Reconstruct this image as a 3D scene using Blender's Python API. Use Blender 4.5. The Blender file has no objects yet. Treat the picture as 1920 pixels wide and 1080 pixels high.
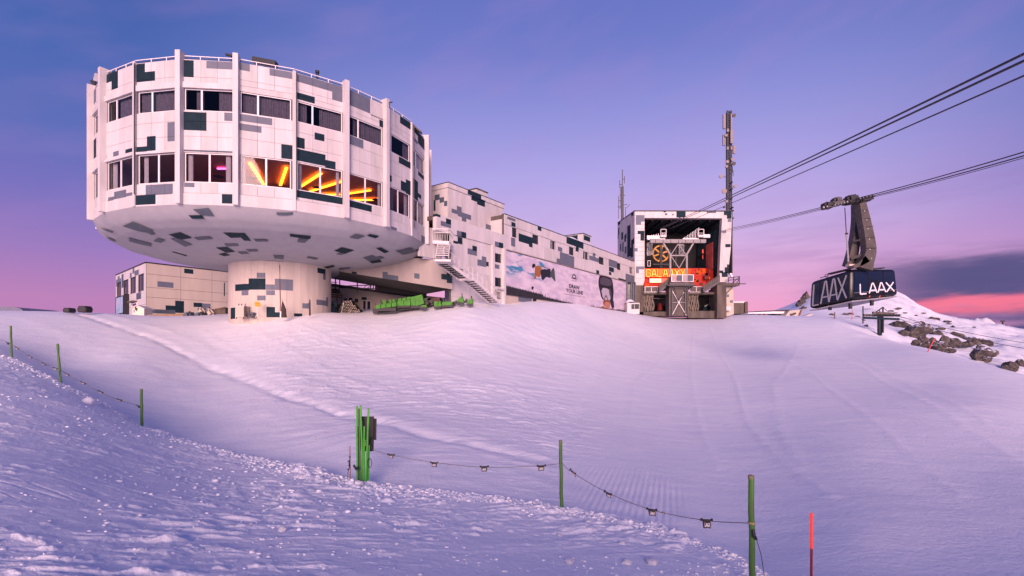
import bpy, bmesh, math, random
import numpy as np
from mathutils import Vector, Matrix, noise as mnoise
random.seed(7); np.random.seed(7)
R_ = math.radians
S = bpy.context.scene
COL = S.collection

# ------------------------------------------------------------------ camera
F = 930.0           # focal length in pixels of the 1920 px wide photograph
HOR = 645.0         # height of the horizon in it
cam_d = bpy.data.cameras.new('camera'); cam = bpy.data.objects.new('camera', cam_d); COL.objects.link(cam)
cam.location = (0, 0, 0); cam.rotation_euler = (math.pi/2, 0, 0)
cam_d.sensor_width = 36.0; cam_d.lens = F/1920*36; cam_d.shift_y = (HOR-540)/1920
cam_d.clip_start = 0.1; cam_d.clip_end = 20000
S.camera = cam

# ------------------------------------------------------------------ colour helpers
def lin(r, g, b):
    return tuple(((c/255)/12.92 if c/255 <= .04045 else ((c/255+.055)/1.055)**2.4) for c in (r, g, b))
def lin4(r, g, b): return lin(r, g, b)+(1,)

# ------------------------------------------------------------------ sky
W = bpy.data.worlds.new('World'); S.world = W; W.use_nodes = True
wn = W.node_tree; wn.nodes.clear(); NL = wn.links
def N(t, **k):
    n = wn.nodes.new(t)
    for a, v in k.items(): setattr(n, a, v)
    return n
def mth(op, a, b=None, c=None, clamp=False):
    n = N('ShaderNodeMath', operation=op, use_clamp=clamp)
    for i, v in enumerate((a, b, c)):
        if v is None: continue
        if isinstance(v, (int, float)): n.inputs[i].default_value = v
        else: NL.new(v, n.inputs[i])
    return n.outputs[0]
def smooth(v, a, b):
    n = N('ShaderNodeMapRange', interpolation_type='SMOOTHSTEP')
    NL.new(v, n.inputs[0]); n.inputs[1].default_value = a; n.inputs[2].default_value = b
    return n.outputs[0]
def ramp(v, stops):
    n = N('ShaderNodeValToRGB'); NL.new(v, n.inputs[0]); e = n.color_ramp.elements
    while len(e) < len(stops): e.new(.5)
    for i, (p, c) in enumerate(stops): e[i].position = p; e[i].color = lin4(*c)
    return n.outputs[0]
def mixc(f, a, b):
    n = N('ShaderNodeMix', data_type='RGBA')
    if isinstance(f, float): n.inputs[0].default_value = f
    else: NL.new(f, n.inputs[0])
    for i, v in ((6, a), (7, b)):
        if isinstance(v, tuple): n.inputs[i].default_value = v
        else: NL.new(v, n.inputs[i])
    return n.outputs[2]
tc = N('ShaderNodeTexCoord'); sx = N('ShaderNodeSeparateXYZ'); NL.new(tc.outputs['Generated'], sx.inputs[0])
dx, dy, dz = sx.outputs
elev = mth('MULTIPLY', mth('ARCSINE', dz), 180/math.pi)
az = mth('MULTIPLY', mth('ARCTAN2', dx, dy), 180/math.pi)
t = mth('DIVIDE', mth('ADD', elev, 10), 100, clamp=True)
def st(l): return [((e+10)/100, c) for e, c in l]
rampA = ramp(t, st([(-2,(232,150,190)),(3,(244,162,202)),(7,(232,174,216)),(12,(206,178,229)),(18,(178,166,229)),(24,(148,148,218)),(30,(116,126,202)),(37,(96,112,190)),(60,(62,84,160)),(90,(48,70,146))]))
rampB = ramp(t, st([(-2,(190,126,176)),(4,(188,130,184)),(8,(158,124,190)),(13,(122,114,190)),(18,(96,110,184)),(24,(78,104,178)),(30,(68,97,170)),(37,(64,90,164)),(60,(56,78,150)),(90,(48,70,146))]))
hx = mth('DIVIDE', dx, mth('POWER', mth('ADD', mth('ADD', mth('MULTIPLY', dx, dx), mth('MULTIPLY', dy, dy)), 1e-5), .5))
hy = mth('DIVIDE', dy, mth('POWER', mth('ADD', mth('ADD', mth('MULTIPLY', dx, dx), mth('MULTIPLY', dy, dy)), 1e-5), .5))
dot = mth('ADD', mth('MULTIPLY', hx, math.sin(R_(9))), mth('MULTIPLY', hy, math.cos(R_(9))))
sky = mixc(smooth(dot, .66, 1.0), rampB, rampA)
# clouds low on the right
cv = N('ShaderNodeCombineXYZ'); NL.new(mth('MULTIPLY', az, .055), cv.inputs[0]); NL.new(mth('ADD', mth('MULTIPLY', elev, .42), mth('MULTIPLY', az, -.02)), cv.inputs[1])
nz = N('ShaderNodeTexNoise'); NL.new(cv.outputs[0], nz.inputs['Vector']); nz.inputs['Scale'].default_value = 1.0; nz.inputs['Detail'].default_value = 7; nz.inputs['Roughness'].default_value = .58
ns = nz.outputs['Fac']
cv2 = N('ShaderNodeCombineXYZ'); NL.new(mth('MULTIPLY', az, .03), cv2.inputs[0]); NL.new(mth('MULTIPLY', elev, .10), cv2.inputs[1])
nz2 = N('ShaderNodeTexNoise'); NL.new(cv2.outputs[0], nz2.inputs['Vector']); nz2.inputs['Detail'].default_value = 4
wob = mth('MULTIPLY', mth('SUBTRACT', nz2.outputs['Fac'], .5), 4.0)
side = mth('MULTIPLY', smooth(az, 29, 42), smooth(az, 200, 120))
e2 = mth('ADD', elev, mth('MULTIPLY', wob, .6))
# soft mauve veil
veil = mth('MULTIPLY', mth('MULTIPLY', smooth(ns, .44, .66), smooth(e2, 17, 9)), mth('MULTIPLY', smooth(az, 6, 40), .32))
sky = mixc(veil, sky, lin4(138, 104, 168))
# thin wide veil higher up (pinkish)
cv3 = N('ShaderNodeCombineXYZ'); NL.new(mth('MULTIPLY', az, .016), cv3.inputs[0]); NL.new(mth('ADD', mth('MULTIPLY', elev, .045), mth('MULTIPLY', az, -.012)), cv3.inputs[1])
nz3 = N('ShaderNodeTexNoise'); NL.new(cv3.outputs[0], nz3.inputs['Vector']); nz3.inputs['Detail'].default_value = 3
sky = mixc(mth('MULTIPLY', smooth(nz3.outputs['Fac'], .42, .68), .14), sky, lin4(176, 138, 206))
# dark stratus bank and the burning strip
bank = mth('MULTIPLY', mth('MULTIPLY', smooth(e2, 8.7, 6.3), side), smooth(ns, .30, .50))
sky = mixc(mth('MULTIPLY', bank, .93), sky, lin4(78, 80, 128))
pk = mth('MULTIPLY', mth('MULTIPLY', smooth(mth('ADD', e2, mth('MULTIPLY', mth('SUBTRACT', ns, .5), 5.0)), 1.9, 2.9), smooth(mth('ADD', e2, mth('MULTIPLY', mth('SUBTRACT', ns, .5), 5.0)), 4.6, 3.3)), side)
sky = mixc(mth('MULTIPLY', pk, .90), sky, lin4(250, 122, 150))
bg = N('ShaderNodeBackground'); NL.new(sky, bg.inputs[0]); bg.inputs[1].default_value = .88
wo = N('ShaderNodeOutputWorld'); NL.new(bg.outputs[0], wo.inputs[0])

# ------------------------------------------------------------------ sun: soft afterglow low behind the camera, from the left
sd = bpy.data.lights.new('sun', 'SUN'); sun = bpy.data.objects.new('sun', sd); COL.objects.link(sun)
sd.energy = 5.0; sd.angle = R_(29); sd.color = lin(255, 210, 203)
sdir = Vector((math.sin(R_(0.5)), -math.cos(R_(0.5)), math.tan(R_(12))))   # towards the light
sun.rotation_euler = sdir.to_track_quat('Z', 'Y').to_euler()

S.view_settings.view_transform = 'Standard'; S.view_settings.look = 'None'
S.view_settings.exposure = .22; S.view_settings.gamma = 1; S.view_settings.use_curve_mapping = False
S.render.engine = 'CYCLES'; S.cycles.use_denoising = True; S.cycles.max_bounces = 6; S.cycles.transparent_max_bounces = 12

# ------------------------------------------------------------------ materials
MATS = {}
def mat(name, c, rough=.7, metal=0.0, var=.0, scale=3.0, bump=.0, bscale=20.0, c2=None, emit=None, estr=0, spec=.5, streak=False, coat=0):
    if name in MATS: return MATS[name]
    m = bpy.data.materials.new(name); m.use_nodes = True; nt = m.node_tree; b = nt.nodes['Principled BSDF']
    b.inputs['Base Color'].default_value = tuple(c)+(1,); b.inputs['Roughness'].default_value = rough; b.inputs['Metallic'].default_value = metal
    b.inputs['Specular IOR Level'].default_value = spec
    if coat: b.inputs['Coat Weight'].default_value = coat; b.inputs['Coat Roughness'].default_value = .1
    g = nt.nodes.new('ShaderNodeTexCoord')
    if var or c2:
        n = nt.nodes.new('ShaderNodeTexNoise'); n.inputs['Scale'].default_value = scale; n.inputs['Detail'].default_value = 6; n.inputs['Roughness'].default_value = .6
        if streak:
            mp = nt.nodes.new('ShaderNodeMapping'); mp.inputs['Scale'].default_value = (1, 1, .18)
            nt.links.new(g.outputs['Object'], mp.inputs[0]); nt.links.new(mp.outputs[0], n.inputs['Vector'])
        else: nt.links.new(g.outputs['Object'], n.inputs['Vector'])
        r = nt.nodes.new('ShaderNodeValToRGB'); r.color_ramp.elements[0].position = .32; r.color_ramp.elements[1].position = .68
        a = c2 if c2 else tuple(x*(1-var) for x in c); d = c if c2 else tuple(min(1, x*(1+var*.5)) for x in c)
        r.color_ramp.elements[0].color = tuple(a)+(1,); r.color_ramp.elements[1].color = tuple(d)+(1,)
        nt.links.new(n.outputs['Fac'], r.inputs[0]); nt.links.new(r.outputs[0], b.inputs['Base Color'])
    if bump:
        n2 = nt.nodes.new('ShaderNodeTexNoise'); n2.inputs['Scale'].default_value = bscale; n2.inputs['Detail'].default_value = 5
        nt.links.new(g.outputs['Object'], n2.inputs['Vector'])
        bp = nt.nodes.new('ShaderNodeBump'); bp.inputs['Strength'].default_value = bump; bp.inputs['Distance'].default_value = .05
        nt.links.new(n2.outputs['Fac'], bp.inputs['Height']); nt.links.new(bp.outputs[0], b.inputs['Normal'])
    if emit:
        b.inputs['Emission Color'].default_value = tuple(emit)+(1,); b.inputs['Emission Strength'].default_value = estr
    MATS[name] = m; return m
WHITE = mat('white_paint', (.585,.555,.55), .65, var=.15, scale=1.1, bump=.06, bscale=7, streak=True)
WHITE2 = mat('white_paint_worn', (.535,.51,.50), .7, var=.17, scale=1.6, bump=.08, bscale=9, streak=True)
CREAM = mat('cream_render', (.50,.435,.365), .75, var=.10, scale=.8, bump=.08, bscale=9, streak=True)
DARK = mat('dark_teal_paint', (.010,.027,.040), .7, spec=.15, var=.25, scale=2.2, bump=.06, bscale=7)
GREY = mat('grey_paint', (.12,.135,.18), .65, var=.12, scale=1.6, bump=.06, bscale=7)
GREY2 = mat('slate_paint', (.07,.09,.12), .65, var=.14, scale=1.6)
JOINT = mat('joint_shadow_gap', (.10,.09,.09), .9)
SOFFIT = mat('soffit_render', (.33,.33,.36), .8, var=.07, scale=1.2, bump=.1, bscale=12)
CONC = mat('raw_concrete', (.14,.115,.095), .9, c2=(.05,.043,.038), scale=.9, bump=.3, bscale=6, streak=True)
STEEL = mat('galvanised_steel', (.42,.42,.44), .45, metal=.6, var=.2, scale=4)
DSTEEL = mat('dark_steel', (.03,.032,.036), .5, metal=.4, var=.2, scale=4)
BLACK = mat('black_rubber', (.012,.012,.014), .6)
FRAMEW = mat('white_window_frame', (.78,.74,.74), .5)
FRAMED = mat('dark_window_frame', (.03,.03,.035), .5)
WOOD = mat('weathered_wood', (.25,.15,.085), .8, c2=(.12,.07,.045), scale=5, streak=True)
CURT = mat('mauve_curtain', (.15,.11,.13), .9, var=.3, scale=6)
CURTW = mat('cream_curtain', (.55,.42,.40), .9, var=.15, scale=6)
ROOM = mat('dim_room_wall', (.16,.10,.09), .9)
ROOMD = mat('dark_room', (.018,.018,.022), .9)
GREENM = mat('lime_green_vinyl', (.035,.21,.006), .5, var=.3, scale=3, spec=.25)
def glass_mat(name, tint, rough=.02, ior=1.45):
    m = bpy.data.materials.new(name); m.use_nodes = True; nt = m.node_tree; nt.nodes.clear()
    tr = nt.nodes.new('ShaderNodeBsdfTransparent'); tr.inputs[0].default_value = tint+(1,)
    gl = nt.nodes.new('ShaderNodeBsdfGlossy'); gl.inputs['Roughness'].default_value = rough; gl.inputs[0].default_value = (.95,.95,1,1)
    fr = nt.nodes.new('ShaderNodeFresnel'); fr.inputs[0].default_value = ior
    a = nt.nodes.new('ShaderNodeMath'); a.operation = 'MULTIPLY_ADD'; a.inputs[1].default_value = .65; a.inputs[2].default_value = .0
    nt.links.new(fr.outputs[0], a.inputs[0])
    ge = nt.nodes.new('ShaderNodeNewGeometry'); iv_ = nt.nodes.new('ShaderNodeMath'); iv_.operation = 'SUBTRACT'; iv_.inputs[0].default_value = 1; nt.links.new(ge.outputs['Backfacing'], iv_.inputs[1])
    ml = nt.nodes.new('ShaderNodeMath'); ml.operation = 'MULTIPLY'; nt.links.new(a.outputs[0], ml.inputs[0]); nt.links.new(iv_.outputs[0], ml.inputs[1])
    mx = nt.nodes.new('ShaderNodeMixShader'); nt.links.new(ml.outputs[0], mx.inputs[0]); nt.links.new(tr.outputs[0], mx.inputs[1]); nt.links.new(gl.outputs[0], mx.inputs[2])
    o = nt.nodes.new('ShaderNodeOutputMaterial'); nt.links.new(mx.outputs[0], o.inputs[0]); return m
GLASS = glass_mat('window_glass', (.82,.86,.9))
DGLASS = mat('dark_reflective_glass', (.012,.020,.028), .12, spec=.3)
def emis(name, c, s):
    return mat(name, c, .5, emit=c, estr=s)
TUBE = emis('orange_tube_light', lin(255,128,24), 11.0)

# ------------------------------------------------------------------ geometry helpers
def ray(px, py): return Vector(((px-960)/F, 1.0, (HOR-py)/F))
def at(px, py, Y): return ray(px, py)*Y
class Z:            # a zoomed crop of the photograph used for measuring
    def __init__(s, ox, oy, k): s.ox, s.oy, s.k = ox, oy, k
    def __call__(s, x, y): return (s.ox+x/s.k, s.oy+y/s.k)
def tag(o, label=None, cat=None, group=None, kind=None):
    if label: o['label'] = label
    if cat: o['category'] = cat
    if group: o['group'] = group
    if kind: o['kind'] = kind
    return o
def thing(name, label, cat, loc=(0,0,0), rz=0, group=None):
    o = bpy.data.objects.new(name, None); COL.objects.link(o); o.location = loc; o.rotation_euler = (0,0,rz); o.empty_display_size = .3
    return tag(o, label, cat, group)
class MB:
    """collects faces (world coordinates) and links them as one mesh object"""
    def __init__(s): s.v = []; s.f = []; s.m = []; s.mats = []
    def mi(s, m):
        if m not in s.mats: s.mats.append(m)
        return s.mats.index(m)
    def face(s, pts, m):
        b = len(s.v); s.v += [tuple(p) for p in pts]; s.f.append(tuple(range(b, b+len(pts)))); s.m.append(s.mi(m)); return s
    def mesh(s, verts, faces, m):
        b = len(s.v); s.v += [tuple(p) for p in verts]; k = s.mi(m)
        for f in faces: s.f.append(tuple(b+i for i in f)); s.m.append(k)
        return s
    def hexa(s, p, m):   # p: 4 bottom + 4 top
        return s.mesh(p, [(0,3,2,1),(4,5,6,7),(0,1,5,4),(1,2,6,5),(2,3,7,6),(3,0,4,7)], m)
    def box(s, c, sz, m, rz=0, M=None):
        x, y, z = (q/2 for q in sz); P = [Vector(q) for q in ((-x,-y,-z),(x,-y,-z),(x,y,-z),(-x,y,-z),(-x,-y,z),(x,-y,z),(x,y,z),(-x,y,z))]
        T = Matrix.Rotation(rz, 3, 'Z') if M is None else M
        return s.hexa([Vector(c)+T@q for q in P], m)
    def bar(s, a, b, w, m, h=None, up=Vector((0,0,1))):
        a = Vector(a); b = Vector(b); d = (b-a); 
        if d.length < 1e-6: return s
        d.normalize(); sdv = d.cross(up)
        if sdv.length < .05: sdv = d.cross(Vector((0,1,0)))
        sdv.normalize(); u = sdv.cross(d).normalized(); h = h or w; x = sdv*w/2; y = u*h/2
        return s.hexa([a-x-y, a+x-y, b+x-y, b-x-y, a-x+y, a+x+y, b+x+y, b-x+y], m)
    def tube(s, pts, r, m, n=8, caps=True):
        pts = [Vector(p) for p in pts]; b = []; rs = r if isinstance(r, (list, tuple)) else [r]*len(pts)
        vs = []; fs = []; ref = Vector((0.013,.02,1))
        for i, p in enumerate(pts):
            d = (pts[min(i+1, len(pts)-1)]-pts[max(i-1, 0)]).normalized()
            x = d.cross(ref)
            if x.length < .1: x = d.cross(Vector((0,1,.01)))
            x.normalize(); y = d.cross(x)
            for k in range(n):
                a = 2*math.pi*k/n; vs.append(p+(x*math.cos(a)+y*math.sin(a))*rs[i])
        for i in range(len(pts)-1):
            for k in range(n): fs.append((i*n+k, i*n+(k+1)%n, (i+1)*n+(k+1)%n, (i+1)*n+k))
        if caps: fs.append(tuple(reversed(range(n)))); fs.append(tuple(range((len(pts)-1)*n, len(pts)*n)))
        return s.mesh(vs, fs, m)
    def prism(s, pts, d, m, mside=None):   # pts planar polygon, d extrusion vector
        pts = [Vector(p) for p in pts]; n = len(pts); d = Vector(d)
        s.face(pts, m); s.face([p+d for p in reversed(pts)], mside or m)
        for i in range(n): s.face([pts[i], pts[i]+d, pts[(i+1)%n]+d, pts[(i+1)%n]], mside or m)
        return s
    def disc(s, c, ax, r, th, m, n=20):
        ax = Vector(ax).normalized(); return s.tube([Vector(c)-ax*th/2, Vector(c)+ax*th/2], r, m, n)
    def build(s, name, parent=None, smooth=False, kind=None, label=None):
        off = Vector((0,0,0)); inv = None
        me = bpy.data.meshes.new(name)
        vs = s.v
        if parent is not None:
            inv = root_matrix(parent).inverted(); vs = [tuple(inv@Vector(p)) for p in vs]
        me.from_pydata(vs, [], s.f)
        for m in s.mats: me.materials.append(m)
        me.polygons.foreach_set('material_index', s.m)
        bm = bmesh.new(); bm.from_mesh(me)
        if smooth: bmesh.ops.remove_doubles(bm, verts=bm.verts, dist=1e-4)
        bmesh.ops.recalc_face_normals(bm, faces=bm.faces); bm.to_mesh(me); bm.free()
        if smooth: me.polygons.foreach_set('use_smooth', [True]*len(me.polygons))
        o = bpy.data.objects.new(name, me); COL.objects.link(o)
        if parent is not None: o.parent = parent
        if kind: o['kind'] = kind
        if label: o['label'] = label
        return o
def local(o):
    return Matrix.Translation(o.location)@o.rotation_euler.to_matrix().to_4x4()
def root_matrix(o):
    M = local(o)
    while o.parent: o = o.parent; M = local(o)@M
    return M
class Plane:
    """vertical wall plane: point = O + u*U + (0,0,v) + d*Nrm"""
    def __init__(s, A, B):   # A, B: xy of the left and right end as seen from outside
        s.O = Vector((A[0], A[1], 0)); s.U = Vector((B[0]-A[0], B[1]-A[1], 0)); s.L = s.U.length; s.U.normalize()
        s.N = Vector((s.U.y, -s.U.x, 0))
    def p(s, u, v, d=0): return s.O+s.U*u+Vector((0,0,v))+s.N*d
    def px(s, px, py, d=0):
        r = ray(px, py); O = s.O+s.N*d; k = O.dot(s.N)/r.dot(s.N); q = r*k
        return ((q-s.O).dot(s.U), q.z)
    def off(s, d): q = s.O+s.N*d; return Plane((q.x, q.y), ((q+s.U*s.L).x, (q+s.U*s.L).y))
def rect_px(pl, z, r, m):
    (x0, y0, x1, y1) = r; a = pl.px(*z(x0, y0)); b = pl.px(*z(x1, y1))
    return (min(a[0], b[0]), min(a[1], b[1]), max(a[0], b[0]), max(a[1], b[1]), m)
def panel(mb, pl, u0, u1, v0, v1, base, patches, holes, d0, d1, mside=None):
    """a wall panel from depth d0 to d1 whose face is cut along paint patches and openings"""
    us = {u0, u1}; vs = {v0, v1}
    P = [p for p in patches if p[0] < u1 and p[2] > u0 and p[1] < v1 and p[3] > v0]
    H = [h for h in holes if h[0] < u1 and h[2] > u0 and h[1] < v1 and h[3] > v0]
    for p in P+H:
        for q in (p[0], p[2]):
            if u0+.004 < q < u1-.004: us.add(q)
        for q in (p[1], p[3]):
            if v0+.004 < q < v1-.004: vs.add(q)
    us = sorted(us); vs = sorted(vs); nu, nv = len(us)-1, len(vs)-1
    g = {}
    for i in range(nu):
        for j in range(nv):
            cu, cv = (us[i]+us[i+1])/2, (vs[j]+vs[j+1])/2
            if any(h[0] < cu < h[2] and h[1] < cv < h[3] for h in H): continue
            m = base
            for p in P:
                if p[0] < cu < p[2] and p[1] < cv < p[3]: m = p[4]
            g[i, j] = m
    if not g: return False
    for (i, j), m in g.items():
        a, b, c, d = us[i], us[i+1], vs[j], vs[j+1]
        mb.face([pl.p(a,c,d1), pl.p(b,c,d1), pl.p(b,d,d1), pl.p(a,d,d1)], m)
        mb.face([pl.p(a,c,d0), pl.p(a,d,d0), pl.p(b,d,d0), pl.p(b,c,d0)], mside or base)
        if (i-1, j) not in g: mb.face([pl.p(a,c,d0), pl.p(a,c,d1), pl.p(a,d,d1), pl.p(a,d,d0)], m)
        if (i+1, j) not in g: mb.face([pl.p(b,c,d1), pl.p(b,c,d0), pl.p(b,d,d0), pl.p(b,d,d1)], m)
        if (i, j-1) not in g: mb.face([pl.p(a,c,d0), pl.p(b,c,d0), pl.p(b,c,d1), pl.p(a,c,d1)], m)
        if (i, j+1) not in g: mb.face([pl.p(a,d,d1), pl.p(b,d,d1), pl.p(b,d,d0), pl.p(a,d,d0)], m)
    return True
def clad(parent, pl, ulist, vlist, base, patches, holes, back=None, thick=.04, gap=.012, name='wall_panel', bt=.22, basef=None):
    """backing wall (one part) and one panel object per cell"""
    u0, u1, v0, v1 = ulist[0], ulist[-1], vlist[0], vlist[-1]
    if back is not None:
        mb = MB(); panel(mb, pl, u0, u1, v0, v1, back, [], holes, -bt, 0); mb.build('backing_wall', parent)
    for i in range(len(ulist)-1):
        for j in range(len(vlist)-1):
            mb = MB(); b = basef(i, j) if basef else base
            if panel(mb, pl, ulist[i]+gap/2, ulist[i+1]-gap/2, vlist[j]+gap/2, vlist[j+1]-gap/2, b, patches, holes, .001, thick):
                mb.build(name, parent)
def frange(a, b, n): return [a+(b-a)*i/n for i in range(n+1)]
def window(parent, pl, u0, u1, v0, v1, splits=(), d=-.10, fw=.05, fm=None, pane=None, curtains=(), fd=.06, cm=None, mw=None):
    fm = fm or FRAMEW; pane = pane or GLASS; mw = mw or fw
    mb = MB()
    def bx(a, b, c, e, dd0=d-fd/2, dd1=d+fd/2, m=fm, q=mb):
        q.hexa([pl.p(a,c,dd0), pl.p(b,c,dd0), pl.p(b,c,dd1), pl.p(a,c,dd1), pl.p(a,e,dd0), pl.p(b,e,dd0), pl.p(b,e,dd1), pl.p(a,e,dd1)], m)
    bx(u0, u0+fw, v0, v1); bx(u1-fw, u1, v0, v1); bx(u0+fw, u1-fw, v0, v0+fw); bx(u0+fw, u1-fw, v1-fw, v1)
    cuts = [u0+fw-mw/2]+[u0+(u1-u0)*s for s in splits]+[u1-fw+mw/2]
    for s in cuts[1:-1]: bx(s-mw/2, s+mw/2, v0+fw, v1-fw)
    fr = mb.build('window', parent)
    for a, b in zip(cuts[:-1], cuts[1:]):
        q = MB(); bx(a+mw/2, b-mw/2, v0+fw, v1-fw, d-.006, d+.006, pane, q); q.build('pane', fr)
    for (a, b, m) in curtains:
        q = MB(); ua, ub = u0+(u1-u0)*a, u0+(u1-u0)*b; n = max(6, int((ub-ua)/.05)); vs = []
        for i in range(n+1):
            u = ua+(ub-ua)*i/n; dd = d-.22+.035*math.sin(i*1.9)+.015*math.sin(i*.7)
            vs += [pl.p(u, v0+.02, dd), pl.p(u, v1-.02, dd)]
        q.mesh(vs, [(2*i, 2*i+2, 2*i+3, 2*i+1) for i in range(n)], m); q.build('curtain', fr, smooth=True)
    return fr
# ------------------------------------------------------------------ snow terrain
def vnoise(x, y, seed=0):
    xi = np.floor(x).astype(np.int64); yi = np.floor(y).astype(np.int64); fx = x-xi; fy = y-yi
    fx = fx*fx*(3-2*fx); fy = fy*fy*(3-2*fy)
    def h(a, b):
        n = (a*374761393+b*668265263+seed*974634777) & 0xffffffff
        n = ((n ^ (n >> 13))*1274126177) & 0xffffffff
        return ((n ^ (n >> 16)) & 0xffff)/65535.0
    return (h(xi,yi)*(1-fx)+h(xi+1,yi)*fx)*(1-fy)+(h(xi,yi+1)*(1-fx)+h(xi+1,yi+1)*fx)*fy-.5
def fbm(x, y, o=4, seed=0, g=.5):
    s = 0; a = 1
    for i in range(o):
        s = s+a*vnoise(x, y, seed+i); c, d = .8, .6; x, y = (c*x-d*y)*2.03+7.1, (d*x+c*y)*2.03+3.7; a *= g
    return s
# control points measured as (pixel x, pixel y, metres along the view axis)
SLOPE = [(0,587,45),(100,587,46),(200,589,48),(-300,590,44),(0,640,32),(0,655,27),(-300,640,30),(-300,700,20),
 (100,620,38),(111,690,29),(111,710,24),(250,591,50),(250,620,41),(250,660,34),(250,700,29),(250,750,24.5),(266,785,21.5),
 (400,597,49),(400,650,38),(400,700,32),(400,780,22.7),(400,828,18.5),(520,598,44),(520,620,41),(520,650,36.5),(520,700,30),(520,760,23.2),(560,830,17.6),(560,862,15.8),
 (620,592,45),(640,588,52),(680,620,41.5),(680,650,37.5),(680,700,31),(680,760,23.5),(680,830,16.5),(680,880,14),(760,580,50),(850,574,48),(850,600,43),
 (850,650,37.5),(850,700,31),(850,780,21.5),(850,850,15.5),(850,910,12.5),(880,577,47),(940,577,51),(1000,573,57),(1000,583,54),(960,573,56),(1060,579,62),(1000,620,47),(1000,650,43),(1000,700,34.5),(1000,780,23.5),(1000,850,16.5),(1000,930,12.3),
 (1100,579,68),(1100,600,62),(1100,650,48),(1100,700,38),(1180,588,80),(1180,620,66),(1280,600,86),(1280,650,62),(1280,700,44),(1280,800,25),(1280,900,15),(1280,985,10.8),
 (1400,590,92),(1400,650,64),(1400,700,45),(1400,800,25),(1400,900,15.5),(1400,1030,9.6),(1500,594,92),(1500,650,62),(1500,720,38),(1500,900,15),(1520,1080,7.8),
 (1600,608,82),(1600,650,62),(1600,720,38),(1600,850,18),(1600,1000,9.8),(1740,656,58),(1740,720,38),(1740,850,18.5),(1740,1050,8.5),(1850,692,44),(1850,760,28),(1850,900,15),(1920,725,37),(1920,800,24),(1920,900,15),(1920,1080,7.8),
 (2100,800,28),(2100,1000,10),(2300,900,18),
 # behind the crest
 (-300,600,80),(0,597,80),(200,600,70),(300,598,62),(420,590,66),(640,580,66),(850,575,70),(1150,590,100),(1300,596,105),(1400,596,110),
 (1480,592,115),(1560,596,110),(1540,590,135),(1440,588,150),(1640,612,95),(1700,640,80),(1760,652,78),(1700,622,105),(1850,678,72),(1920,712,62),(2000,740,60),
 (1760,628,120),(1800,640,110),(1850,655,100),(1900,670,95),(1900,640,130),(1850,625,150),(1800,612,150),(1760,608,150),(1700,600,140),(1640,600,140),(1580,585,150),
 (1516,570,165),(1530,552,185),(1600,541,205),(1650,541,210),(1690,549,210),(1720,572,205),(1745,594,200),(1470,586,170),(1450,590,220),(1400,595,220),
 (1790,603,210),(1830,606,240),(1870,612,250),(1920,622,240),(2050,640,200),(1650,560,170),(1600,575,160),(1700,575,170),(1750,612,260),(1640,600,300),(1850,615,300),(1920,612,330),(1920,640,170),(2000,620,330),(1500,600,330)]
BANK = [(-300,640,30),(-300,720,14),(-300,900,7),(0,663,25),(0,700,18),(0,760,12.5),(0,900,7),(0,1080,4.4),(111,717,19.3),(150,760,15),(266,797,17.2),(300,870,11.5),(300,1000,6.3),(300,1080,4.9),
 (400,838,15.3),(400,900,10.8),(560,872,13.4),(560,950,8.8),(680,902,12.1),(700,1000,7.4),(700,1080,5.6),(850,922,11.4),(1052,950,10.5),(1050,1000,8.6),(1100,1080,6.5),(1180,975,9.9),
 (1280,1003,9.2),(1280,1080,6.8),(1400,1052,8.0),(1400,1090,7.0),(1500,1110,6.9),(1500,1200,5.2),(1900,1200,5.6),(1900,1500,3.4),(1200,1500,3.1),(700,1500,2.7),(200,1500,2.5),(-300,1300,2.8)]
EDGE = [(-600,34),(-300,31),(0,25),(111,19.4),(266,17.2),(400,15.3),(560,13.4),(680,12.1),(850,11.4),(1052,10.6),(1180,10.0),(1280,9.3),(1400,8.1),(1500,6.9),(1700,5.6),(1920,5.0),(2400,4.6)]
def st_(X, Y):
    r = np.hypot(X, Y); a = np.arctan2(X, Y); return a*2.4, np.log(r)*1.25, r
class TPS:
    def __init__(s, pts, extra=(), lam=2e-3):
        P = [(x-960)/F*Y for x, y, Y in pts]; Q = [Y for x, y, Y in pts]; Zz = [(HOR-y)/F*Y for x, y, Y in pts]
        for a in extra: P.append(a[0]); Q.append(a[1]); Zz.append(a[2])
        P = np.array(P); Q = np.array(Q); Zz = np.array(Zz); a, b, r = st_(P, Q); s.a, s.b = a, b
        w = np.maximum(r, 3)   # fit z / r so that errors are angular
        K = s.k(a[:,None]-a[None], b[:,None]-b[None]); n = len(a)
        A = np.zeros((n+3, n+3)); A[:n,:n] = K+lam*np.eye(n); A[:n,n] = 1; A[:n,n+1] = a; A[:n,n+2] = b; A[n:,:n] = A[:n,n:].T
        s.c = np.linalg.solve(A, np.concatenate([Zz/w, np.zeros(3)]))
    @staticmethod
    def k(x, y):
        r2 = x*x+y*y+1e-12; return .5*r2*np.log(r2)
    def __call__(s, X, Y):
        a, b, r = st_(X, Y); sh = a.shape; a = a.ravel(); b = b.ravel(); out = np.zeros(a.shape); n = len(s.a)
        out += s.c[n]+s.c[n+1]*a+s.c[n+2]*b
        for i in range(n): out += s.c[i]*s.k(a-s.a[i], b-s.b[i])
        return out.reshape(sh)*np.maximum(r, 3)
ring = lambda r, z, a0=75: [(r*math.sin(R_(a)), r*math.cos(R_(a)), z) for a in range(a0, 361-a0, 15)]
T_slope = TPS(SLOPE, ring(20,-3.2)+ring(50,-2.5)+ring(120,-6)+ring(300,-20))
T_bank = TPS(BANK, ring(3,-2.1)+ring(8,-2.3)+ring(20,-3)+ring(40,-4))
def smax(a, b, k):
    h = np.clip(.5+.5*(a-b)/k, 0, 1); return b*(1-h)+a*h+k*h*(1-h)
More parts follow.
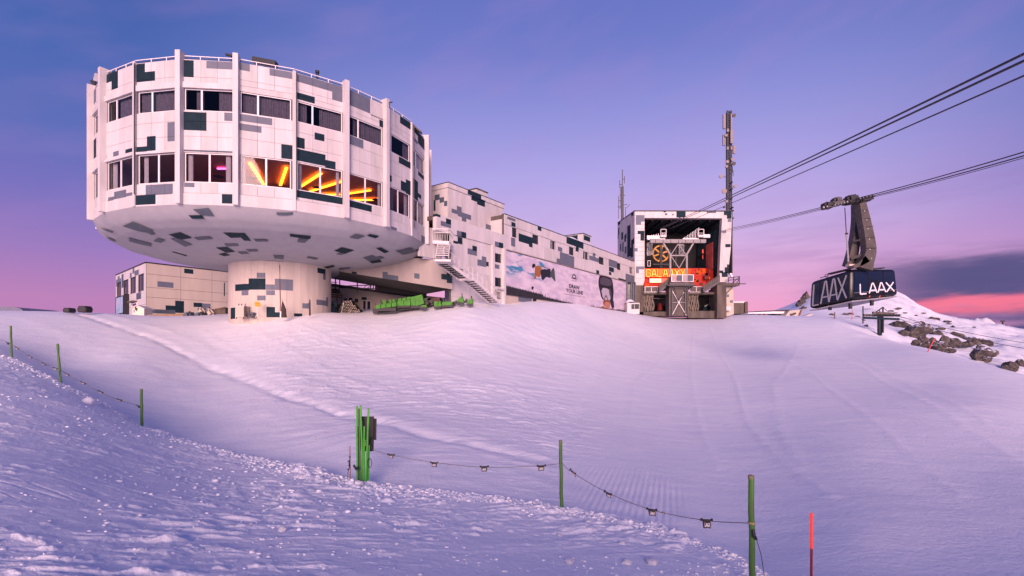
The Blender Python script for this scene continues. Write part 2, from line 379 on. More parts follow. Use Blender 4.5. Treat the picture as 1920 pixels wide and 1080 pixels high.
def edge_r(X, Y):
    a = np.arctan2(X, Y); ea = [math.atan((p-960)/F) for p, Y_ in EDGE]; er = [Y_*math.hypot(1, (p-960)/F) for p, Y_ in EDGE]
    return np.interp(a, ea, er)
CREASE_W = []
CR_K = lambda w: .35 if w < .35 else 1.0
def height(X, Y, fine=False):
    X = np.asarray(X, float); Y = np.asarray(Y, float); a, b, r = st_(X, Y); a = a/2.4
    rc = np.minimum(r, 400); sc = rc/np.maximum(r, 1e-6)
    zs = T_slope(X*sc, Y*sc)
    # beyond 260 m the ground drops into the valley
    far = np.clip((r-430)/900, 0, 1); zs = zs*(1-np.clip((r-450)/300, 0, 1))-far*170
    er = edge_r(X, Y); over = r-er
    wob = fbm(X*.5, Y*.5, 3, 5)*.35
    rb = np.minimum(r, er+.25); q = rb/np.maximum(r, 1e-6)
    zb = T_bank(X*q, Y*q)-np.maximum(over+wob, 0)**1.15*.85
    zb = np.where(r > 70, -400, zb)
    z = smax(zb, zs, .12)
    bank = np.clip((zb-zs)/.25, 0, 1)
    if fine:
        crease = np.zeros_like(z)
        mk = (r > 9) & (r < 100) & (np.abs(np.degrees(a)) < 52)
        xm, ym = X[mk], Y[mk]; acc = np.zeros(xm.shape)
        for (pl_, amp, wd) in CREASE_W:
            best = np.full(xm.shape, 1e9)
            for (p, q) in zip(pl_[:-1], pl_[1:]):
                ex, ey = q[0]-p[0], q[1]-p[1]; L2 = ex*ex+ey*ey; tt = np.clip(((xm-p[0])*ex+(ym-p[1])*ey)/L2, 0, 1)
                best = np.minimum(best, (xm-p[0]-tt*ex)**2+(ym-p[1]-tt*ey)**2)
            acc += amp*CR_K(wd)*np.exp(-best/(wd*wd))
        crease[mk] = acc*(1+1.2*vnoise(xm*1.7, ym*1.7, 301))
        near = np.clip(1-(r-60)/60, 0, 1)
        # bank: wind packed crust, crumbs, ski tracks running across
        an = .35
        xr = X*math.cos(an)+Y*math.sin(an); yr = -X*math.sin(an)+Y*math.cos(an)
        sc1 = fbm(X*1.1, Y*1.1, 4, 11)*.10
        cr = np.maximum(fbm(X*3.2, Y*3.2, 4, 31)-.06, 0)
        st1 = np.abs(vnoise(xr*.55, yr*7.0, 41)); st2 = np.abs(vnoise(X*.35-Y*.2, Y*5+X*1.2, 43))
        crust = np.clip(fbm(X*.45, Y*.45, 3, 71)+.35, 0, 1)
        rim = np.exp(-((over+.9)/1.1)**2)*np.clip((26-np.abs(r-14))/10, 0, 1)
        left = np.clip((2.0-X)/6, .25, 1)
        sk = np.maximum(fbm(xr*1.5+3, yr*8.0, 4, 141)-.10, 0)*.12*np.clip(crust*1.4, .2, 1)+np.maximum(fbm(X*5+1, Y*9, 4, 151)-.14, 0)*.07*np.clip(fbm(X*.6, Y*.6, 3, 155)*3+.35, 0, 1)
        zbn = sc1*.4+sk+cr*.10*crust+cr*.15*rim*left-.02*np.exp(-(st1/.04)**2)*crust-.02*np.exp(-(st2/.03)**2)*np.clip(fbm(X*.3, Y*.3, 2, 77)*3, 0, 1)
        # the piste: long soft tracks, slabs of pressed snow
        azg = np.degrees(a); mid = np.clip((azg+31)/8, 0, 1)*np.clip((12-azg)/8, 0, 1)
        tr = fbm((X*.9+Y*.35)*.8, (Y*.9-X*.25)*3.4, 5, 81)*.036*(mid+.03)
        rough = np.maximum(fbm(X*1.6, Y*4.6, 4, 91), 0)*np.clip(fbm(X*.08, Y*.08, 2, 95)*2+.2, 0, 1)*.11*(mid+.12)
        lump = fbm(X*.10, Y*.10, 2, 61)*.22*np.clip((r-14)/20, 0, 1)
        zsn = (tr+rough)*np.clip((r-8)/16, 0, 1)+lump*.5
        zz = bank*zbn*np.clip(r/6, .3, 1)+(1-bank)*(zsn*near+crease)
        cord = np.clip((azg-6)/3, 0, 1)*np.clip((20-azg)/3, 0, 1)*np.clip((r-10.4)/1.2, 0, 1)*np.clip((17-r)/3, 0, 1)
        zz = zz+(1-bank)*cord*.007*np.sin((X-.32*Y)*2*math.pi/.16)
        # rough natural snow on the hill to the right
        azd = np.degrees(a); hill = np.clip((azd-33)/5, 0, 1)*np.clip((r-78)/20, 0, 1)*np.clip((420-r)/100, 0, 1)
        zz = zz+hill*(fbm(X*.05, Y*.05, 5, 101)*3.2+fbm(X*.25, Y*.25, 3, 105)*.7)
        z = z+zz
    return z
H1 = lambda x, y: float(height(np.array([x]), np.array([y]))[0])
def ground_at(px, Y): X = (px-960)/F*Y; return Vector((X, Y, H1(X, Y)))
def march(px, py, r0=20, r1=400):
    d = ray(px, py); Ys = np.geomspace(r0, r1, 900); zz = height(d.x*Ys, Ys)-d.z*Ys
    k = np.argmax(zz > 0); Y = Ys[k] if zz[k] > 0 else r1; return Vector((d.x*Y, Y, d.z*Y))
CR_PX = [([(150,590),(300,640),(430,700),(540,745),(650,778),(800,815),(1000,860)],-.10,.38),([(190,588),(330,625),(480,690),(600,735),(760,790)],.04,.6),([(60,600),(200,660),(330,720),(470,770),(640,830)],.03,.9),
 ([(1290,612),(1190,720),(1178,800),(1200,880),(1228,950)],.05,.22),([(1300,610),(1296,700),(1310,790),(1345,880)],.05,.2),([(1330,610),(1375,700),(1400,790),(1470,870),(1560,930)],.06,.22),([(1500,640),(1450,720),(1460,800),(1500,880)],.05,.3),
 ([(1400,600),(1520,700),(1650,800),(1800,930)],.05,.25),([(1450,600),(1620,690),(1780,780),(1900,860)],.06,.3),([(1560,640),(1700,720),(1860,800)],.05,.3),([(1040,870),(1100,740),(1140,660),(1160,600)],-.07,.3),([(560,610),(700,670),(900,720),(1060,740)],.07,.3),
 ([(480,620),(620,700),(820,760),(1020,800)],.06,.3),([(700,620),(880,680),(1080,700)],.06,.25),([(950,880),(1100,930),(1280,975)],.05,.3),([(380,620),(520,690),(700,760),(900,820)],.05,.3)]
for (pp_, am_, wd_) in CR_PX:
    pts_ = [march(px_, py_, 8, 200) for px_, py_ in pp_]; CREASE_W.append(([(p_.x, p_.y) for p_ in pts_], am_, wd_))
def grid_mesh(name, azs, rs, m, fn, wrap=True):
    A, Rr = np.meshgrid(azs, rs, indexing='ij'); X = np.sin(A)*Rr; Y = np.cos(A)*Rr; Zq = fn(X, Y)
    na, nr = A.shape; co = np.stack([X, Y, Zq], -1).reshape(-1, 3)
    i = np.arange(na if wrap else na-1)[:,None]; j = np.arange(nr-1)[None]; i2 = (i+1) % na
    f = np.stack([i*nr+j, i*nr+j+1, i2*nr+j+1, i2*nr+j], -1).reshape(-1, 4)
    me = bpy.data.meshes.new(name); me.vertices.add(len(co)); me.vertices.foreach_set('co', co.ravel().astype(np.float32))
    me.loops.add(f.size); me.loops.foreach_set('vertex_index', f.ravel().astype(np.int32))
    me.polygons.add(len(f)); me.polygons.foreach_set('loop_start', np.arange(0, f.size, 4, dtype=np.int32)); me.polygons.foreach_set('loop_total', np.full(len(f), 4, np.int32))
    me.update(calc_edges=True); me.polygons.foreach_set('use_smooth', np.ones(len(f), bool)); me.materials.append(m)
    o = bpy.data.objects.new(name, me); COL.objects.link(o); return o
def snow_mat():
    m = bpy.data.materials.new('snow'); m.use_nodes = True; nt = m.node_tree; b = nt.nodes['Principled BSDF']
    b.inputs['Roughness'].default_value = .55; b.inputs['Specular IOR Level'].default_value = .25
    g = nt.nodes.new('ShaderNodeTexCoord')
    def nse(sc, det, vec=None, rough=.6):
        n = nt.nodes.new('ShaderNodeTexNoise'); n.inputs['Scale'].default_value = sc; n.inputs['Detail'].default_value = det; n.inputs['Roughness'].default_value = rough
        nt.links.new(vec or g.outputs['Object'], n.inputs['Vector']); return n.outputs['Fac']
    r = nt.nodes.new('ShaderNodeValToRGB'); e = r.color_ramp.elements; e[0].position = .3; e[1].position = .7
    e[0].color = (.77,.80,.88,1); e[1].color = (.93,.93,.95,1)
    mq = nt.nodes.new('ShaderNodeMapping'); mq.inputs['Rotation'].default_value = (0,0,.12); mq.inputs['Scale'].default_value = (.45,1.5,1); nt.links.new(g.outputs['Object'], mq.inputs[0])
    nt.links.new(nse(1.0, 10, mq.outputs[0], .66), r.inputs[0]); nt.links.new(r.outputs[0], b.inputs['Base Color'])
    mp = nt.nodes.new('ShaderNodeMapping'); mp.inputs['Rotation'].default_value = (0,0,.4); mp.inputs['Scale'].default_value = (.7,1.5,1); nt.links.new(g.outputs['Object'], mp.inputs[0])
    prev = None
    for (h, st, dist) in ((nse(.9, 9, mp.outputs[0], .7), .5, .10), (nse(9, 6), .5, .05), (nse(60, 3), .35, .012)):
        bp = nt.nodes.new('ShaderNodeBump'); bp.inputs['Strength'].default_value = st; bp.inputs['Distance'].default_value = dist
        nt.links.new(h, bp.inputs['Height'])
        if prev: nt.links.new(prev, bp.inputs['Normal'])
        prev = bp.outputs[0]
    nt.links.new(prev, b.inputs['Normal']); return m
SNOW = snow_mat()
azs = np.radians(np.concatenate([np.arange(-180,-60,3.0), np.linspace(-60,-49,20)[:-1], np.linspace(-49,49,1080), np.linspace(49,60,20)[1:], np.arange(62,180,3.0)]))
rs = np.concatenate([[.02, .8, 1.6, 2.2], np.geomspace(2.6, 20, 560), np.geomspace(20.08, 130, 330), np.geomspace(131, 420, 130), np.geomspace(430, 9000, 40)])
tag(grid_mesh('snow_ground', azs, rs, SNOW, lambda X, Y: height(X, Y, True)), kind='structure', label='groomed ski slope and wind packed snow bank reaching to the hills')
# distant range
def ridge(X, Y):
    a = np.degrees(np.arctan2(X, Y)); r = np.hypot(X, Y); t = (r-2600)/1500
    prof = 165+95*fbm(a*.11+5, a*0, 5, 201)+60*np.exp(-((a-43.4)/1.1)**2)+35*np.exp(-((a-41)/.8)**2)+30*np.exp(-((a-46.6)/1.2)**2)
    prof = np.where(a < 30, 40, prof)
    sh = np.exp(-((t-.35)/.32)**2)
    return -170+(prof+60)*sh+fbm(X*.004, Y*.004, 5, 211)*150*sh+fbm(X*.02, Y*.02, 3, 221)*18*sh
tag(grid_mesh('distant_mountains', np.radians(np.linspace(30, 75, 500)), np.linspace(2000, 4300, 150), mat('far_snow', (.80,.82,.86), .7, c2=(.45,.44,.48), scale=.006), ridge, wrap=False), kind='structure', label='low snowy peaks on the horizon at the right')
# ------------------------------------------------------------------ round restaurant tower
DI = 53.0; AZ0 = -.4347; RR = .263*DI; DP = 2*math.pi/24; PH = .2312; HT = .3711*DI; HB = .1810*DI
DC = Vector((math.sin(AZ0)*DI, math.cos(AZ0)*DI, 0))
def vtx(k, r=RR): a = PH+DP*k; return Vector((DC.x+r*math.sin(a), DC.y-r*math.cos(a), 0))
def facet(k): return Plane(vtx(k), vtx(k+1))
drum = thing('round_restaurant_building', 'round two storey drum in white, teal and grey camouflage cantilevered on a thick column', 'building', (DC.x, DC.y, 2.2))
f1 = facet(-1)
zl = lambda py: f1.px(390, py)[1]
Z_TOP, Z_J1, Z_LIP1, Z_LIP0, Z_W1T, Z_W1B, Z_J2, Z_J3, Z_W2H, Z_W2T, Z_W2B, Z_SILL = [zl(q) for q in (113.6,146,157,164,168,208.8,229,257,278.4,287.5,342.6,363)]
Z_BOT = HB
za=Z(150,90,6.355); zb=Z(150,230,5.684); zc=Z(330,90,6.352); zd=Z(330,230,5.683); ze=Z(540,120,6); zf=Z(540,280,6.355); zg=Z(700,180,6.754); zh=Z(700,320,6)
D, G, G2 = DARK, GREY, GREY2
DP_ = {   # paint patches: facet -> list of (zoom tl, xy, zoom br, xy, colour)
 -5: [(za,25,700,za,110,800,G)],
 -4: [(za,118,510,za,160,600,D),(za,160,480,za,200,640,G),(zb,110,235,zb,180,290,D),(zb,145,290,zb,180,365,D),(zb,115,850,zb,150,900,D),(zb,50,975,zb,75,1045,G)],
 -3: [(za,305,325,za,385,400,D),(za,383,300,za,460,478,D),(zb,490,290,zb,605,300,D),(zb,360,315,zb,420,350,G),(zb,270,348,zb,292,380,G),(zb,370,740,zb,500,795,G),(zb,305,800,zb,370,830,G),(zb,500,755,zb,565,775,G)],
 -2: [(za,680,195,za,780,300,D),(za,680,300,za,900,392,D),(za,1048,890,zb,1025,198,G),(zb,718,150,zb,812,298,D),(zb,605,262,zb,718,312,D),(zb,705,668,zb,995,765,G),(zb,597,780,zb,818,872,D)],
 -1: [(zc,90,145,zc,215,353,D),(zc,365,155,zc,685,262,G),(zc,88,760,zc,367,990,D),(zc,578,770,zc,686,875,G),(zd,90,640,zd,200,690,G),(zd,495,765,zd,612,868,D),(zd,84,288,zd,612,326,G2)],
 0: [(zc,748,165,zc,880,285,G),(zc,1115,245,zc,1385,375,G),(zc,750,785,zc,1147,925,G),(zc,750,900,zc,1020,1015,G),(zd,1122,230,zd,1262,398,D)],
 1: [(ze,60,95,ze,500,315,G),(ze,495,210,ze,612,432,G),(ze,75,312,ze,300,450,D),(ze,297,770,ze,408,875,D),(ze,60,812,ze,187,960,D),(ze,60,945,zf,445,203,D),(zf,440,125,zf,565,240,D),(zf,88,482,zf,650,660,D)],
 2: [(ze,670,255,ze,922,558,G),(ze,925,575,ze,1070,628,D),(ze,1025,625,ze,1070,722,D),(ze,672,795,ze,845,955,G),(zf,715,602,zf,995,750,D)],
 3: [(zg,333,250,zg,482,440,D),(zg,318,762,zg,492,940,D),(zh,175,45,zh,203,130,D),(zh,305,108,zh,365,245,D),(zh,362,95,zh,432,292,D),(zh,190,625,zh,255,680,G)],
 4: [(zg,482,335,zg,560,510,D),(zg,560,450,zg,662,712,D),(zg,495,505,zg,555,620,G),(zg,562,945,zg,635,1070,D),(zh,440,75,zh,498,362,D),(zh,498,248,zh,533,325,D),(zh,530,722,zh,595,845,G)]}
W_UP = {k: .34 for k in range(-6, 8)}; W_UP[1] = .33; W_UP[2] = .30; W_UP[3] = .2
cur_up = {-4: [(0,1,CURT)], -3: [(.35,1,CURT)], -2: [(0,1,CURT)], -1: [(.2,.36,CURT),(.66,1,CURT)], 0: [(0,1,CURT)], 1: [(0,.22,CURT),(.5,1,CURT)], 2: [(.2,.3,CURT),(.34,1,CURT)], 3: [(.8,1,CURT)], 4: [(.5,1,CURTW)]}
cur_lo = {-4: [(.3,1,CURT)], -3: [(.06,.2,CURTW)], -2: [(.06,.17,CURTW)], -1: [(.03,.12,CURTW),(.80,.90,CURTW)], 0: [(.02,.09,CURTW)], 1: [(.03,.12,CURTW),(.88,.96,CURTW)], 2: [(.92,1,CURTW)], 3: [(.0,.4,CURT),(.86,1,CURTW)], 4: [(.6,1,CURTW)]}
HALF = .16
for k in range(-6, 8):
    pl = facet(k); L = pl.L
    pts = []
    for (z1, x0, y0, z2, x1, y1, m) in DP_.get(k, []):
        a = pl.px(*z1(x0, y0)); b = pl.px(*z2(x1, y1)); pts.append((max(0, min(a[0], b[0])), min(a[1], b[1]), min(L, max(a[0], b[0])), max(a[1], b[1]), m))
    uw0, uw1 = HALF+.05, L-HALF-.05
    holes = [(uw0, Z_W1B, uw1, Z_W1T), (uw0, Z_W2B, uw1, Z_W2T)]
    mb = MB(); panel(mb, pl, -.02, L+.02, Z_SILL-.3, Z_TOP-.05, JOINT, [], holes, -.25, 0, ROOM); mb.build('backing_wall', drum)
    ul = [.02]+[uw0+(uw1-uw0)*i/3 for i in (1, 2)]+[L-.02]
    for vl in ([Z_BOT, Z_SILL-.02], ):
        mb = MB(); panel(mb, pl, .0, L, vl[0], vl[1], WHITE, pts, [], -.3, .09); mb.build('base_band', drum)
    for (v0, v1, us) in ((Z_SILL, Z_W2B, ul), (Z_W2T, Z_J3, ul), (Z_J3, Z_J2, ul), (Z_J2, Z_W1B, ul), (Z_W1T, Z_LIP1, [ul[0], ul[-1]]), (Z_LIP1, Z_J1, ul), (Z_J1, Z_TOP, ul)):
        for i in range(len(us)-1):
            mb = MB()
            lip = v0 == Z_W1T and k in (-5,-4,-3,-2,-1)
            base = WHITE if (i+k) % 4 else WHITE2
            if panel(mb, pl, us[i]+.009, us[i+1]-.009, v0+.009, v1-.009, base, pts, [], .001, .16 if lip else .04): mb.build('facade_panel', drum)
    if k in (-5,-4,-3,-2):
        mb = MB(); panel(mb, pl, uw0-.05, uw1+.05, Z_W2T, Z_W2T+.16, WHITE, pts, [], .045, .17); mb.build('window_hood', drum)
    window(drum, pl, uw0, uw1, Z_W1B, Z_W1T, (W_UP[k],), d=-.06, fw=.06, mw=.12, curtains=cur_up.get(k, [(0,1,CURT)]))
    window(drum, pl, uw0, uw1, Z_W2B, Z_W2T, (.5,), d=-.06, fw=.06, mw=.12, curtains=cur_lo.get(k, []))
# the side turned away: plain bays
mb = MB()
for k in range(8, 18):
    pl = facet(k); panel(mb, pl, 0, pl.L, Z_BOT, Z_TOP, WHITE, [], [], -.3, .04)
mb.build('rear_wall', drum)
# pilasters
for k in range(-6, 9):
    q = k % 3; a = PH+DP*k; rad = Vector((math.sin(a), -math.cos(a), 0)); tg = Vector((math.cos(a), math.sin(a), 0)); mb = MB()
    if q != 1: w, pr, top = .34, .42, Z_TOP+.42
    else: w, pr, top = (.22, .16, Z_TOP+.05)
    c = vtx(k); i0 = c-rad*.3; o0 = c+rad*pr
    P = [i0-tg*w/2, i0+tg*w/2, o0+tg*w/2, o0-tg*w/2]; mb.hexa([p+Vector((0,0,Z_BOT)) for p in P]+[p+Vector((0,0,top)) for p in P], WHITE)
    mb.build('pilaster', drum)
    if q == 1:
        mb = MB(); c2 = c+rad*.22+tg*.16; mb.tube([c2+Vector((0,0,Z_SILL)), c2+Vector((0,0,Z_TOP-.1))], .035, FRAMED, 6); mb.build('downpipe', drum)
# roof, slabs and rooms
def ring_disc(mb, r, z0, z1, m, mt=None):
    P = [vtx(k, r) for k in range(24)]; mb.face([p+Vector((0,0,z0)) for p in reversed(P)], m); mb.face([p+Vector((0,0,z1)) for p in P], mt or m)
    for k in range(24):
        a, b = P[k], P[(k+1) % 24]; mb.face([a+Vector((0,0,z0)), b+Vector((0,0,z0)), b+Vector((0,0,z1)), a+Vector((0,0,z1))], m)
mb = MB(); ring_disc(mb, RR-.28, Z_TOP-.5, Z_TOP-.25, ROOMD, SNOW); mb.build('roof', drum)
CEIL = mat('glow_tinted_ceiling', (.55,.26,.17), .7)  # ceiling colour reddened to carry the orange glow of the strips
ZC = Z_W2T+.12
mb = MB(); ring_disc(mb, RR-.28, Z_J3-.05, Z_J2-.1, ROOMD, ROOM); mb.build('floor_slab', drum)
mb = MB(); ring_disc(mb, RR-.29, ZC, ZC+.1, CEIL); clg = mb.build('ceiling', drum)
mb = MB(); ring_disc(mb, RR-.28, Z_SILL-.3, Z_SILL-.05, ROOM); mb.build('floor_slab', drum)
mb = MB(); mb.tube([DC+Vector((0,0,Z_SILL)), DC+Vector((0,0,Z_TOP-.5))], 5.5, ROOM, 24, caps=False); mb.build('core_wall', drum)
for (z1, x0, y0, x1, y1) in ((zf,140,452,395,287),(zf,262,502,640,384),(zf,400,540,620,538),(zf,722,528,985,488),(zf,735,605,1090,603),(zd,785,432,935,660),(zd,1178,478,1112,668)):
    a = z1(x0, y0); b = z1(x1, y1); zq = ZC-.14
    A = ray(*a)*(zq/ray(*a).z); B = ray(*b)*(zq/ray(*b).z)
    mb = MB(); mb.bar(A, B, .20, TUBE, .06); mb.build('light_strip', clg)
for (x, y, z1) in ((810,590,zd),(455,575,zd),(345,455,zf),(1045,600,zf)):   # pendant lamp shades
    p = z1(x, y); A = ray(*p)*((ZC-.55)/ray(*p).z); mb = MB(); mb.tube([A, A+Vector((0,0,.12))], [.36, .08], FRAMED, 12); mb.tube([A+Vector((0,0,.12)), A+Vector((0,0,.55))], .012, FRAMED, 5); mb.build('pendant_lamp', clg)
mb = MB(); p = ray(*zd(490,490)); A = p*((ZC-.12)/p.z); mb.box(A, (.7,.12,.1), emis('pink_lamp', lin(255,90,170), 5)); mb.build('pink_lamp', clg)
# parapet rail
mb = MB()
for k in range(-7, 9):
    a, b = vtx(k, RR-.05), vtx(k+1, RR-.05)
    mb.bar(a+Vector((0,0,Z_TOP+.26)), b+Vector((0,0,Z_TOP+.26)), .05, FRAMEW)
    mb.bar(a+Vector((0,0,Z_TOP+.12)), b+Vector((0,0,Z_TOP+.12)), .03, FRAMED)
    for i in range(1, 3): c = a.lerp(b, i/3); mb.bar(c+Vector((0,0,Z_TOP-.1)), c+Vector((0,0,Z_TOP+.26)), .05, FRAMEW)
mb.build('roof_rail', drum)
mb = MB()
for k in range(-7, 9):
    a, b = vtx(k, RR-.16), vtx(k+1, RR-.16); mb.bar(a+Vector((0,0,Z_TOP-.06)), b+Vector((0,0,Z_TOP-.06)), .34, DSTEEL, .07)
mb.build('parapet_capping', drum)
# soffit bowl
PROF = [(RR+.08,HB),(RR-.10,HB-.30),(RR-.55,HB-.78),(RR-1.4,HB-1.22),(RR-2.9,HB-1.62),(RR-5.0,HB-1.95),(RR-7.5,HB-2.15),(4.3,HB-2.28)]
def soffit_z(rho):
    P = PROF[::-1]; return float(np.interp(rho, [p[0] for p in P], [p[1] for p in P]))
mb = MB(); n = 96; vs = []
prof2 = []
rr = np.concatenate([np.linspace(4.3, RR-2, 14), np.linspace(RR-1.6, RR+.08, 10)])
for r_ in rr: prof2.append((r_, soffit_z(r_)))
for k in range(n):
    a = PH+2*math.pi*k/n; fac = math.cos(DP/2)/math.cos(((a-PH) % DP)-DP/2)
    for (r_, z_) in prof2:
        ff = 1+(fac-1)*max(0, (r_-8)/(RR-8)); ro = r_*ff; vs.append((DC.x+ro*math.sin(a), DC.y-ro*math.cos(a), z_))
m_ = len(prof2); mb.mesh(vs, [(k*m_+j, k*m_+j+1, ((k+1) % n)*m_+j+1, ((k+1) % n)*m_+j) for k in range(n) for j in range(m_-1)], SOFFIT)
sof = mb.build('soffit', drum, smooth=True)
def hit_soffit(px, py):
    d = ray(px, py); Y0, Y1 = 30, 70; prev = None
    for i in range(400):
        Y = Y0+(Y1-Y0)*i/399; p = d*Y; rho = math.hypot(p.x-DC.x, p.y-DC.y)
        if rho < RR+.08:
            h = p.z-soffit_z(rho)
            if h > 0: return d*Y, rho
    return None
zs3 = Z(140,360,4.153); zs4 = Z(480,360,4.153)
SP = [(zs3,[(920,118),(1040,116),(1085,170),(980,170)],G2),(zs3,[(885,176),(985,174),(1012,198),(915,202)],D),
 (zs3,[(372,258),(450,222),(618,290),(560,312)],G2),(zs3,[(540,296),(600,300),(630,322),(600,332)],G2),(zs3,[(82,240),(130,240),(250,275),(250,292)],G2),(zs3,[(200,270),(250,285),(305,306),(290,313)],G2),
 (zs3,[(424,350),(600,395),(598,420),(424,380)],G2),(zs3,[(612,378),(650,352),(708,370),(670,393)],G2),(zs3,[(732,328),(822,308),(915,352),(830,368)],D),(zs3,[(928,352),(1050,340),(1080,360),(960,372)],G2),
 (zs3,[(748,358),(800,350),(918,404),(860,422)],G2),(zs3,[(755,462),(770,462),(876,492),(866,497)],D),(zs3,[(1155,310),(1325,312),(1352,345),(1215,352)],D),(zs3,[(1290,345),(1352,345),(1375,377),(1320,375)],D),
 (zs3,[(1100,430),(1190,422),(1250,462),(1180,468)],D),(zs3,[(1162,400),(1268,398),(1280,415),(1185,420)],G2),(zs3,[(1118,480),(1170,470),(1212,488),(1165,497)],D),(zs3,[(1265,462),(1340,460),(1360,476),(1300,482)],G2),(zs3,[(1330,442),(1418,442),(1432,458),(1360,462)],G2),
 (zs3,[(150,357),(205,360),(290,405),(240,408)],D),(zs3,[(245,352),(280,355),(325,380),(300,383)],G2),
 (zs4,[(160,130),(288,138),(288,163),(160,155)],G2),(zs4,[(264,318),(430,337),(420,360),(266,340)],D),(zs4,[(330,352),(412,360),(378,393),(322,386)],G2),(zs4,[(-20,362),(90,363),(97,383),(0,383)],G2),
 (zs4,[(725,347),(780,318),(855,335),(795,364)],G2),(zs4,[(862,333),(885,318),(960,338),(930,352)],D),(zs4,[(608,453),(668,427),(765,450),(695,476)],D),(zs4,[(622,480),(655,468),(695,476),(660,488)],G2),
 (zs4,[(935,435),(975,427),(1036,462),(1000,472)],D),(zs4,[(1085,453),(1210,427),(1252,460),(1140,486)],G2),(zs4,[(1240,450),(1280,434),(1297,452),(1262,462)],D),(zs4,[(1315,490),(1380,490),(1380,510),(1315,508)],G2),
 (zs4,[(832,508),(905,487),(970,520),(880,535)],G2),(zs4,[(935,505),(970,495),(1003,510),(975,518)],G2),(zs4,[(880,538),(965,520),(982,542),(905,553)],D),(zs4,[(390,510),(410,497),(487,512),(468,524)],G2),
 (zs4,[(133,487),(218,490),(214,522),(146,514)],G2),(zs4,[(515,585),(600,565),(617,575),(540,597)],D),(zs4,[(643,593),(730,581),(735,592),(650,604)],G2),(zs4,[(1092,570),(1130,547),(1188,545),(1150,572)],D),(zs4,[(1055,578),(1100,566),(1095,578),(1060,582)],G2),(zs4,[(1232,585),(1280,562),(1340,565),(1300,590)],D),(zs4,[(750,628),(797,626),(797,640),(770,642)],D)]
for (z1, q, m) in SP:
    c = [hit_soffit(*z1(*p)) for p in q]
    if any(x is None for x in c): continue
    c = [x[0] for x in c]; mb = MB(); n2 = 6; vs = []
    for i in range(n2+1):
        for j in range(n2+1):
            s, t_ = i/n2, j/n2; p = c[0].lerp(c[1], s).lerp(c[3].lerp(c[2], s), t_); rho = math.hypot(p.x-DC.x, p.y-DC.y)
            vs.append((p.x, p.y, soffit_z(rho)-.035))
    mb.mesh(vs, [(i*(n2+1)+j, (i+1)*(n2+1)+j, (i+1)*(n2+1)+j+1, i*(n2+1)+j+1) for i in range(n2) for j in range(n2)], m); mb.build('paint_patch', sof, smooth=True)
# column of vertical boards
CR = .0864*53.0*.985; NB = 48; CB = mat('column_boards', (.52,.46,.405), .7, var=.13, scale=1.4, bump=.1, bscale=8, streak=True)
zk = Z(410,470,7.714); cpat = []
def cyl_px(px, py):
    d = ray(px, py); dd = Vector((d.x, d.y)); c = Vector((DC.x, DC.y)); A = dd.dot(dd); B = -2*dd.dot(c); Cc = c.dot(c)-CR*CR; disc = B*B-4*A*Cc
    Y = (-B-math.sqrt(max(disc, 0)))/(2*A); p = d*Y; return math.atan2(p.x-DC.x, -(p.y-DC.y)), p.z
for (x0,y0,x1,y1,m) in [(550,318,675,395,G),(432,402,678,565,D),(237,490,440,575,D),(680,487,815,570,G),(812,405,1075,580,G),(687,572,815,645,G),(557,648,680,720,G),(330,572,430,645,G),
  (690,812,815,965,D),(815,890,905,965,D),(172,828,238,985,D),(420,890,500,965,G),(1090,905,1210,955,D),(1210,758,1310,840,G),(1415,705,1560,800,G),(1555,670,1585,810,G),(1428,245,1545,345,D),(1510,330,1548,425,G),(672,108,940,160,D),(1655,620,1660,700,G)]:
    a0, h0 = cyl_px(*zk(x0, y0)); a1, h1 = cyl_px(*zk(x1, y1)); cpat.append((min(a0,a1), min(h0,h1), max(a0,a1), max(h0,h1), m))
colp = MB(); colp.tube([DC+Vector((0,0,.5)), DC+Vector((0,0,HB-2.1))], CR-.06, JOINT, 48, caps=False); column = colp.build('column', drum)
for k in range(NB):
    a0 = 2*math.pi*k/NB-math.pi; a1 = a0+2*math.pi/NB
    A = (DC.x+CR*math.sin(a0), DC.y-CR*math.cos(a0)); B = (DC.x+CR*math.sin(a1), DC.y-CR*math.cos(a1)); pl = Plane(A, B)
    if pl.N.dot(Vector((0,0,0))-pl.O) < -6: continue
    pp = [((p[0]-a0)/(a1-a0)*pl.L, p[1], (p[2]-a0)/(a1-a0)*pl.L, p[3], p[4]) for p in cpat if p[2] > a0 and p[0] < a1]
    mb = MB(); panel(mb, pl, .006, pl.L-.006, 1.0, HB-2.1, CB, pp, [], -.04, 0); mb.build('board', column)
# roof gadgets
def gadget(px, py, Y, sz, tilt, m, name, label, cat):
    p = at(px, py, Y); t = thing(name, label, cat, (p.x, p.y, Z_TOP-.1)); M = Matrix.Rotation(tilt, 3, 'Y')
    mb = MB(); mb.box(p, sz, m, M=M); mb.build('housing', t)
    mb = MB(); mb.bar((p.x, p.y, Z_TOP-.3), p, .07, DSTEEL); mb.build('bracket', t); return t
p = vtx(0, RR+.1); gadget(434, 104.5, 37.6, (.85,.18,.14), .22, DSTEEL, 'roof_floodlight', 'dark tube shaped floodlight on top of the pilaster near the middle of the round roof', 'floodlight')
gadget(497, 117, 37.0, (1.75,.5,.34), .19, DSTEEL, 'roof_vent_box', 'long flat dark vent box behind the rail of the round roof', 'vent')
gadget(183, 146, 39.5, (.45,.2,.6), .25, STEEL, 'roof_floodlight', 'grey floodlight at the left shoulder of the round roof', 'floodlight')
gadget(176, 156, 40.5, (.3,.2,.5), -.5, DSTEEL, 'roof_floodlight', 'small dark lamp hanging at the left edge of the round roof', 'floodlight')
gadget(783, 243, 45.0, (.9,.5,.12), .7, CONC, 'roof_floodlight', 'tilted flat panel lamp at the right shoulder of the round roof', 'floodlight')
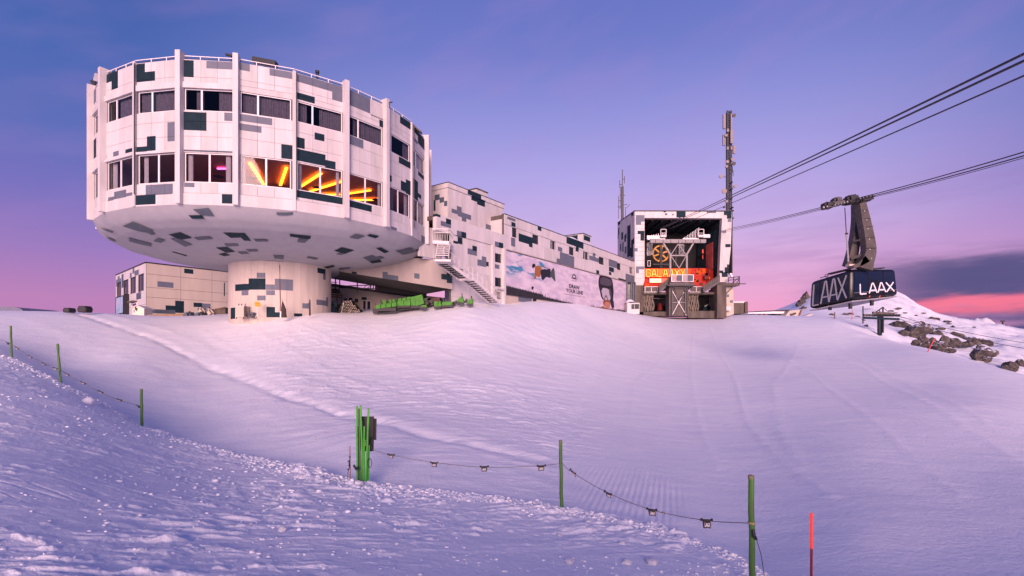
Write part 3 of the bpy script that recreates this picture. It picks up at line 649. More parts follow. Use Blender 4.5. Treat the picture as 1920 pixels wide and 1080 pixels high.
gadget(730, 192, 40.6, (.5,.1,.08), -.1, DSTEEL, 'roof_camera', 'small camera arm on the right hand pilaster top', 'camera')
t = thing('roof_flue', 'thin dark flue pipe standing up behind the round roof edge', 'flue', tuple(at(595, 140, 38.5)))
p = at(595, 150, 38.5); mb = MB(); mb.tube([p, at(595,137,38.5)], .09, DSTEEL, 8); mb.build('pipe', t); mb = MB(); mb.tube([at(595,137.5,38.5), at(595,133,38.5)], [.16,.16], DSTEEL, 8); mb.build('cap', t)
# ------------------------------------------------------------------ long wing with window row
w_ = Vector((.571,.821,0)).normalized(); nW = Vector((w_.y,-w_.x,0))
W0 = at(945, HOR, 56); 
def wplane(d=0, s0=-14, s1=60): A = W0+w_*s0+nW*d; B = W0+w_*s1+nW*d; return Plane((A.x, A.y), (B.x, B.y))
WP = wplane()
wing = thing('long_wing_building', 'long low white camouflage wing with one row of small windows behind the big billboard', 'building', tuple(W0+Vector((0,0,4))))
z5 = Z(780,320,3.859); z6 = Z(930,380,4.91)
uE = lambda x, y, z1=None, pl=WP: pl.px(*(z1(x, y) if z1 else (x, y)))
u945 = WP.px(945,560)[0]; uR = WP.px(1203,560)[0]
zRoof = WP.px(950,403.5)[1]; zG1 = WP.px(945,420.7)[1]; zWb = WP.px(*z6(187,330))[1]; zWt = WP.px(*z6(187,232))[1]; zSp = WP.px(945,466)[1]
ppx = lambda L, pl, z1, g=0: [rect_px(pl, z1, (r[0], r[1]-g*.12*(r[2]-r[0]), r[2], r[3]+g*.22*(r[2]-r[0])), r[4]) for r in L]
wpat = ppx([(100,130,172,172,G),(137,178,172,228,D),(137,325,172,405,G),(205,287,333,383,D),(300,362,333,412,D),(378,210,412,262,D),(643,310,800,415,D),(730,405,757,452,D),(567,405,607,452,G),(585,458,717,598,G),(555,512,587,562,G),
  (855,488,945,545,G),(887,462,912,500,G),(1035,522,1112,600,G),(1037,590,1083,640,D),(1037,636,1060,668,D),(920,620,947,656,D),(1125,695,1190,722,D),(1190,655,1272,745,G)], WP, z6, .4)
wpat += ppx([(655,335,715,372,G),(685,372,715,410,D),(685,482,715,550,G)], WP, z5)
wins = ppx([(145,230,187,325,0),(333,283,388,384,0),(498,335,547,433,0),(670,400,713,487,0),(800,437,850,523,0),(945,482,990,563,0),(1112,535,1145,612,0),(1225,570,1255,645,0)], WP, z6)
wins = [(a, zWb, c, zWt, 0) for a, b, c, d, e in wins]
zBase = 3.0
us = [u945+i*(uR-u945)/10 for i in range(11)]
def basewhite(i, j): return WHITE if (i*7+j*3) % 5 else WHITE2
mb = MB(); panel(mb, WP, u945, uR, zSp, zRoof, JOINT, [], wins, -.25, 0); mb.build('backing_wall', wing)
usr = sorted([u_ for u_ in us if not any(q[0]-.1 < u_ < q[2]+.1 for q in wins)]+[e_ for q in wins for e_ in (q[0], q[2])])
for (v0, v1, uu) in ((zSp, zWb, us), (zWb, zWt, usr), (zWt, zG1, us), (zG1+.05, zRoof, us)):
    for i in range(len(uu)-1):
        mb = MB()
        if panel(mb, WP, uu[i]+.006, uu[i+1]-.006, v0+.006, v1-.006, basewhite(i, int(v0*3)), wpat, wins, .001, .05 if v0 != zG1+.05 else .10): mb.build('wall_panel', wing)
for q in wins:
    window(wing, WP, q[0], q[2], q[1], q[3], (.45,), d=-.12, fw=.05, pane=DGLASS, fm=FRAMED if random.random() < .4 else FRAMEW)
    mb = MB(); pl = WP; mb.hexa([pl.p(q[0]-.04,q[1]-.06,.04), pl.p(q[2]+.04,q[1]-.06,.04), pl.p(q[2]+.04,q[1]-.06,.12), pl.p(q[0]-.04,q[1]-.06,.12), pl.p(q[0]-.04,q[1],.04), pl.p(q[2]+.04,q[1],.04), pl.p(q[2]+.04,q[1],.12), pl.p(q[0]-.04,q[1],.12)], FRAMEW); mb.build('window_sill', wing)
mb = MB(); panel(mb, WP, u945, uR, zBase-2, zSp, CREAM, ppx([(205,860,330,925,G),(340,880,372,915,D)], WP, Z(930,380,4.91)), [], -.3, 0); mb.build('lower_wall', wing)
def slab(pl, u0, u1, v0, v1, d0, d1, m, name, parent):
    mb = MB(); mb.hexa([pl.p(u0,v0,d1), pl.p(u1,v0,d1), pl.p(u1,v0,d0), pl.p(u0,v0,d0), pl.p(u0,v1,d1), pl.p(u1,v1,d1), pl.p(u1,v1,d0), pl.p(u0,v1,d0)], m); return mb.build(name, parent)
slab(WP, u945, uR, zRoof-.5, zRoof-.02, -9, -.26, CONC, 'roof_deck', wing)
slab(WP, u945-.02, uR, zRoof-.01, zRoof+.07, -.3, .14, DSTEEL, 'roof_edge', wing)
slab(WP, uR-.3, uR, zBase-2, zRoof-.5, -9, -.31, WHITE, 'end_wall', wing)
slab(WP, u945, u945+.3, zBase-2, zRoof-.5, -9, -.31, WHITE, 'end_wall', wing)
# snow lying on the roof edge
mb = MB(); n = 60; vs = []
ua = WP.px(*z6(400,225))[0]; ub = WP.px(*z6(1100,470))[0]
for i in range(n+1):
    u = ua+(ub-ua)*i/n; h = .10+.55*max(0, float(fbm(np.array([i*.13]), np.array([3.3]), 3, 7)[0])+.25)*math.sin(math.pi*i/n)**.4
    for (d, k) in ((-.08,0),(-.25,.75),(-.9,1),(-2.2,.7),(-3.2,0)): q = WP.p(u, zRoof+.06+h*k, d); vs.append(q)
mb.mesh(vs, [(i*5+j, (i+1)*5+j, (i+1)*5+j+1, i*5+j+1) for i in range(n) for j in range(4)], SNOW); mb.build('snow_cap', wing, smooth=True)
# rooftop box
bp0, bp1 = z6(690,302), z6(870,302)
rb = thing('rooftop_plant_box', 'small camouflaged plant box on the roof of the long wing', 'vent box', tuple(at(1090, 452, 74)))
PB = wplane(-2.6)
pa = PB.px(*z6(800,285)); pb_ = PB.px(*z6(872,305))
mb = MB(); panel(mb, PB, pa[0], pb_[0], zRoof-.3, pa[1], WHITE, [(pa[0]+.3, pa[1]-.9, pb_[0]-.2, pa[1]-.15, D)], [], -4.5, 0); mb.build('housing', rb)
mb = MB(); P2 = Plane(tuple((PB.p(pa[0],0,-4.5)).xy), tuple((PB.p(pa[0],0,0)).xy)); panel(mb, P2, 0, P2.L, zRoof-.3, pa[1], WHITE, [(1.8, zRoof-.3, 3.6, pa[1]-.1, D)], [], -.05, .02); mb.build('side_panel', rb)
mb = MB(); mb.hexa([PB.p(pa[0]-.1,pa[1],.1), PB.p(pb_[0]+.1,pa[1],.1), PB.p(pb_[0]+.1,pa[1],-4.6), PB.p(pa[0]-.1,pa[1],-4.6), PB.p(pa[0]-.1,pa[1]+.1,.1), PB.p(pb_[0]+.1,pa[1]+.1,.1), PB.p(pb_[0]+.1,pa[1]+.1,-4.6), PB.p(pa[0]-.1,pa[1]+.1,-4.6)], DSTEEL); mb.build('lid', rb)

# stair hall: the part of the wing next to the drum
hall = thing('stair_hall_building', 'tall white stair hall block between the round drum and the billboard wing', 'building', tuple(WP.p(u945-4, 4, -2)))
uL = WP.px(816,560)[0]; uLL = WP.px(846,560)[0]; zHT = WP.px(841,409)[1]; uP = WP.px(*z5(540,700))[0]
zLed1 = WP.px(*z5(640,480))[1]; zLed0 = WP.px(*z5(640,565))[1]
hpat = ppx([(170,372,245,403,G),(208,350,245,385,D),(287,437,320,475,G),(320,445,355,483,D),(300,482,335,528,D),(265,508,300,524,D),(372,568,440,603,G),(407,545,440,578,D),(562,515,592,545,G),(592,522,623,553,D),
  (443,648,508,685,G),(475,622,508,655,G),(508,660,525,690,D),(552,670,572,703,D),(572,680,602,706,G),(130,312,168,332,D)], WP, z5, 1)
hw = ppx([(550,590,615,670,0),(552,767,615,843,0)], WP, z5)
mb = MB(); panel(mb, WP, uLL, u945-.03, 2.0, zLed0, JOINT, [], hw, -.3, -.02); mb.build('backing_wall', hall)
slab(WP, uL-.8, uLL-.01, 8.35, zLed0+.5, -1.5, -1.2, WHITE, 'wall_panel', hall)
mb = MB(); panel(mb, WP, uL, u945-.03, zLed0+.01, zHT, WHITE, hpat, [], -.3, .16); mb.build('balcony_band', hall)
for i, (a, b) in enumerate(zip(frange(uLL, uP-.1, 5)[:-1], frange(uLL, uP-.1, 5)[1:])):
    for (v0, v1) in ((2.0, 4.7), (4.7, 7.4), (7.4, zLed0)):
        mb = MB()
        if panel(mb, WP, a+.006, b-.006, v0+.006, v1-.006, basewhite(i, int(v0)), hpat, hw, -.019, .02): mb.build('wall_panel', hall)
mb = MB(); panel(mb, WP, uP+.35, u945-.05, 2.0, zLed0-.01, WHITE, hpat, hw, -.019, .02); mb.build('wall_panel', hall)
slab(WP, uP-.05, uP+.33, 2.0, zLed0-.01, .0, .34, WHITE, 'pilaster', hall)
slab(WP, u945-.40, u945-.06, 2.0, zLed0-.01, .021, .34, WHITE, 'pilaster', hall)
for q in hw: window(hall, WP, q[0]+.02, q[2]-.02, q[1], q[3], (), d=-.1, fw=.07, pane=DGLASS, fm=FRAMED)
slab(WP, uP+.34, u945-.41, hw[1][1]-.35, hw[1][1]-.15, .021, .42, WHITE2, 'window_ledge', hall)
for (x0,y0,x1,y1) in ((550,868,580,898),(585,880,612,928)):
    q = rect_px(WP, z5, (x0,y0,x1,y1), 0); mb = MB(); n = 7
    for i in range(n): u = q[0]+(q[2]-q[0])*i/(n-1); mb.bar(WP.p(u,q[1],.05), WP.p(u,q[3],.05), .04, DSTEEL)
    for v in (q[1], q[3]): mb.bar(WP.p(q[0],v,.05), WP.p(q[2],v,.05), .05, DSTEEL)
    mb.build('vent_grille', hall)
slab(WP, uL, u945-.03, zHT-.5, zHT-.1, -9, -.31, CONC, 'roof_deck', hall)
slab(WP, uL-1.2, uL-.01, 10.2, zHT-.3, -3, -2.6, WHITE, 'connecting_wall', hall)
# penthouse block
PP = wplane(-1.9); pu0 = PP.px(840,380)[0]; pu1 = PP.px(943,430)[0]; pz = PP.px(840,343)[1]; pzb = zHT-.05
pen = thing('penthouse_block', 'white penthouse block with camouflage crosses rising above the stair hall', 'building', tuple(PP.p(pu0+3, pzb, -3)))
ppat = ppx([(367,138,465,188,D),(398,165,465,222,D),(440,205,497,252,D),(255,278,300,308,G),(293,258,328,312,G),(300,303,397,338,G),(330,322,362,366,G),(503,392,568,425,G),(568,380,597,440,G)], PP, z5, 1)
nb = 14; bs = frange(pu0, pu1, nb)
slab(PP, pu0, pu1, pzb-.2, pz, -7, -.001, JOINT, 'backing_wall', pen)
for i in range(nb):
    mb = MB()
    if panel(mb, PP, bs[i]+.008, bs[i+1]-.008, pzb-.2, pz-.5, WHITE if i % 3 else WHITE2, ppat, [], .001, .04): mb.build('cladding_board', pen)
mb = MB(); panel(mb, PP, pu0-.12, pu1+.1, pz-.48, pz, WHITE, ppat, [], -7.1, .14); mb.build('fascia', pen)
slab(PP, pu0-.15, pu1+.12, pz+.001, pz+.07, -7.1, .17, DSTEEL, 'roof_edge', pen)
PS = Plane(tuple(PP.p(pu0,0,-7).xy), tuple(PP.p(pu0,0,0).xy))
sp = ppx([(137,178,173,210,G2),(173,197,205,228,G2),(205,222,228,255,G2),(130,215,143,290,D)], PS, z5)
for i in range(5):
    mb = MB(); a, b = PS.L*i/5+.01, PS.L*(i+1)/5-.01
    if panel(mb, PS, a, b, pzb-.2, pz-.5, WHITE, sp, [], .001, .04): mb.build('cladding_board', pen)
P3 = wplane(-3.2); ca = P3.px(*z5(437,125)); cb = P3.px(*z5(515,160))
ch = thing('rooftop_chimney_box', 'low white chimney box on the penthouse roof', 'chimney', tuple(P3.p(ca[0], pz, 0)))
slab(P3, ca[0], cb[0], pz, ca[1]-.1, -1.6, 0, WHITE, 'housing', ch)
slab(P3, ca[0]-.1, cb[0]+.1, ca[1]-.1, ca[1], -1.7, .1, CONC, 'cap', ch)

# ------------------------------------------------------------------ sloping canopy slab behind the column
CANM = mat('shaded_canopy_render', (.33,.29,.27), .8, var=.12, scale=1, streak=True)  # cream darkened in its colour to stand for the drum's shade
cano = thing('sloping_canopy', 'heavy sloping white canopy slab with dark underside between column and stairs', 'canopy', tuple(at(760, 560, 50)))
pA, pB = at(612,505,50.5), at(848,542.5,48); tA, tB = Vector((pA.x,pA.y,9.3)), Vector((pB.x,pB.y,8.1)); bA, bB = at(612,521,59), at(797,551.5,57)
pl = Plane((pA.x,pA.y), (pB.x,pB.y)); mb = MB()
n = 24; zq = Z(600,480,6.4)
cp = [rect_px(pl, zq, r[:4], r[4]) for r in [(765,180,840,275,G2),(840,230,915,285,G2),(1133,210,1200,272,G2),(1440,200,1590,265,D),(1500,262,1590,330,D),(385,195,460,222,D)]]
for i in range(n):
    for j in range(10):
        s0, s1 = i/n, (i+1)/n; f = lambda s, t_: pA.lerp(pB, s).lerp(tA.lerp(tB, s), t_)
        q = [f(s0,j/10), f(s1,j/10), f(s1,(j+1)/10), f(s0,(j+1)/10)]; c = (q[0]+q[2])/2; u = (c-pl.O).dot(pl.U); m = CREAM
        for r in cp:
            if r[0] < u < r[2] and r[1] < c.z < r[3]: m = r[4]
        mb.face(q, CANM if m is CREAM else m)
mb.face([tA, tB, tB+(bB-pB), tA+(bA-pA)], CONC); mb.build('fascia', cano)
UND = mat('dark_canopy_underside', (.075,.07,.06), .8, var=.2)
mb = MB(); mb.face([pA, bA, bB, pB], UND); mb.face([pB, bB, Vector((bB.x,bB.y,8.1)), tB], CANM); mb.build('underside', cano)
mb = MB(); c = at(768,533.5,52.5); mb.tube([c, c+Vector((0,0,-.12))], .1, FRAMEW, 8); mb.bar(c+Vector((-.3,0,-.1)), c+Vector((.3,0,-.1)), .03, FRAMEW); mb.build('ceiling_lamp', cano)

# low building behind, seen under the drum
low = thing('low_back_building', 'low cream building with door and dark windows seen under the drum behind the log pile', 'building', tuple(at(700,580,62)))
LP = Plane(tuple(at(600,580,60).xy), tuple(at(860,580,66).xy))
zt0 = LP.px(617,535)[1]; zt1 = LP.px(756,556.5)[1]
lw = [rect_px(LP, zq, r, 0) for r in ((285,505,330,575),(345,500,390,545),(415,510,460,560),(512,530,556,655),(562,535,612,650))]
mb = MB(); panel(mb, LP, 0, LP.L, 2.0, zt1-.2, CREAM, [rect_px(LP, zq, (498,480,560,528), D)], lw, -.3, 0); mb.build('wall', low)
mb = MB(); P = [LP.p(0,zt1-.2,0), LP.p(LP.L,zt1-.2,0), LP.p(LP.L,zt1-.1,0), LP.px(617,535)[0] and LP.p(0,zt0+.1,0)]; mb.prism(P, -LP.N*.3, CREAM); mb.build('gable', low)
for i, q in enumerate(lw): window(low, LP, q[0], q[2], q[1], q[3], (), d=-.1, fw=.06, pane=DGLASS, fm=FRAMED if i < 3 else FRAMEW)
mb = MB(); mb.bar(LP.p(-.5,zt0+.25,.2), LP.p(LP.L,zt1-.55,.2), .25, FRAMED, .3); mb.build('roof_edge', low)
slab(LP, 0, LP.L, 2, 6.0, -7, -.9, ROOMD, 'interior', low)
# dark glazed terrace above it
ter = thing('terrace_railing_frame', 'dark steel railing and post frame in front of the sky under the drum', 'railing', tuple(at(660,540,57)))
for x in (629,637,670,695,700): mb = MB(); mb.bar(at(x,521,57), at(x,548,57), .10, FRAMED); mb.build('post', ter)
for (x0,y0,x1,y1,w) in ((614,529,632,529.5,.07),(614,532,632,532.5,.05),(636,536.5,703,534.5,.09),(636,539.5,703,541,.09),(614,535.5,650,539,.10),(686,542,703,531,.06),(682,540,696,526,.05)):
    mb = MB(); mb.bar(at(x0,y0,57), at(x1,y1,57), w, FRAMED); mb.build('rail', ter)
mb = MB(); mb.hexa([at(703,545,57), at(800,556,57), at(800,556,59), at(703,545,59), at(703,526,57), at(800,549,57), at(800,549,59), at(703,526,59)], ROOMD); mb.build('dark_glazing', ter)
# ------------------------------------------------------------------ outdoor stairs
stair = thing('outdoor_staircase', 'white steel outdoor staircase with railings running down beside the drum to the snow', 'staircase', tuple(at(938,570,50)))
STW = mat('white_steel', (.62,.58,.58), .5, var=.1)
TRD = mat('dark_grating', (.028,.036,.045), .7)
def flight(a, b, wvec, nst, rail_left=True, rail_right=True):
    a, b = Vector(a), Vector(b); d = (b-a)/nst
    for i in range(nst):
        c = a+d*(i+.5); mb = MB(); run = Vector((d.x, d.y, 0)); e = run*.58
        mb.hexa([c-e, c+e, c+e+wvec, c-e+wvec, c-e+Vector((0,0,.05)), c+e+Vector((0,0,.05)), c+e+wvec+Vector((0,0,.05)), c-e+wvec+Vector((0,0,.05))], TRD)
        mb.hexa([c+e*1.02, c+e*1.3, c+e*1.3+wvec, c+e*1.02+wvec, c+e*1.02+Vector((0,0,.07)), c+e*1.3+Vector((0,0,.07)), c+e*1.3+wvec+Vector((0,0,.07)), c+e*1.02+wvec+Vector((0,0,.07))], STW); mb.build('step', stair)
    for off in (Vector((0,0,0)), wvec):
        mb = MB(); mb.bar(a+off, b+off, .07, STW, .28); mb.build('stringer', stair)
    for off, on in ((Vector((0,0,0)), rail_left), (wvec, rail_right)):
        if not on: continue
        mb = MB(); up = Vector((0,0,1.05)); mb.bar(a+off+up, b+off+up, .05, STW); mb.bar(a+off+up*.5, b+off+up*.5, .025, STW)
        for i in range(0, nst+1, 2): p = a+off+d*i; mb.bar(p, p+up, .03, STW)
        mb.build('handrail', stair)
back = -nW*1.2
L1 = at(842,452,45.6)       # top landing front right
tl = at(811,450.5,45.6)
def deck(P, th, m, name):
    mb = MB(); P = [Vector(p) for p in P]; mb.prism(P, (0,0,-th), m); return mb.build(name, stair)
bk = Vector((.12,2.2,0))
deck([tl, L1, L1+bk, tl+bk], .30, STW, 'landing')
mb = MB()
for (a, b) in ((tl, L1), (L1, L1+bk)):
    for h in (1.1,.75,): mb.bar(a+Vector((0,0,h)), b+Vector((0,0,h)), .05, STW)
    for i in range(11): p = a.lerp(b, i/10); mb.bar(p, p+Vector((0,0,1.1)), .025, STW)
mb.bar(tl+Vector((0,0,.78)), L1+Vector((0,0,.66)), .04, DSTEEL, .16)
mb.build('landing_rail', stair)
la = at(821,459,45.2); lb = at(817,482,43.6)
flight(la, lb, Vector((1.12,.05,0)), 6, False, False)
m0 = at(815,486,43.4); deck([m0, m0+Vector((1.4,.1,0)), m0+Vector((1.5,1.5,0)), m0+Vector((0,1.3,0))], .18, STW, 'landing')
mid0 = at(832,486,44.2); mid1 = at(879,521.5,46.6)
flight(mid0, mid1, back, 10)
sm = at(884,521.5,46.9); deck([mid1, sm+w_*.2, sm+w_*.2+back, mid1+back], .16, STW, 'landing')
mb = MB()
for h in (1.05,.55): mb.bar(mid1+Vector((0,0,h)), sm+w_*.2+Vector((0,0,h)), .05, STW)
mb.build('landing_rail', stair)
flight(sm+w_*.2, at(938,568,50.5), back, 12)
mb = MB(); q = mid1+back; 
for i in range(9): p = q+w_*(i*.22-1.2); mb.bar(p+Vector((0,0,.1)), p+Vector((0,0,.95)), .05, DSTEEL)
mb.bar(q+w_*-1.2+Vector((0,0,.95)), q+w_*.6+Vector((0,0,.95)), .06, DSTEEL); mb.build('balustrade', stair)

# ------------------------------------------------------------------ billboard on the wing
zp = Z(940,460,7.68); BP = wplane(.12)
bu0 = BP.px(*zp(45,100))[0]; bu1 = BP.px(*zp(1805,600))[0]; bv1 = BP.px(*zp(45,62))[1]; bv0 = BP.px(*zp(52,705))[1]
bill = thing('advertising_billboard', 'huge lilac advertising banner with upside down snowboarder, slogan and goggled face along the wing', 'billboard', tuple(BP.p((bu0+bu1)/2, bv0, 0)))
def print_mat():
    m = bpy.data.materials.new('billboard_print'); m.use_nodes = True; nt = m.node_tree; b = nt.nodes['Principled BSDF']; b.inputs['Roughness'].default_value = .6; b.inputs['Specular IOR Level'].default_value = .2
    g = nt.nodes.new('ShaderNodeTexCoord'); mp = nt.nodes.new('ShaderNodeMapping'); mp.inputs['Rotation'].default_value = (0,.0,-R_(0)); nt.links.new(g.outputs['UV'], mp.inputs[0])
    s = nt.nodes.new('ShaderNodeSeparateXYZ'); nt.links.new(mp.outputs[0], s.inputs[0])
    def nn(sc, off, det=5):
        q = nt.nodes.new('ShaderNodeMapping'); q.inputs['Scale'].default_value = sc; q.inputs['Location'].default_value = off; q.inputs['Rotation'].default_value = (0,0,R_(38)); nt.links.new(g.outputs['UV'], q.inputs[0])
        n = nt.nodes.new('ShaderNodeTexNoise'); n.inputs['Scale'].default_value = 1; n.inputs['Detail'].default_value = det; nt.links.new(q.outputs[0], n.inputs['Vector']); return n.outputs['Fac']
    def ms(v, a, b_):
        n = nt.nodes.new('ShaderNodeMapRange'); n.interpolation_type = 'SMOOTHSTEP'; nt.links.new(v, n.inputs[0]); n.inputs[1].default_value = a; n.inputs[2].default_value = b_; return n.outputs[0]
    def mul(a, b_): n = nt.nodes.new('ShaderNodeMath'); n.operation = 'MULTIPLY'; nt.links.new(a, n.inputs[0]); nt.links.new(b_, n.inputs[1]); return n.outputs[0]
    def mx(f, a, b_):
        n = nt.nodes.new('ShaderNodeMix'); n.data_type = 'RGBA'; nt.links.new(f, n.inputs[0])
        for i, v in ((6, a), (7, b_)):
            if isinstance(v, tuple): n.inputs[i].default_value = v
            else: nt.links.new(v, n.inputs[i])
        return n.outputs[2]
    sky_ = mx(ms(nn((.5,1.4,1), (3,1,0)), .35, .65), (.48,.41,.52,1), (.62,.55,.62,1))
    blue = mul(mul(ms(nn((.28,1.1,1), (0,.4,0)), .50, .60), ms(s.outputs[0], 12.5, 8)), ms(s.outputs[1], 1.6, 3.0))
    c = mx(blue, sky_, (.06,.22,.36,1))
    nt.links.new(c, b.inputs['Base Color']); return m
PR = print_mat()
BW, BH = bu1-bu0, bv1-bv0
mb = MB(); mb.hexa([BP.p(bu0,bv0,-.06), BP.p(bu1,bv0,-.06), BP.p(bu1,bv0,0), BP.p(bu0,bv0,0), BP.p(bu0,bv1,-.06), BP.p(bu1,bv1,-.06), BP.p(bu1,bv1,0), BP.p(bu0,bv1,0)], PR)
ban = mb.build('banner', bill); me = ban.data; uvl = me.uv_layers.new(name='UVMap')
Mi = root_matrix(ban)
for l in me.loops:
    q = Mi@me.vertices[l.vertex_index].co; uvl.data[l.index].uv = ((q-BP.O).dot(BP.U)-bu0, q.z-bv0)
mb = MB()
for (a, b) in (((bu0,bv0),(bu1,bv0)), ((bu0,bv1),(bu1,bv1)), ((bu0,bv0),(bu0,bv1)), ((bu1,bv0),(bu1,bv1))): mb.bar(BP.p(*a,.01), BP.p(*b,.01), .07, FRAMED, .07)
mb.build('edge_frame', bill)
def inkpoly(pts, m, name, parent=bill, d=.006, z1=zp, pl=BP):
    P = [pl.px(*z1(*p)) for p in pts]; mb = MB(); mb.prism([pl.p(u,v,d) for u, v in P], -pl.N*.004, m); return mb.build(name, parent)
INK = mat('black_ink', (.018,.016,.02), .7, spec=.2); TAN = mat('tan_ink', (.30,.12,.045), .7, spec=.2); SKIN = mat('skin_ink', (.42,.19,.12), .7, spec=.2); NAVY = mat('navy_ink', (.02,.02,.035), .7, spec=.2); SIL = mat('silver_ink', (.42,.38,.44), .6, spec=.2); FOREST = mat('forest_ink', (.045,.045,.055), .8, c2=(.02,.02,.026), scale=3, spec=.1); PALE = mat('pale_ink', (.60,.50,.58), .7, spec=.2)
def smoothp(P, it=2):
    for _ in range(it):
        Q = []
        for i in range(len(P)):
            a, b = P[i], P[(i+1) % len(P)]; Q += [(a[0]*.75+b[0]*.25, a[1]*.75+b[1]*.25), (a[0]*.25+b[0]*.75, a[1]*.25+b[1]*.75)]
        P = Q
    return P
# printed forest skyline
rnd = random.Random(3); top = []; x = 50
while x < 1020:
    y = 575+(x-50)*.245+ (25 if x > 600 else 0); top.append((x, y+6)); h = rnd.choice((8,14,20,46 if rnd.random() < .3 else 12)); top.append((x+7, y-h*1.25)); top.append((x+13, y+4)); x += rnd.randint(14, 26)
fl = top+[(1010, 862), (1020, 868)]+[(1015,872), (52,703)]
P = [BP.px(*zp(*p)) for p in fl]; mb = MB(); base = [BP.px(*zp(x_, 706+(x_-52)*.172)) for x_, y_ in top]
for i in range(len(top)-1):
    a, b = BP.px(*zp(*top[i])), BP.px(*zp(*top[i+1])); c, d_ = base[i], base[i+1]
    mb.face([BP.p(c[0],max(c[1],bv0+.04),.006), BP.p(d_[0],max(d_[1],bv0+.04),.006), BP.p(b[0],b[1],.006), BP.p(a[0],a[1],.006)], FOREST)
mb.build('printed_forest', bill)
inkpoly(smoothp([(480,290),(575,300),(580,350),(560,450),(530,465),(500,430),(470,440),(485,380)]), TAN, 'printed_jacket', d=.008)
inkpoly([(478,430),(510,430),(495,485),(468,485)], TAN, 'printed_arm', d=.010)
inkpoly(smoothp([(470,500),(488,500),(470,585),(455,585)],1), PALE, 'printed_arm', d=.008)
inkpoly(smoothp([(430,600),(450,588),(470,600),(455,640),(435,640)]), INK, 'printed_glove', d=.010)
inkpoly(smoothp([(440,285),(460,262),(485,268),(495,300),(460,330),(445,325)]), INK, 'printed_helmet', d=.010)
inkpoly(smoothp([(555,360),(620,340),(665,350),(690,330),(710,350),(715,465),(690,470),(670,455),(640,455),(610,500),(580,495),(572,440)]), NAVY, 'printed_trousers', d=.011)
inkpoly(smoothp([(745,322),(762,335),(772,440),(782,520),(765,515),(720,460),(700,440),(712,370)]), mat('dark_green_ink', (.05,.07,.065), .6), 'printed_snowboard', d=.013)
inkpoly([(575,300),(640,315),(690,345),(688,352),(638,324),(573,308)], INK, 'printed_arm', d=.012)
inkpoly(smoothp([(1402,470),(1420,430),(1500,440),(1590,472),(1608,560),(1618,650),(1612,770),(1600,810),(1450,800),(1415,650),(1395,560)],2), NAVY, 'printed_helmet', d=.008)
inkpoly(smoothp([(1430,612),(1545,618),(1575,720),(1570,790),(1530,800),(1470,790)],1), SIL, 'printed_goggles', d=.011)
for P_ in ([(1482,800),(1490,750),(1506,722),(1522,752),(1536,800)],):
    for a_, b_ in zip(P_[:-1], P_[1:]): ua_, ub_ = BP.px(*zp(*a_)), BP.px(*zp(*b_)); mb = MB(); mb.bar(BP.p(ua_[0],ua_[1],.018), BP.p(ub_[0],ub_[1],.018), .22, mat('brown_ink', (.09,.025,.02), .7), .01, up=BP.N); mb.build('printed_loop', bill)
inkpoly(smoothp([(1462,800),(1500,785),(1560,790),(1575,870),(1500,890),(1465,850)],1), mat('rust_ink', (.22,.06,.04), .7), 'printed_hair', d=.013)
inkpoly(smoothp([(1425,470),(1470,455),(1575,490),(1595,560),(1560,590),(1480,575),(1420,560)],2), mat('slate_ink', (.06,.055,.08), .6), 'printed_visor', d=.012)
inkpoly(smoothp([(1400,560),(1600,610),(1605,640),(1560,632),(1425,600)],1), INK, 'printed_rim', d=.0135)
inkpoly(smoothp([(1545,620),(1572,625),(1590,760),(1560,740)],1), mat('slate_ink', (.06,.055,.08), .6), 'printed_shade', d=.014)
inkpoly(smoothp([(1478,830),(1520,808),(1568,830),(1570,880),(1540,915),(1500,905)],2), SKIN, 'printed_face', d=.016)
inkpoly(smoothp([(1425,890),(1470,870),(1500,905),(1560,915),(1600,905),(1645,945),(1560,940),(1420,922)],1), TAN, 'printed_collar', d=.014)
inkpoly(smoothp([(1560,780),(1585,760),(1615,790),(1625,900),(1600,915),(1580,880)],1), NAVY, 'printed_strap', d=.017)
for i, (x_, h) in enumerate(((1290,35),(1300,60),(1312,50),(1322,78),(1335,68),(1345,30),(1390,25),(1402,20))): inkpoly([(x_-9, 905+i*3), (x_, 905+i*3-h), (x_+9, 908+i*3)], GREY2, 'printed_tree', d=.007)
def text(s, font_h, name, parent, m, frame, bold=0, width=None, depth=.004, space=1.0):
    """lettering as a thin solid mesh; frame = (origin, right, up, out) of the lower left corner"""
    cu = bpy.data.curves.new(name, 'FONT'); cu.body = s; cu.size = 1; cu.extrude = .5; cu.offset = bold; cu.space_character = space; cu.resolution_u = 3
    tmp = bpy.data.objects.new(name, cu); COL.objects.link(tmp); bpy.context.view_layer.update()
    me = bpy.data.meshes.new_from_object(tmp.evaluated_get(bpy.context.evaluated_depsgraph_get())); bpy.data.objects.remove(tmp); bpy.data.curves.remove(cu)
    co = [v.co.copy() for v in me.vertices]; x0 = min(c.x for c in co); x1 = max(c.x for c in co); y0 = min(c.y for c in co); y1 = max(c.y for c in co)
    kx = (width/(x1-x0)) if width else font_h/(y1-y0); ky = font_h/(y1-y0); o, r, u, nn_ = [Vector(q) for q in frame]; inv = root_matrix(parent).inverted()
    for v, c in zip(me.vertices, co): v.co = inv@(o+r*(c.x-x0)*kx+u*(c.y-y0)*ky+nn_*(c.z+.5)*depth)
    me.materials.clear(); me.materials.append(m); ob = bpy.data.objects.new(name, me); COL.objects.link(ob); ob.parent = parent; return ob
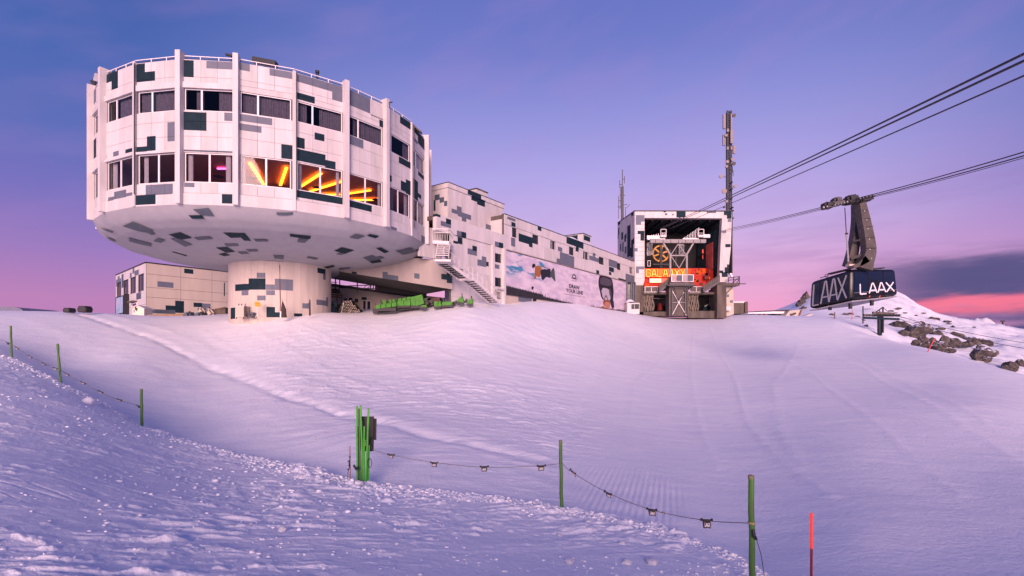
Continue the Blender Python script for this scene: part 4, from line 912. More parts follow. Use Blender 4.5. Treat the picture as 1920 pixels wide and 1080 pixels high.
def btext(s, x0, y0, x1, y1, bold=.0, name='lettering'):   # x0,y0: lower left, x1,y1: upper right in crop zp
    a = BP.px(*zp(x0, y0)); b = BP.px(*zp(x1, y1)); text(s, b[1]-a[1], name, bill, INK, (BP.p(a[0],a[1],.006), BP.U, Vector((0,0,1)), BP.N), bold, b[0]-a[0])
btext('DRAW', 975, 612, 1128, 588, .035); btext('YOUR LINE', 930, 670, 1175, 662, .035)
a = BP.px(*zp(1048,450)); mb = MB(); n = 28; vs = []
for i in range(n):
    t_ = 2*math.pi*i/n; vs += [BP.p(a[0]+.62*math.cos(t_), a[1]+.34*math.sin(t_), .008), BP.p(a[0]+.42*math.cos(t_), a[1]+.17*math.sin(t_), .008)]
mb.mesh(vs, [(2*i, 2*i+1, (2*i+3) % (2*n), (2*i+2) % (2*n)) for i in range(n)], INK); mb.build('logo_ring', bill)
btext('OAKLEY', 1003, 480, 1096, 478, .02); btext('LAAX 24/25', 1008, 508, 1085, 512)
btext('Limited edition available at the stores', 893, 702, 1207, 741); btext('oakley.com', 1020, 756, 1105, 768)
btext('EDGE', 1660, 958, 1795, 935, .03)

# ------------------------------------------------------------------ annex at the left
z2 = Z(210,480,8.309)
A0 = at(274,HOR,62); AF = Plane((A0.x,A0.y), tuple((A0+w_*22).xy))
aB = at(218,HOR,73.5); AS = Plane((aB.x,aB.y), (A0.x,A0.y))
annex = thing('annex_building', 'cream and white two storey annex at the left behind the drum column', 'building', (A0.x, A0.y, 3))
az1 = AF.px(*z2(560,110))[1]
apat = ppx([(705,392,955,500,G),(1122,195,1265,282,D),(832,768,985,855,D),(982,695,1120,890,D),(1268,725,1402,800,D),(1402,738,1535,815,G),(540,822,985,905,GREY2),(1740,415,1757,625,D)], AF, z2)
av = [2.0, AF.px(*z2(560,640))[1], AF.px(*z2(560,487))[1], AF.px(*z2(560,280))[1], az1]
au = [.02, AF.px(*z2(1068,400))[0], AF.px(*z2(1555,400))[0], AF.px(*z2(1555,400))[0]+5.2, 21.9]
def caf(pl, ul, vl, base, pats, holes, par, name='wall_panel', th=.05):
    mb = MB(); panel(mb, pl, ul[0], ul[-1], vl[0], vl[-1], JOINT, [], holes, -.3, 0); mb.build('backing_wall', par)
    for i in range(len(ul)-1):
        for j in range(len(vl)-1):
            mb = MB()
            if panel(mb, pl, ul[i]+.02, ul[i+1]-.02, vl[j]+.02, vl[j+1]-.02, base, pats, holes, .001, th): mb.build(name, par)
caf(AF, au, av, CREAM, apat, [], annex)
aw = ppx([(77,455,150,655,0),(180,395,262,608,0),(290,330,380,565,0),(410,275,503,515,0)], AS, z2)
wt = sum(q[3] for q in aw)/4; wb = sum(q[1] for q in aw)/4; aw = [(q[0], wb, q[2], wt, 0) for q in aw]
spat = ppx([(70,375,150,450,G),(95,320,125,385,G),(155,290,187,490,G2),(325,200,355,270,G),(285,270,315,335,G),(357,235,425,290,G),(385,585,460,665,GREY2),(418,510,455,590,G),(65,800,135,905,GREY2)], AS, z2)
sd_ = ppx([(325,735,400,905,0)], AS, z2)
caf(AS, [.02, AS.L/2, AS.L-.02], [2.0, av[1]-.9, az1], WHITE, spat, aw+[], annex)
for q in aw: window(annex, AS, q[0], q[2], q[1], q[3], (.5,), d=-.1, fw=.07, pane=DGLASS, fm=FRAMED, curtains=())
mb = MB(); q4 = [AF.p(.1,az1-.3,-.32), AF.p(22,az1-.3,-.32), AF.p(22,az1-.3,-.32)+AS.U*-14, AF.p(.1,az1-.3,-.32)+AS.U*-14]; mb.hexa(q4+[p+Vector((0,0,.28)) for p in q4], CONC); mb.build('roof_deck', annex)
slab(AF, -.1, 22, az1-.01, az1+.12, -.35, .12, DSTEEL, 'roof_edge', annex)
slab(AS, 0, AS.L+.05, az1-.01, az1+.12, -.35, .12, DSTEEL, 'roof_edge', annex)
q = sd_[0]; slab(AS, q[0], q[2], q[1], q[3], .05, .09, FRAMEW, 'door', annex); slab(AS, q[0]+.25, q[2]-.25, (q[1]+q[3])/2+.2, q[3]-.15, .09, .10, DGLASS, 'door_window', annex)
q = rect_px(AS, z2, (320,715,400,740), 0); slab(AS, q[0], q[2], q[3]-.15, q[3], .05, .6, CONC, 'door_canopy', annex)
# poster frame on the annex
q = rect_px(AS, z2, (135,660,250,885), 0); qb = rect_px(AS, z2, (250,628,275,920), 0)
post = thing('framed_poster', 'blue and pink poster board in a black frame on the annex end wall', 'poster', tuple(AS.p(q[0], q[1], .3)))
PM = mat('poster_blue_print', (.10,.36,.52), .5, c2=(.55,.48,.60), scale=.9)
slab(AS, q[0], q[2], q[1], q[3], .5, .53, PM, 'print', post)
for (a, b, c, d_) in ((q[0]-.1,q[0],q[1]-.3,q[3]+.1),(q[2],q[2]+.1,q[1]-.3,q[3]+.1),(q[0]-.1,q[2]+.1,q[3],q[3]+.1),(q[0]-.1,q[2]+.1,q[1]-.12,q[1])): slab(AS, a, b, c, d_, .42, .58, BLACK, 'frame', post)
slab(AS, q[2]+.1, q[2]+1.0, q[1]-.4, q[3]+.25, .05, .5, BLACK, 'side_box', post)
# little gabled hut
hut = thing('gabled_hut', 'small cream gabled hut at the annex corner', 'hut', tuple(at(258,598,58)))
h0, h1, h2, h3, h4 = [at(*z2(x, y), 58) for x, y in ((330,940),(500,955),(500,820),(400,780),(330,800))]
mb = MB(); mb.prism([h0, h1, h2, h3, h4], (-.6,2.2,0), mat('hut_cream', (.78,.68,.52), .7, var=.1)); mb.build('wall', hut)
mb = MB(); mb.prism([h4+Vector((-.15,-.15,-.08)), h3+Vector((0,-.15,.02)), h3+Vector((0,-.15,.12)), h4+Vector((-.15,-.15,.03))], (-.6,2.5,0), STW); mb.prism([h3+Vector((0,-.15,.02)), h2+Vector((.15,-.15,-.08)), h2+Vector((.15,-.15,.03)), h3+Vector((0,-.15,.12))], (-.6,2.5,0), STW); mb.build('roof', hut)
for (x0, y0, x1, y1) in ((357,795,372,840),(378,808,394,855),(340,840,348,880)):
    a, b = at(*z2(x0, y1), 57.97), at(*z2(x1, y0), 57.97); mb = MB(); mb.box((a+b)/2, (abs(b.x-a.x), .04, abs(b.z-a.z)), BLACK); mb.build('hatch', hut)
# ------------------------------------------------------------------ cable car station
YS = 88.0; z7 = Z(1140,370,4.5)
stn = thing('cable_car_station', 'tall boxy cable car station with open dark hall, pixel camouflage frame and concrete base', 'station', tuple(at(1280,600,YS)))
s7 = lambda x, y, Y=YS: at(*z7(x, y), Y)
def poly7(pts, Y, d, m, name, parent=stn, mside=None):
    mb = MB(); mb.prism([s7(x, y, Y) for x, y in pts], (0, d, 0), m, mside); return mb.build(name, parent)
poly7([(232,116),(308,116),(308,700),(296,742),(228,742)], YS, 1.0, WHITE, 'portal_leg')
poly7([(309,116),(962,117),(962,176),(309,173)], YS, 1.0, WHITE, 'portal_beam')
poly7([(963,117),(1047,118),(1036,430),(1022,560),(1006,716),(941,716),(940,640),(950,400),(963,176)], YS, 1.0, WHITE2, 'portal_leg')
# tile joints on the portal: raised tiles are too small to pick apart, they are one surface with thin grooves
def patch7(r, m, Y=YS-.012): (x0,y0,x1,y1) = r; mb = MB(); a, b = s7(x0, y0, Y), s7(x1, y1, Y); mb.box(((a.x+b.x)/2, Y, (a.z+b.z)/2), (abs(b.x-a.x), .012, abs(a.z-b.z)), m); mb.build('paint_patch', stn)
for r, m in (((235,150,307,205),G),((235,205,280,232),G),((250,282,306,310),D),((274,308,306,365),D),((223,428,250,455),G),((235,582,306,606),G),((235,606,262,640),G),((577,118,655,170),D),((600,170,612,175),D),((470,119,487,126),D),((832,120,912,133),G),
   ((978,120,1044,150),D),((1003,150,1042,180),D),((1010,182,1040,208),G),((990,394,1034,421),D),((958,279,997,300),G),((941,617,972,640),D),((960,632,1010,672),D),((985,590,1018,640),D),((1004,566,1020,590),D),((480,134,500,150),GREY2),((540,140,556,152),G)): patch7(r, m)
for i in range(14):   # thin horizontal grooves
    y = 190+i*38
    mb = MB(); a, b = s7(232, y, YS-.005), s7(306, y, YS-.005); mb.box(((a.x+b.x)/2, YS-.003, a.z), (abs(b.x-a.x), .006, .03), JOINT); mb.build('groove', stn)
# side wall
c0 = at(1190,HOR,YS); c1 = at(1158,HOR,96.9); SW = Plane((c1.x,c1.y), (c0.x,c0.y)); zst = s7(232,116).z
spt = ppx([(162,245,190,495,D),(85,262,96,312,D),(80,310,90,350,G2),(112,300,128,352,D),(138,318,152,372,D),(150,305,158,340,G2),(195,362,212,425,D),(190,425,212,500,D),(100,395,112,450,G2),(120,380,132,455,G2),(140,420,156,470,G2),(212,345,222,390,D),(196,120,216,150,D),(84,200,104,225,D)], SW, z7)
for i in range(3):
    for j in range(5):
        mb = MB(); a = SW.L*i/3; v0 = 4+(zst-4)*j/5
        if panel(mb, SW, a+.02, SW.L*(i+1)/3-.02, v0+.02, 4+(zst-4)*(j+1)/5-.02, WHITE2, spt, [], -.25, .0): mb.build('side_panel', stn)
mb = MB(); panel(mb, SW, 0, SW.L, 2, zst-.02, JOINT, [], [], -.4, -.251); mb.build('side_wall', stn)
slab(SW, 0, SW.L, zst+.0, zst+.15, -.45, .05, DSTEEL, 'roof_edge', stn)
# hall interior
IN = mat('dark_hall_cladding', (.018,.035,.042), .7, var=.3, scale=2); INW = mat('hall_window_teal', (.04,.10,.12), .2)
pb = lambda x, y, Y: s7(x, y, YS)+Vector((0, Y-YS, 0))
B0 = 101.0
mb = MB()
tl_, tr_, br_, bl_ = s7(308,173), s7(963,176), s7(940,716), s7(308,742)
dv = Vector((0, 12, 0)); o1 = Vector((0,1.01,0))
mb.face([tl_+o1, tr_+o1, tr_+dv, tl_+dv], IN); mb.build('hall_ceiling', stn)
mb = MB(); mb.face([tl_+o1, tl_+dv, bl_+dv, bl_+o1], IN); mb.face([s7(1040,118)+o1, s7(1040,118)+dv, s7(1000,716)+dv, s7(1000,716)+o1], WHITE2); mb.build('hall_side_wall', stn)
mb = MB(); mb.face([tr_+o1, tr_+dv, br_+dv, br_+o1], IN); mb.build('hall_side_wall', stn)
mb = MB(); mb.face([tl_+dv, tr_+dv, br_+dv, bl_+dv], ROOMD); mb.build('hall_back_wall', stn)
mb = MB(); a = s7(232,114); b = s7(1047,116); mb.hexa([a+Vector((0,1.01,-.3)), b+Vector((0,1.01,-.3)), b+Vector((0,9,-.3)), a+Vector((-.6,9,-.3)), a+Vector((0,0,0)), b, b+Vector((0,9,0)), a+Vector((-.8,9,0))], CONC); mb.build('roof', stn)
mb = MB(); mb.bar(s7(230,114,YS-.05), s7(1050,116,YS-.05), .2, DSTEEL, .15); mb.build('roof_edge', stn)
for i in range(9):   # ceiling ribs
    t_ = i/8; mb = MB(); a = tl_.lerp(tr_, t_); mb.bar(a+Vector((0,1.1,-.15)), a+Vector((0,11.8,-.15)), .15, DSTEEL, .3); mb.build('ceiling_rib', stn)
for i in range(4):   # tall window bays in the right wall
    for j in range(2):
        d0, d1 = 1.8+i*2.4, 3.9+i*2.4; f = lambda t_, d: tr_.lerp(br_, t_)+Vector((-.06, d, 0))
        mb = MB(); y0, y1 = .14+.24*j*1.45, .14+.24*j*1.45+.30
        mb.face([f(y0,d0), f(y0,d1), f(y1,d1), f(y1,d0)], INW); mb.build('hall_window', stn)
# red lower hall with mural boards
RED = mat('red_mural', lin(176,52,40), .7, var=.1, scale=1.5, spec=.2); ORA = mat('orange_mural', lin(184,78,20), .7, spec=.2); MAR = mat('maroon_mural', (.10,.012,.012), .7); 
YM = 91.5
m7 = lambda x, y, Y=YM: at(*z7(x, y), Y)
def box7(x0, y0, x1, y1, Y, d, m, name, parent=stn):
    a, b = at(*z7(x0, y1), Y), at(*z7(x1, y0), Y); mb = MB(); mb.hexa([a, Vector((b.x,Y,a.z)), Vector((b.x,Y+d,a.z)), Vector((a.x,Y+d,a.z)), Vector((a.x,Y,b.z)), Vector((b.x,Y,b.z)), Vector((b.x,Y+d,b.z)), Vector((a.x,Y+d,b.z))], m); return mb.build(name, parent)
box7(303,598,825,760,YM,.3,RED,'mural_wall')
for (x0,y0,x1,y1,m) in ((672,600,700,665,ORA),(745,612,785,652,ORA),(792,600,822,640,ORA),(730,690,760,715,ORA),(310,728,350,750,ORA),(715,690,740,700,MAR),(760,602,775,616,MAR),(733,610,745,622,MAR),(782,617,796,625,MAR),(735,638,765,648,MAR),(758,690,770,712,MAR),(745,700,760,715,ORA),(703,640,715,648,MAR),(770,720,800,742,MAR),(340,688,350,700,MAR),(450,690,530,740,RED),(640,605,660,650,ORA)):
    box7(x0,y0,x1,y1,YM-.03,.028,m,'mural_block')
for (x0,y0,x1,y1,m) in ((815,640,845,690,MAR),(852,612,862,640,MAR),(850,670,870,690,ORA),(822,640,850,660,MAR)): box7(x0,y0,x1,y1,90.4,.05,m,'mural_block')
mb = MB(); mb.face([m7(825,598), m7(825,750), at(*z7(888,720),89.6), at(*z7(888,610),89.6)], RED); mb.build('mural_side_wall', stn)
# posters on the right wall
mb = MB(); q = [at(*z7(828,405),93), at(*z7(828,640),93), at(*z7(886,600),90), at(*z7(886,375),90)]; mb.prism(q, (-.05,-.05,0), mat('pink_hall_poster', lin(226,110,104), .6, var=.2, scale=.8)); mb.build('hall_poster', stn)
mb = MB()
for (xa, ya, xb, yb) in ((842,478,876,455),(842,500,850,598),(868,440,880,480)): mb.bar(at(*z7(xa, ya),91.2), at(*z7(xb, yb),91.0), .12, MAR)
mb.build('poster_print', stn)
for (x0,y0,x1,y1) in ((795,440,806,472),(798,485,803,520)): box7(x0,y0,x1,y1,93,.3,mat('red_lamp_box', lin(210,60,40), .5),'signal_box')
# drive wheel
YWH = 93.5; whl = thing('bull_wheel', 'big yellow spoked rope wheel in the dark hall of the cable car station', 'pulley wheel', tuple(at(*z7(445,475), YWH)))
YEL = mat('yellow_paint', lin(214,150,40), .5, var=.3, scale=3); cw = at(*z7(445,475), YWH); rw = 72/4.5/F*YWH
mb = MB(); n = 40; vs = []
for i in range(n):
    a = 2*math.pi*i/n
    for (r_, d) in ((rw,-.15),(rw,.15),(rw*.84,.15),(rw*.84,-.15)): vs.append(cw+Vector((math.cos(a)*r_, d, math.sin(a)*r_)))
mb.mesh(vs, [(i*4+j, i*4+(j+1)%4, ((i+1)%n)*4+(j+1)%4, ((i+1)%n)*4+j) for i in range(n) for j in range(4)], YEL); mb.build('rim', whl)
for i in range(6):
    a = math.pi*i/3+.35; mb = MB(); mb.bar(cw, cw+Vector((math.cos(a)*rw*.88, 0, math.sin(a)*rw*.88)), .30, YEL, .12, up=Vector((0,1,0))); mb.build('spoke', whl)
mb = MB(); mb.disc(cw, (0,1,0), .38, .5, DSTEEL); mb.build('hub', whl)
poly7([(440,400),(458,400),(458,590),(440,590)], 93, .2, DSTEEL, 'wheel_post')
# ladders / cable racks as many bars
def rack(x0, y0, x1, y1, Y, n, m, name, skew=0):
    mb = MB()
    for i in range(n): y = y0+(y1-y0)*i/(n-1); mb.bar(at(*z7(x0, y), Y), at(*z7(x1, y+skew), Y), .07, m)
    for x in (x0, x1): mb.bar(at(*z7(x, y0), Y), at(*z7(x, y1), Y), .06, m)
    mb.build(name, stn)
rack(330,388,372,488,91,11,STEEL,'ladder',-4); rack(600,395,640,480,92,9,STEEL,'ladder',4); rack(335,535,357,580,90,2,STEEL,'guard_frame')
for (x0,y0,x1,y1) in ((565,440,580,580),(548,470,556,575),(470,560,520,572),(380,560,470,570),(520,440,530,500)): box7(x0,y0,x1,y1,92.5,.3,DSTEEL,'machine_part')
# comb like deflector shoes left and right on top
for (xa, xb, ya, yb, n) in ((330,480,352,318,9),(632,765,352,300,11)):
    mb = MB()
    for i in range(n):
        t_ = i/(n-1); x = xa+(xb-xa)*t_; yt = ya+(yb-ya)*t_-38*(t_ if xa > 400 else .5)-6; mb.bar(at(*z7(x, ya-2),87.5), at(*z7(x, yt),87.5), .09, STEEL)
    mb.bar(at(*z7(xa, ya),87.5), at(*z7(xb, ya),87.5), .3, STEEL); mb.build('rope_shoe', stn)
for (x0,y0,x1,y1) in ((445,270,490,333),(763,270,808,333)):
    mb = MB(); P = [at(*z7(x, y), 86.8) for x, y in ((x0,y0),(x1,y0),(x1,y1),(x0,y1))]
    for i in range(4): mb.bar(P[i], P[(i+1) % 4], .11, STW)
    mb.bar(P[0].lerp(P[3],.5), P[1].lerp(P[2],.5), .07, STW); mb.build('work_platform', stn)
    box7(x0,y1-18,x1,y1,86.75,.8,STW,'work_platform_floor')
box7(805,312,862,340,87,.6,STEEL,'rope_guide'); box7(330,322,440,350,87.2,.6,STEEL,'rope_guide')
# white steel support truss
tru = thing('rope_support_truss', 'white steel V shaped rope support standing in the mouth of the station', 'truss', tuple(at(*z7(595,1000), 86)))
YT = 86.2; STL = mat('light_steel', (.24,.23,.235), .5, var=.3, scale=5)
def tb(x0, y0, x1, y1, w, m=STL, name='strut', Y=YT, h=None): mb = MB(); mb.bar(at(*z7(x0, y0), Y), at(*z7(x1, y1), Y), w/4.5/F*Y, m, h or w/4.5/F*Y*.9, up=Vector((0,1,0))); return mb.build(name, tru)
tb(355,371,823,371,30,STL,'main_beam',YT,.5)
for x in (400,465,530,595,655,720,780): tb(x,357,x,386,4,DSTEEL,'web_plate',YT-.28,.05)
for a in ((467,388,525,485,13),(718,388,662,485,13),(590,395,532,482,7),(592,395,655,482,7),(525,483,525,650,14),(664,483,664,650,14),(518,491,670,491,10),(535,500,600,598,6),(655,500,600,598,6),(600,598,600,650,6)): tb(*a)
# platform and tower beneath
twr = thing('concrete_tower_frame', 'steel framed tower with crossed white braces below the station platform', 'tower', tuple(at(*z7(595,1000), 86)))
def tw(x0, y0, x1, y1, w, m, name, Y=85.6): mb = MB(); mb.bar(at(*z7(x0, y0), Y), at(*z7(x1, y1), Y), w/4.5/F*Y, m, w/4.5/F*Y, up=Vector((0,1,0))); return mb.build(name, twr)
def bx(x0, y0, x1, y1, Y, d, m, name, parent): return box7(x0, y0, x1, y1, Y, d, m, name, parent)
PLATE = mat('weathered_plate', (.12,.095,.085), .7, c2=(.055,.048,.045), scale=1.2, streak=True)
GSTEEL = mat('grey_steel', (.09,.085,.09), .6, metal=.3, var=.3)
bx(515,757,675,1000,85.9,2.0,PLATE,'plate_wall',twr)
for x in (518,540,650,672): tw(x,755,x,1000,8,GSTEEL,'corner_post')
tw(540,785,597,888,4,FRAMEW,'brace'); tw(597,888,660,995,4,FRAMEW,'brace'); tw(597,888,540,995,4,FRAMEW,'brace'); tw(597,888,640,800,4,FRAMEW,'brace')
tw(540,888,658,888,5,STL,'cross_beam'); tw(515,765,675,765,8,GSTEEL,'cross_beam'); tw(540,865,658,865,2,PLATE,'cross_beam')
mb = MB(); mb.disc(at(*z7(597,888),85.4), (0,1,0), .12, .1, FRAMEW, 10); mb.build('gusset', twr)
bx(520,715,725,750,85,3,GSTEEL,'platform_floor',twr); bx(500,738,745,746,84.9,3.2,DSTEEL,'platform_edge',twr)
for i, x in enumerate((536,583,630,675)): bx(x,656,x+42,708,84.8,.06,(GREY2 if i % 2 else mat('clear_panel', (.26,.20,.22), .3)),'railing_panel',twr)
for x in (535,628,720): tw(x,652,x,712,5,FRAMEW,'railing_post',84.75)
tw(535,654,720,654,4,FRAMEW,'top_rail',84.75); tw(535,710,720,710,5,FRAMEW,'top_rail',84.75)
mb = MB(); n = 12; vs = []
for i in range(n+1):
    for j in range(5):
        x = 530+200*i/n; q = at(*z7(x, 712+ (3*math.sin(i*1.3)) ), 84.5+j*.7); vs.append(q+Vector((0,0,.25*math.sin(math.pi*i/n)*(1-abs(j-2)/3)))) 
mb.mesh(vs, [(i*5+j, (i+1)*5+j, (i+1)*5+j+1, i*5+j+1) for i in range(n) for j in range(4)], SNOW); mb.build('snow_patch', twr, smooth=True)
tw(560,750,590,868,5,DSTEEL,'brace',85.3); tw(690,745,600,865,5,DSTEEL,'brace',85.3)
# ramps
def ramp(a, b, hgt, name, label):
    t = thing('access_ramp', label, 'ramp', tuple(at(*z7(*a), 86)))
    A, B = at(*z7(*a), 86.2), at(*z7(*b), 86.2); n = 9
    mb = MB(); mb.bar(A, B, .8, GSTEEL, .35); mb.build('stringer', t)
    mb = MB(); mb.bar(A+Vector((0,0,hgt)), B+Vector((0,0,hgt)), .08, GSTEEL); mb.build('handrail', t)
    for i in range(n+1): p = A.lerp(B, i/n)+Vector((0,-.35,0)); mb = MB(); mb.bar(p, p+Vector((0,0,hgt)), .07, DSTEEL); mb.build('post', t)
    for i in range(n):
        p, q = A.lerp(B, i/n)+Vector((0,-.32,.25)), A.lerp(B, (i+1)/n)+Vector((0,-.32,.25)); mb = MB(); mb.face([p, q, q+Vector((0,0,hgt-.35)), p+Vector((0,0,hgt-.35))], PLATE); mb.build('infill_panel', t)
ramp((428,800),(530,712),1.1,'ramp','dark ramp rising from the left to the station platform')
ramp((800,798),(935,712),1.1,'ramp','dark ramp rising to the right beside the station platform')
for (x0, x1) in ((312,420),(690,800)):
    box7(x0,755,x1,798,87,.06,PLATE,'barrier_panel')
    mb = MB()
    for y in (754,799): mb.bar(at(*z7(x0, y),86.95), at(*z7(x1, y),86.95), .08, STEEL)
    for x in (x0, (x0+x1)/2, x1): mb.bar(at(*z7(x, 754),86.95), at(*z7(x, 799),86.95), .08, STEEL)
    mb.build('barrier_frame', stn)
box7(300,800,940,818,87.2,6,CONC,'hall_floor_slab')
# concrete base
poly7([(236,742),(296,742),(305,835),(300,965),(236,965)], YS-.4, 1.6, CONC, 'concrete_pier')
poly7([(922,738),(998,742),(996,830),(1000,1018),(920,1018)], YS-2.0, 3.0, CONC, 'concrete_pier')
box7(300,965,515,1002,87.3,.6,CONC,'base_wall'); box7(675,960,920,1018,87.0,.6,CONC,'base_wall'); box7(710,958,918,966,86.9,.9,CONC,'wall_coping')
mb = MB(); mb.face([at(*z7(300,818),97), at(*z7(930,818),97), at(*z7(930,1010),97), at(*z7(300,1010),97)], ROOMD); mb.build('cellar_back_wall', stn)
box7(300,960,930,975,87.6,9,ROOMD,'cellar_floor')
# white wall at the right of the pier
poly7([(998,742),(1058,745),(1062,985),(1000,1005)], YS+.5, 8, CREAM, 'side_annex_wall')
for r, m in (((997,818,1022,842),G),((1030,868,1057,890),G)): patch7(r, m, YS+.48)
box7(1000,920,1040,955,87.6,.8,STEEL,'switch_cabinet'); box7(998,955,1012,960,87.6,.8,DSTEEL,'cabinet_stand')
# balcony on the right
box7(925,722,1112,745,87.0,4,CONC,'side_balcony'); box7(1095,726,1165,731,87.0,.4,DSTEEL,'outrigger_beam')
mb = MB(); mb.bar(at(*z7(998,810),87.2), at(*z7(1075,735),87.2), .14, GSTEEL)
for (x0,y0,x1,y1) in ((1010,680,1110,668),(1012,700,1108,690),(1050,722,1110,672),(1085,722,1110,690),(1015,720,1015,680),(1060,722,1060,672),(1108,722,1108,668)): mb.bar(at(*z7(x0, y0),87), at(*z7(x1, y1),87), .12, DSTEEL)
mb.build('balcony_railing', stn)
for (x0,y0,x1,y1) in ((1046,118,1052,640),): box7(x0,y0,x1,y1,89.5,6,CONC,'outer_wall')
for k, (x, y) in enumerate(((1030,640),(1036,655))): box7(x,y,x+16,y+14,87.8,.3,FRAMEW,'small_box')
# hanging rope bundles
def bundle(x0, x1, label):
    t = thing('rope_bundle', label, 'rope bundle', tuple(at(*z7((x0+x1)/2, 825), 88)), group='loose rope bundles hanging in the station basement'); rnd = random.Random(x0)
    for i in range(12):
        x = x0+(x1-x0)*(i+.5)/12; pts = []
        for j in range(8): pts.append(at(*z7(x+5*math.sin(j*.9+i*2)+rnd.uniform(-2,2), 822+j*(136+(-1)**i*6)/7), 88+.2*math.sin(i)))
        mb = MB(); mb.tube(pts, .10+.03*rnd.random(), mat('hemp_rope', (.20,.17,.14), .9, var=.4, scale=3), 6); mb.build('strand', t)
bundle(296, 384, 'grey rope bundle hanging at the left side of the station basement'); bundle(678, 762, 'grey rope bundle hanging right of the steel tower')
t = thing('red_machine', 'small red and dark machine standing in the station basement', 'machine', tuple(at(*z7(450,965), 92)))
mb = MB(); mb.tube([at(*z7(442,955),92), at(*z7(442,895),92)], [.55,.4], mat('red_paint', lin(150,30,30), .5), 14); mb.build('tank', t)
mb = MB(); mb.box(at(*z7(470,940),92), (1.0,.8,.9), DARK); mb.build('base', t); mb = MB(); mb.bar(at(*z7(385,852),92), at(*z7(560,858),92), .12, STEEL); mb.build('pipe', t)
t = thing('parked_snow_machine', 'dark teal machine with light arm half hidden in the right basement bay', 'snow machine', tuple(at(*z7(860,955), 91)))
mb = MB(); mb.hexa([at(*z7(800,955),91), at(*z7(900,955),91), at(*z7(905,955),95), at(*z7(800,955),95), at(*z7(812,925),91), at(*z7(890,915),91), at(*z7(900,915),95), at(*z7(812,925),95)], DARK); mb.build('body', t)
mb = MB(); mb.bar(at(*z7(815,920),90.8), at(*z7(880,885),90.8), .16, STEEL); mb.bar(at(*z7(880,885),90.8), at(*z7(900,888),90.8), .14, STEEL); mb.build('arm', t); mb = MB(); mb.box(at(*z7(872,953),90.7), (.9,.1,.15), FRAMEW); mb.build('light_bar', t)
# illuminated sign
sgn = thing('neon_club_sign', 'glowing orange outlined letter sign with small lit panel below in the station hall', 'neon sign', tuple(at(*z7(470,700), 91)))
NE = emis('neon_orange', lin(255,150,70), 2.2); NEG = emis('neon_amber_face', lin(235,70,20), .55); LIT = emis('lit_panel', lin(255,226,170), 1.7)
box7(312,603,668,672,91.1,.12,mat('amber_board', lin(240,120,20), .6, emit=lin(236,110,20), estr=.45),'backing_board',sgn)
LET = {'G': [[(1,.82),(.8,1),(.2,1),(0,.8),(0,.2),(.2,0),(.8,0),(1,.2),(1,.5),(.55,.5)]], 'A': [[(0,0),(.36,1),(.64,1),(1,0)],[(.2,.34),(.8,.34)]], 'L': [[(0,1),(0,0),(.9,0)]], 'X': [[(0,0),(1,1)],[(0,1),(1,0)]], 'Y': [[(0,1),(.5,.5),(1,1)],[(.5,.5),(.5,0)]]}
def strokes(s, fn, r, m, name, parent, wl, gap):
    """fn maps (x in letter widths, y) to the world"""
    x = 0
    for ch_ in s:
        mb = MB()
        for stp in LET[ch_]: mb.tube([fn(x+px_*wl, py_) for px_, py_ in stp], r, m, 6)
        mb.build(name, parent); x += wl+gap
fnn = lambda Y: (lambda x, y: at(*z7(322+x, 668-y*58), Y))
strokes('GALAAXY', fnn(90.95), .20, NEG, 'letter', sgn, 36, 12.5)
for off in (0,):
    strokes('GALAAXY', lambda x, y: at(*z7(322+x, 668-y*58), 90.72), .075, NE, 'neon_tube', sgn, 36, 12.5)
box7(355,688,447,716,91.0,.15,LIT,'lit_panel',sgn); box7(350,683,530,722,91.2,.1,mat('salmon_board', lin(250,110,90), .6, emit=lin(250,90,70), estr=.5),'backing_board',sgn)
for i in range(11): box7(362+i*7.5,696,366+i*7.5,708,90.97,.02,NEG,'small_letter',sgn)
box7(535,700,590,711,91.0,.1,emis('amber_lamp', lin(255,150,40), 1.6),'lamp',sgn)
# utility hut left of the station (snow capped)
uh = thing('snow_capped_kiosk', 'white kiosk with two dark windows and a snow cap at the end of the billboard', 'kiosk', tuple(at(*z7(213,975), 83)))
box7(163,890,266,985,83,2,WHITE,'body',uh)
for (x0, x1) in ((198,222),(226,262)): box7(x0,900,x1,942,82.95,.06,DGLASS,'window',uh)
mb = MB(); n = 10; vs = []
for i in range(n+1):
    for j in range(5): t_ = i/n; vs.append(at(*z7(160+90*t_, 892), 82.9)+Vector((0, j*.55, .75*math.sin(math.pi*min(1,t_*1.15+.02))**.6*(1-((j-2)/2.4)**2) if t_ < .86 else .05)))
mb.mesh(vs, [(i*5+j, (i+1)*5+j, (i+1)*5+j+1, i*5+j+1) for i in range(n) for j in range(4)], SNOW); mb.build('snow_cap', uh, smooth=True)
# glazed link with door between wing and pier
lk = thing('glazed_link', 'dark glazed doorway between the billboard and the station pier', 'doorway', tuple(at(*z7(190,880), 85)))
box7(158,715,232,890,85.5,.4,ROOMD,'recess',lk)
for (x0, x1) in ((164,196),(199,210)): box7(x0,735,x1,872,85.3,.1,DGLASS,'pane',lk)
for x in (160,197,212,230): mb = MB(); mb.bar(at(*z7(x,718),85.2), at(*z7(x,960),85.2), .18, GREY2); mb.build('post', lk)
box7(210,738,240,960,85.4,.3,GSTEEL,'side_panel',lk)
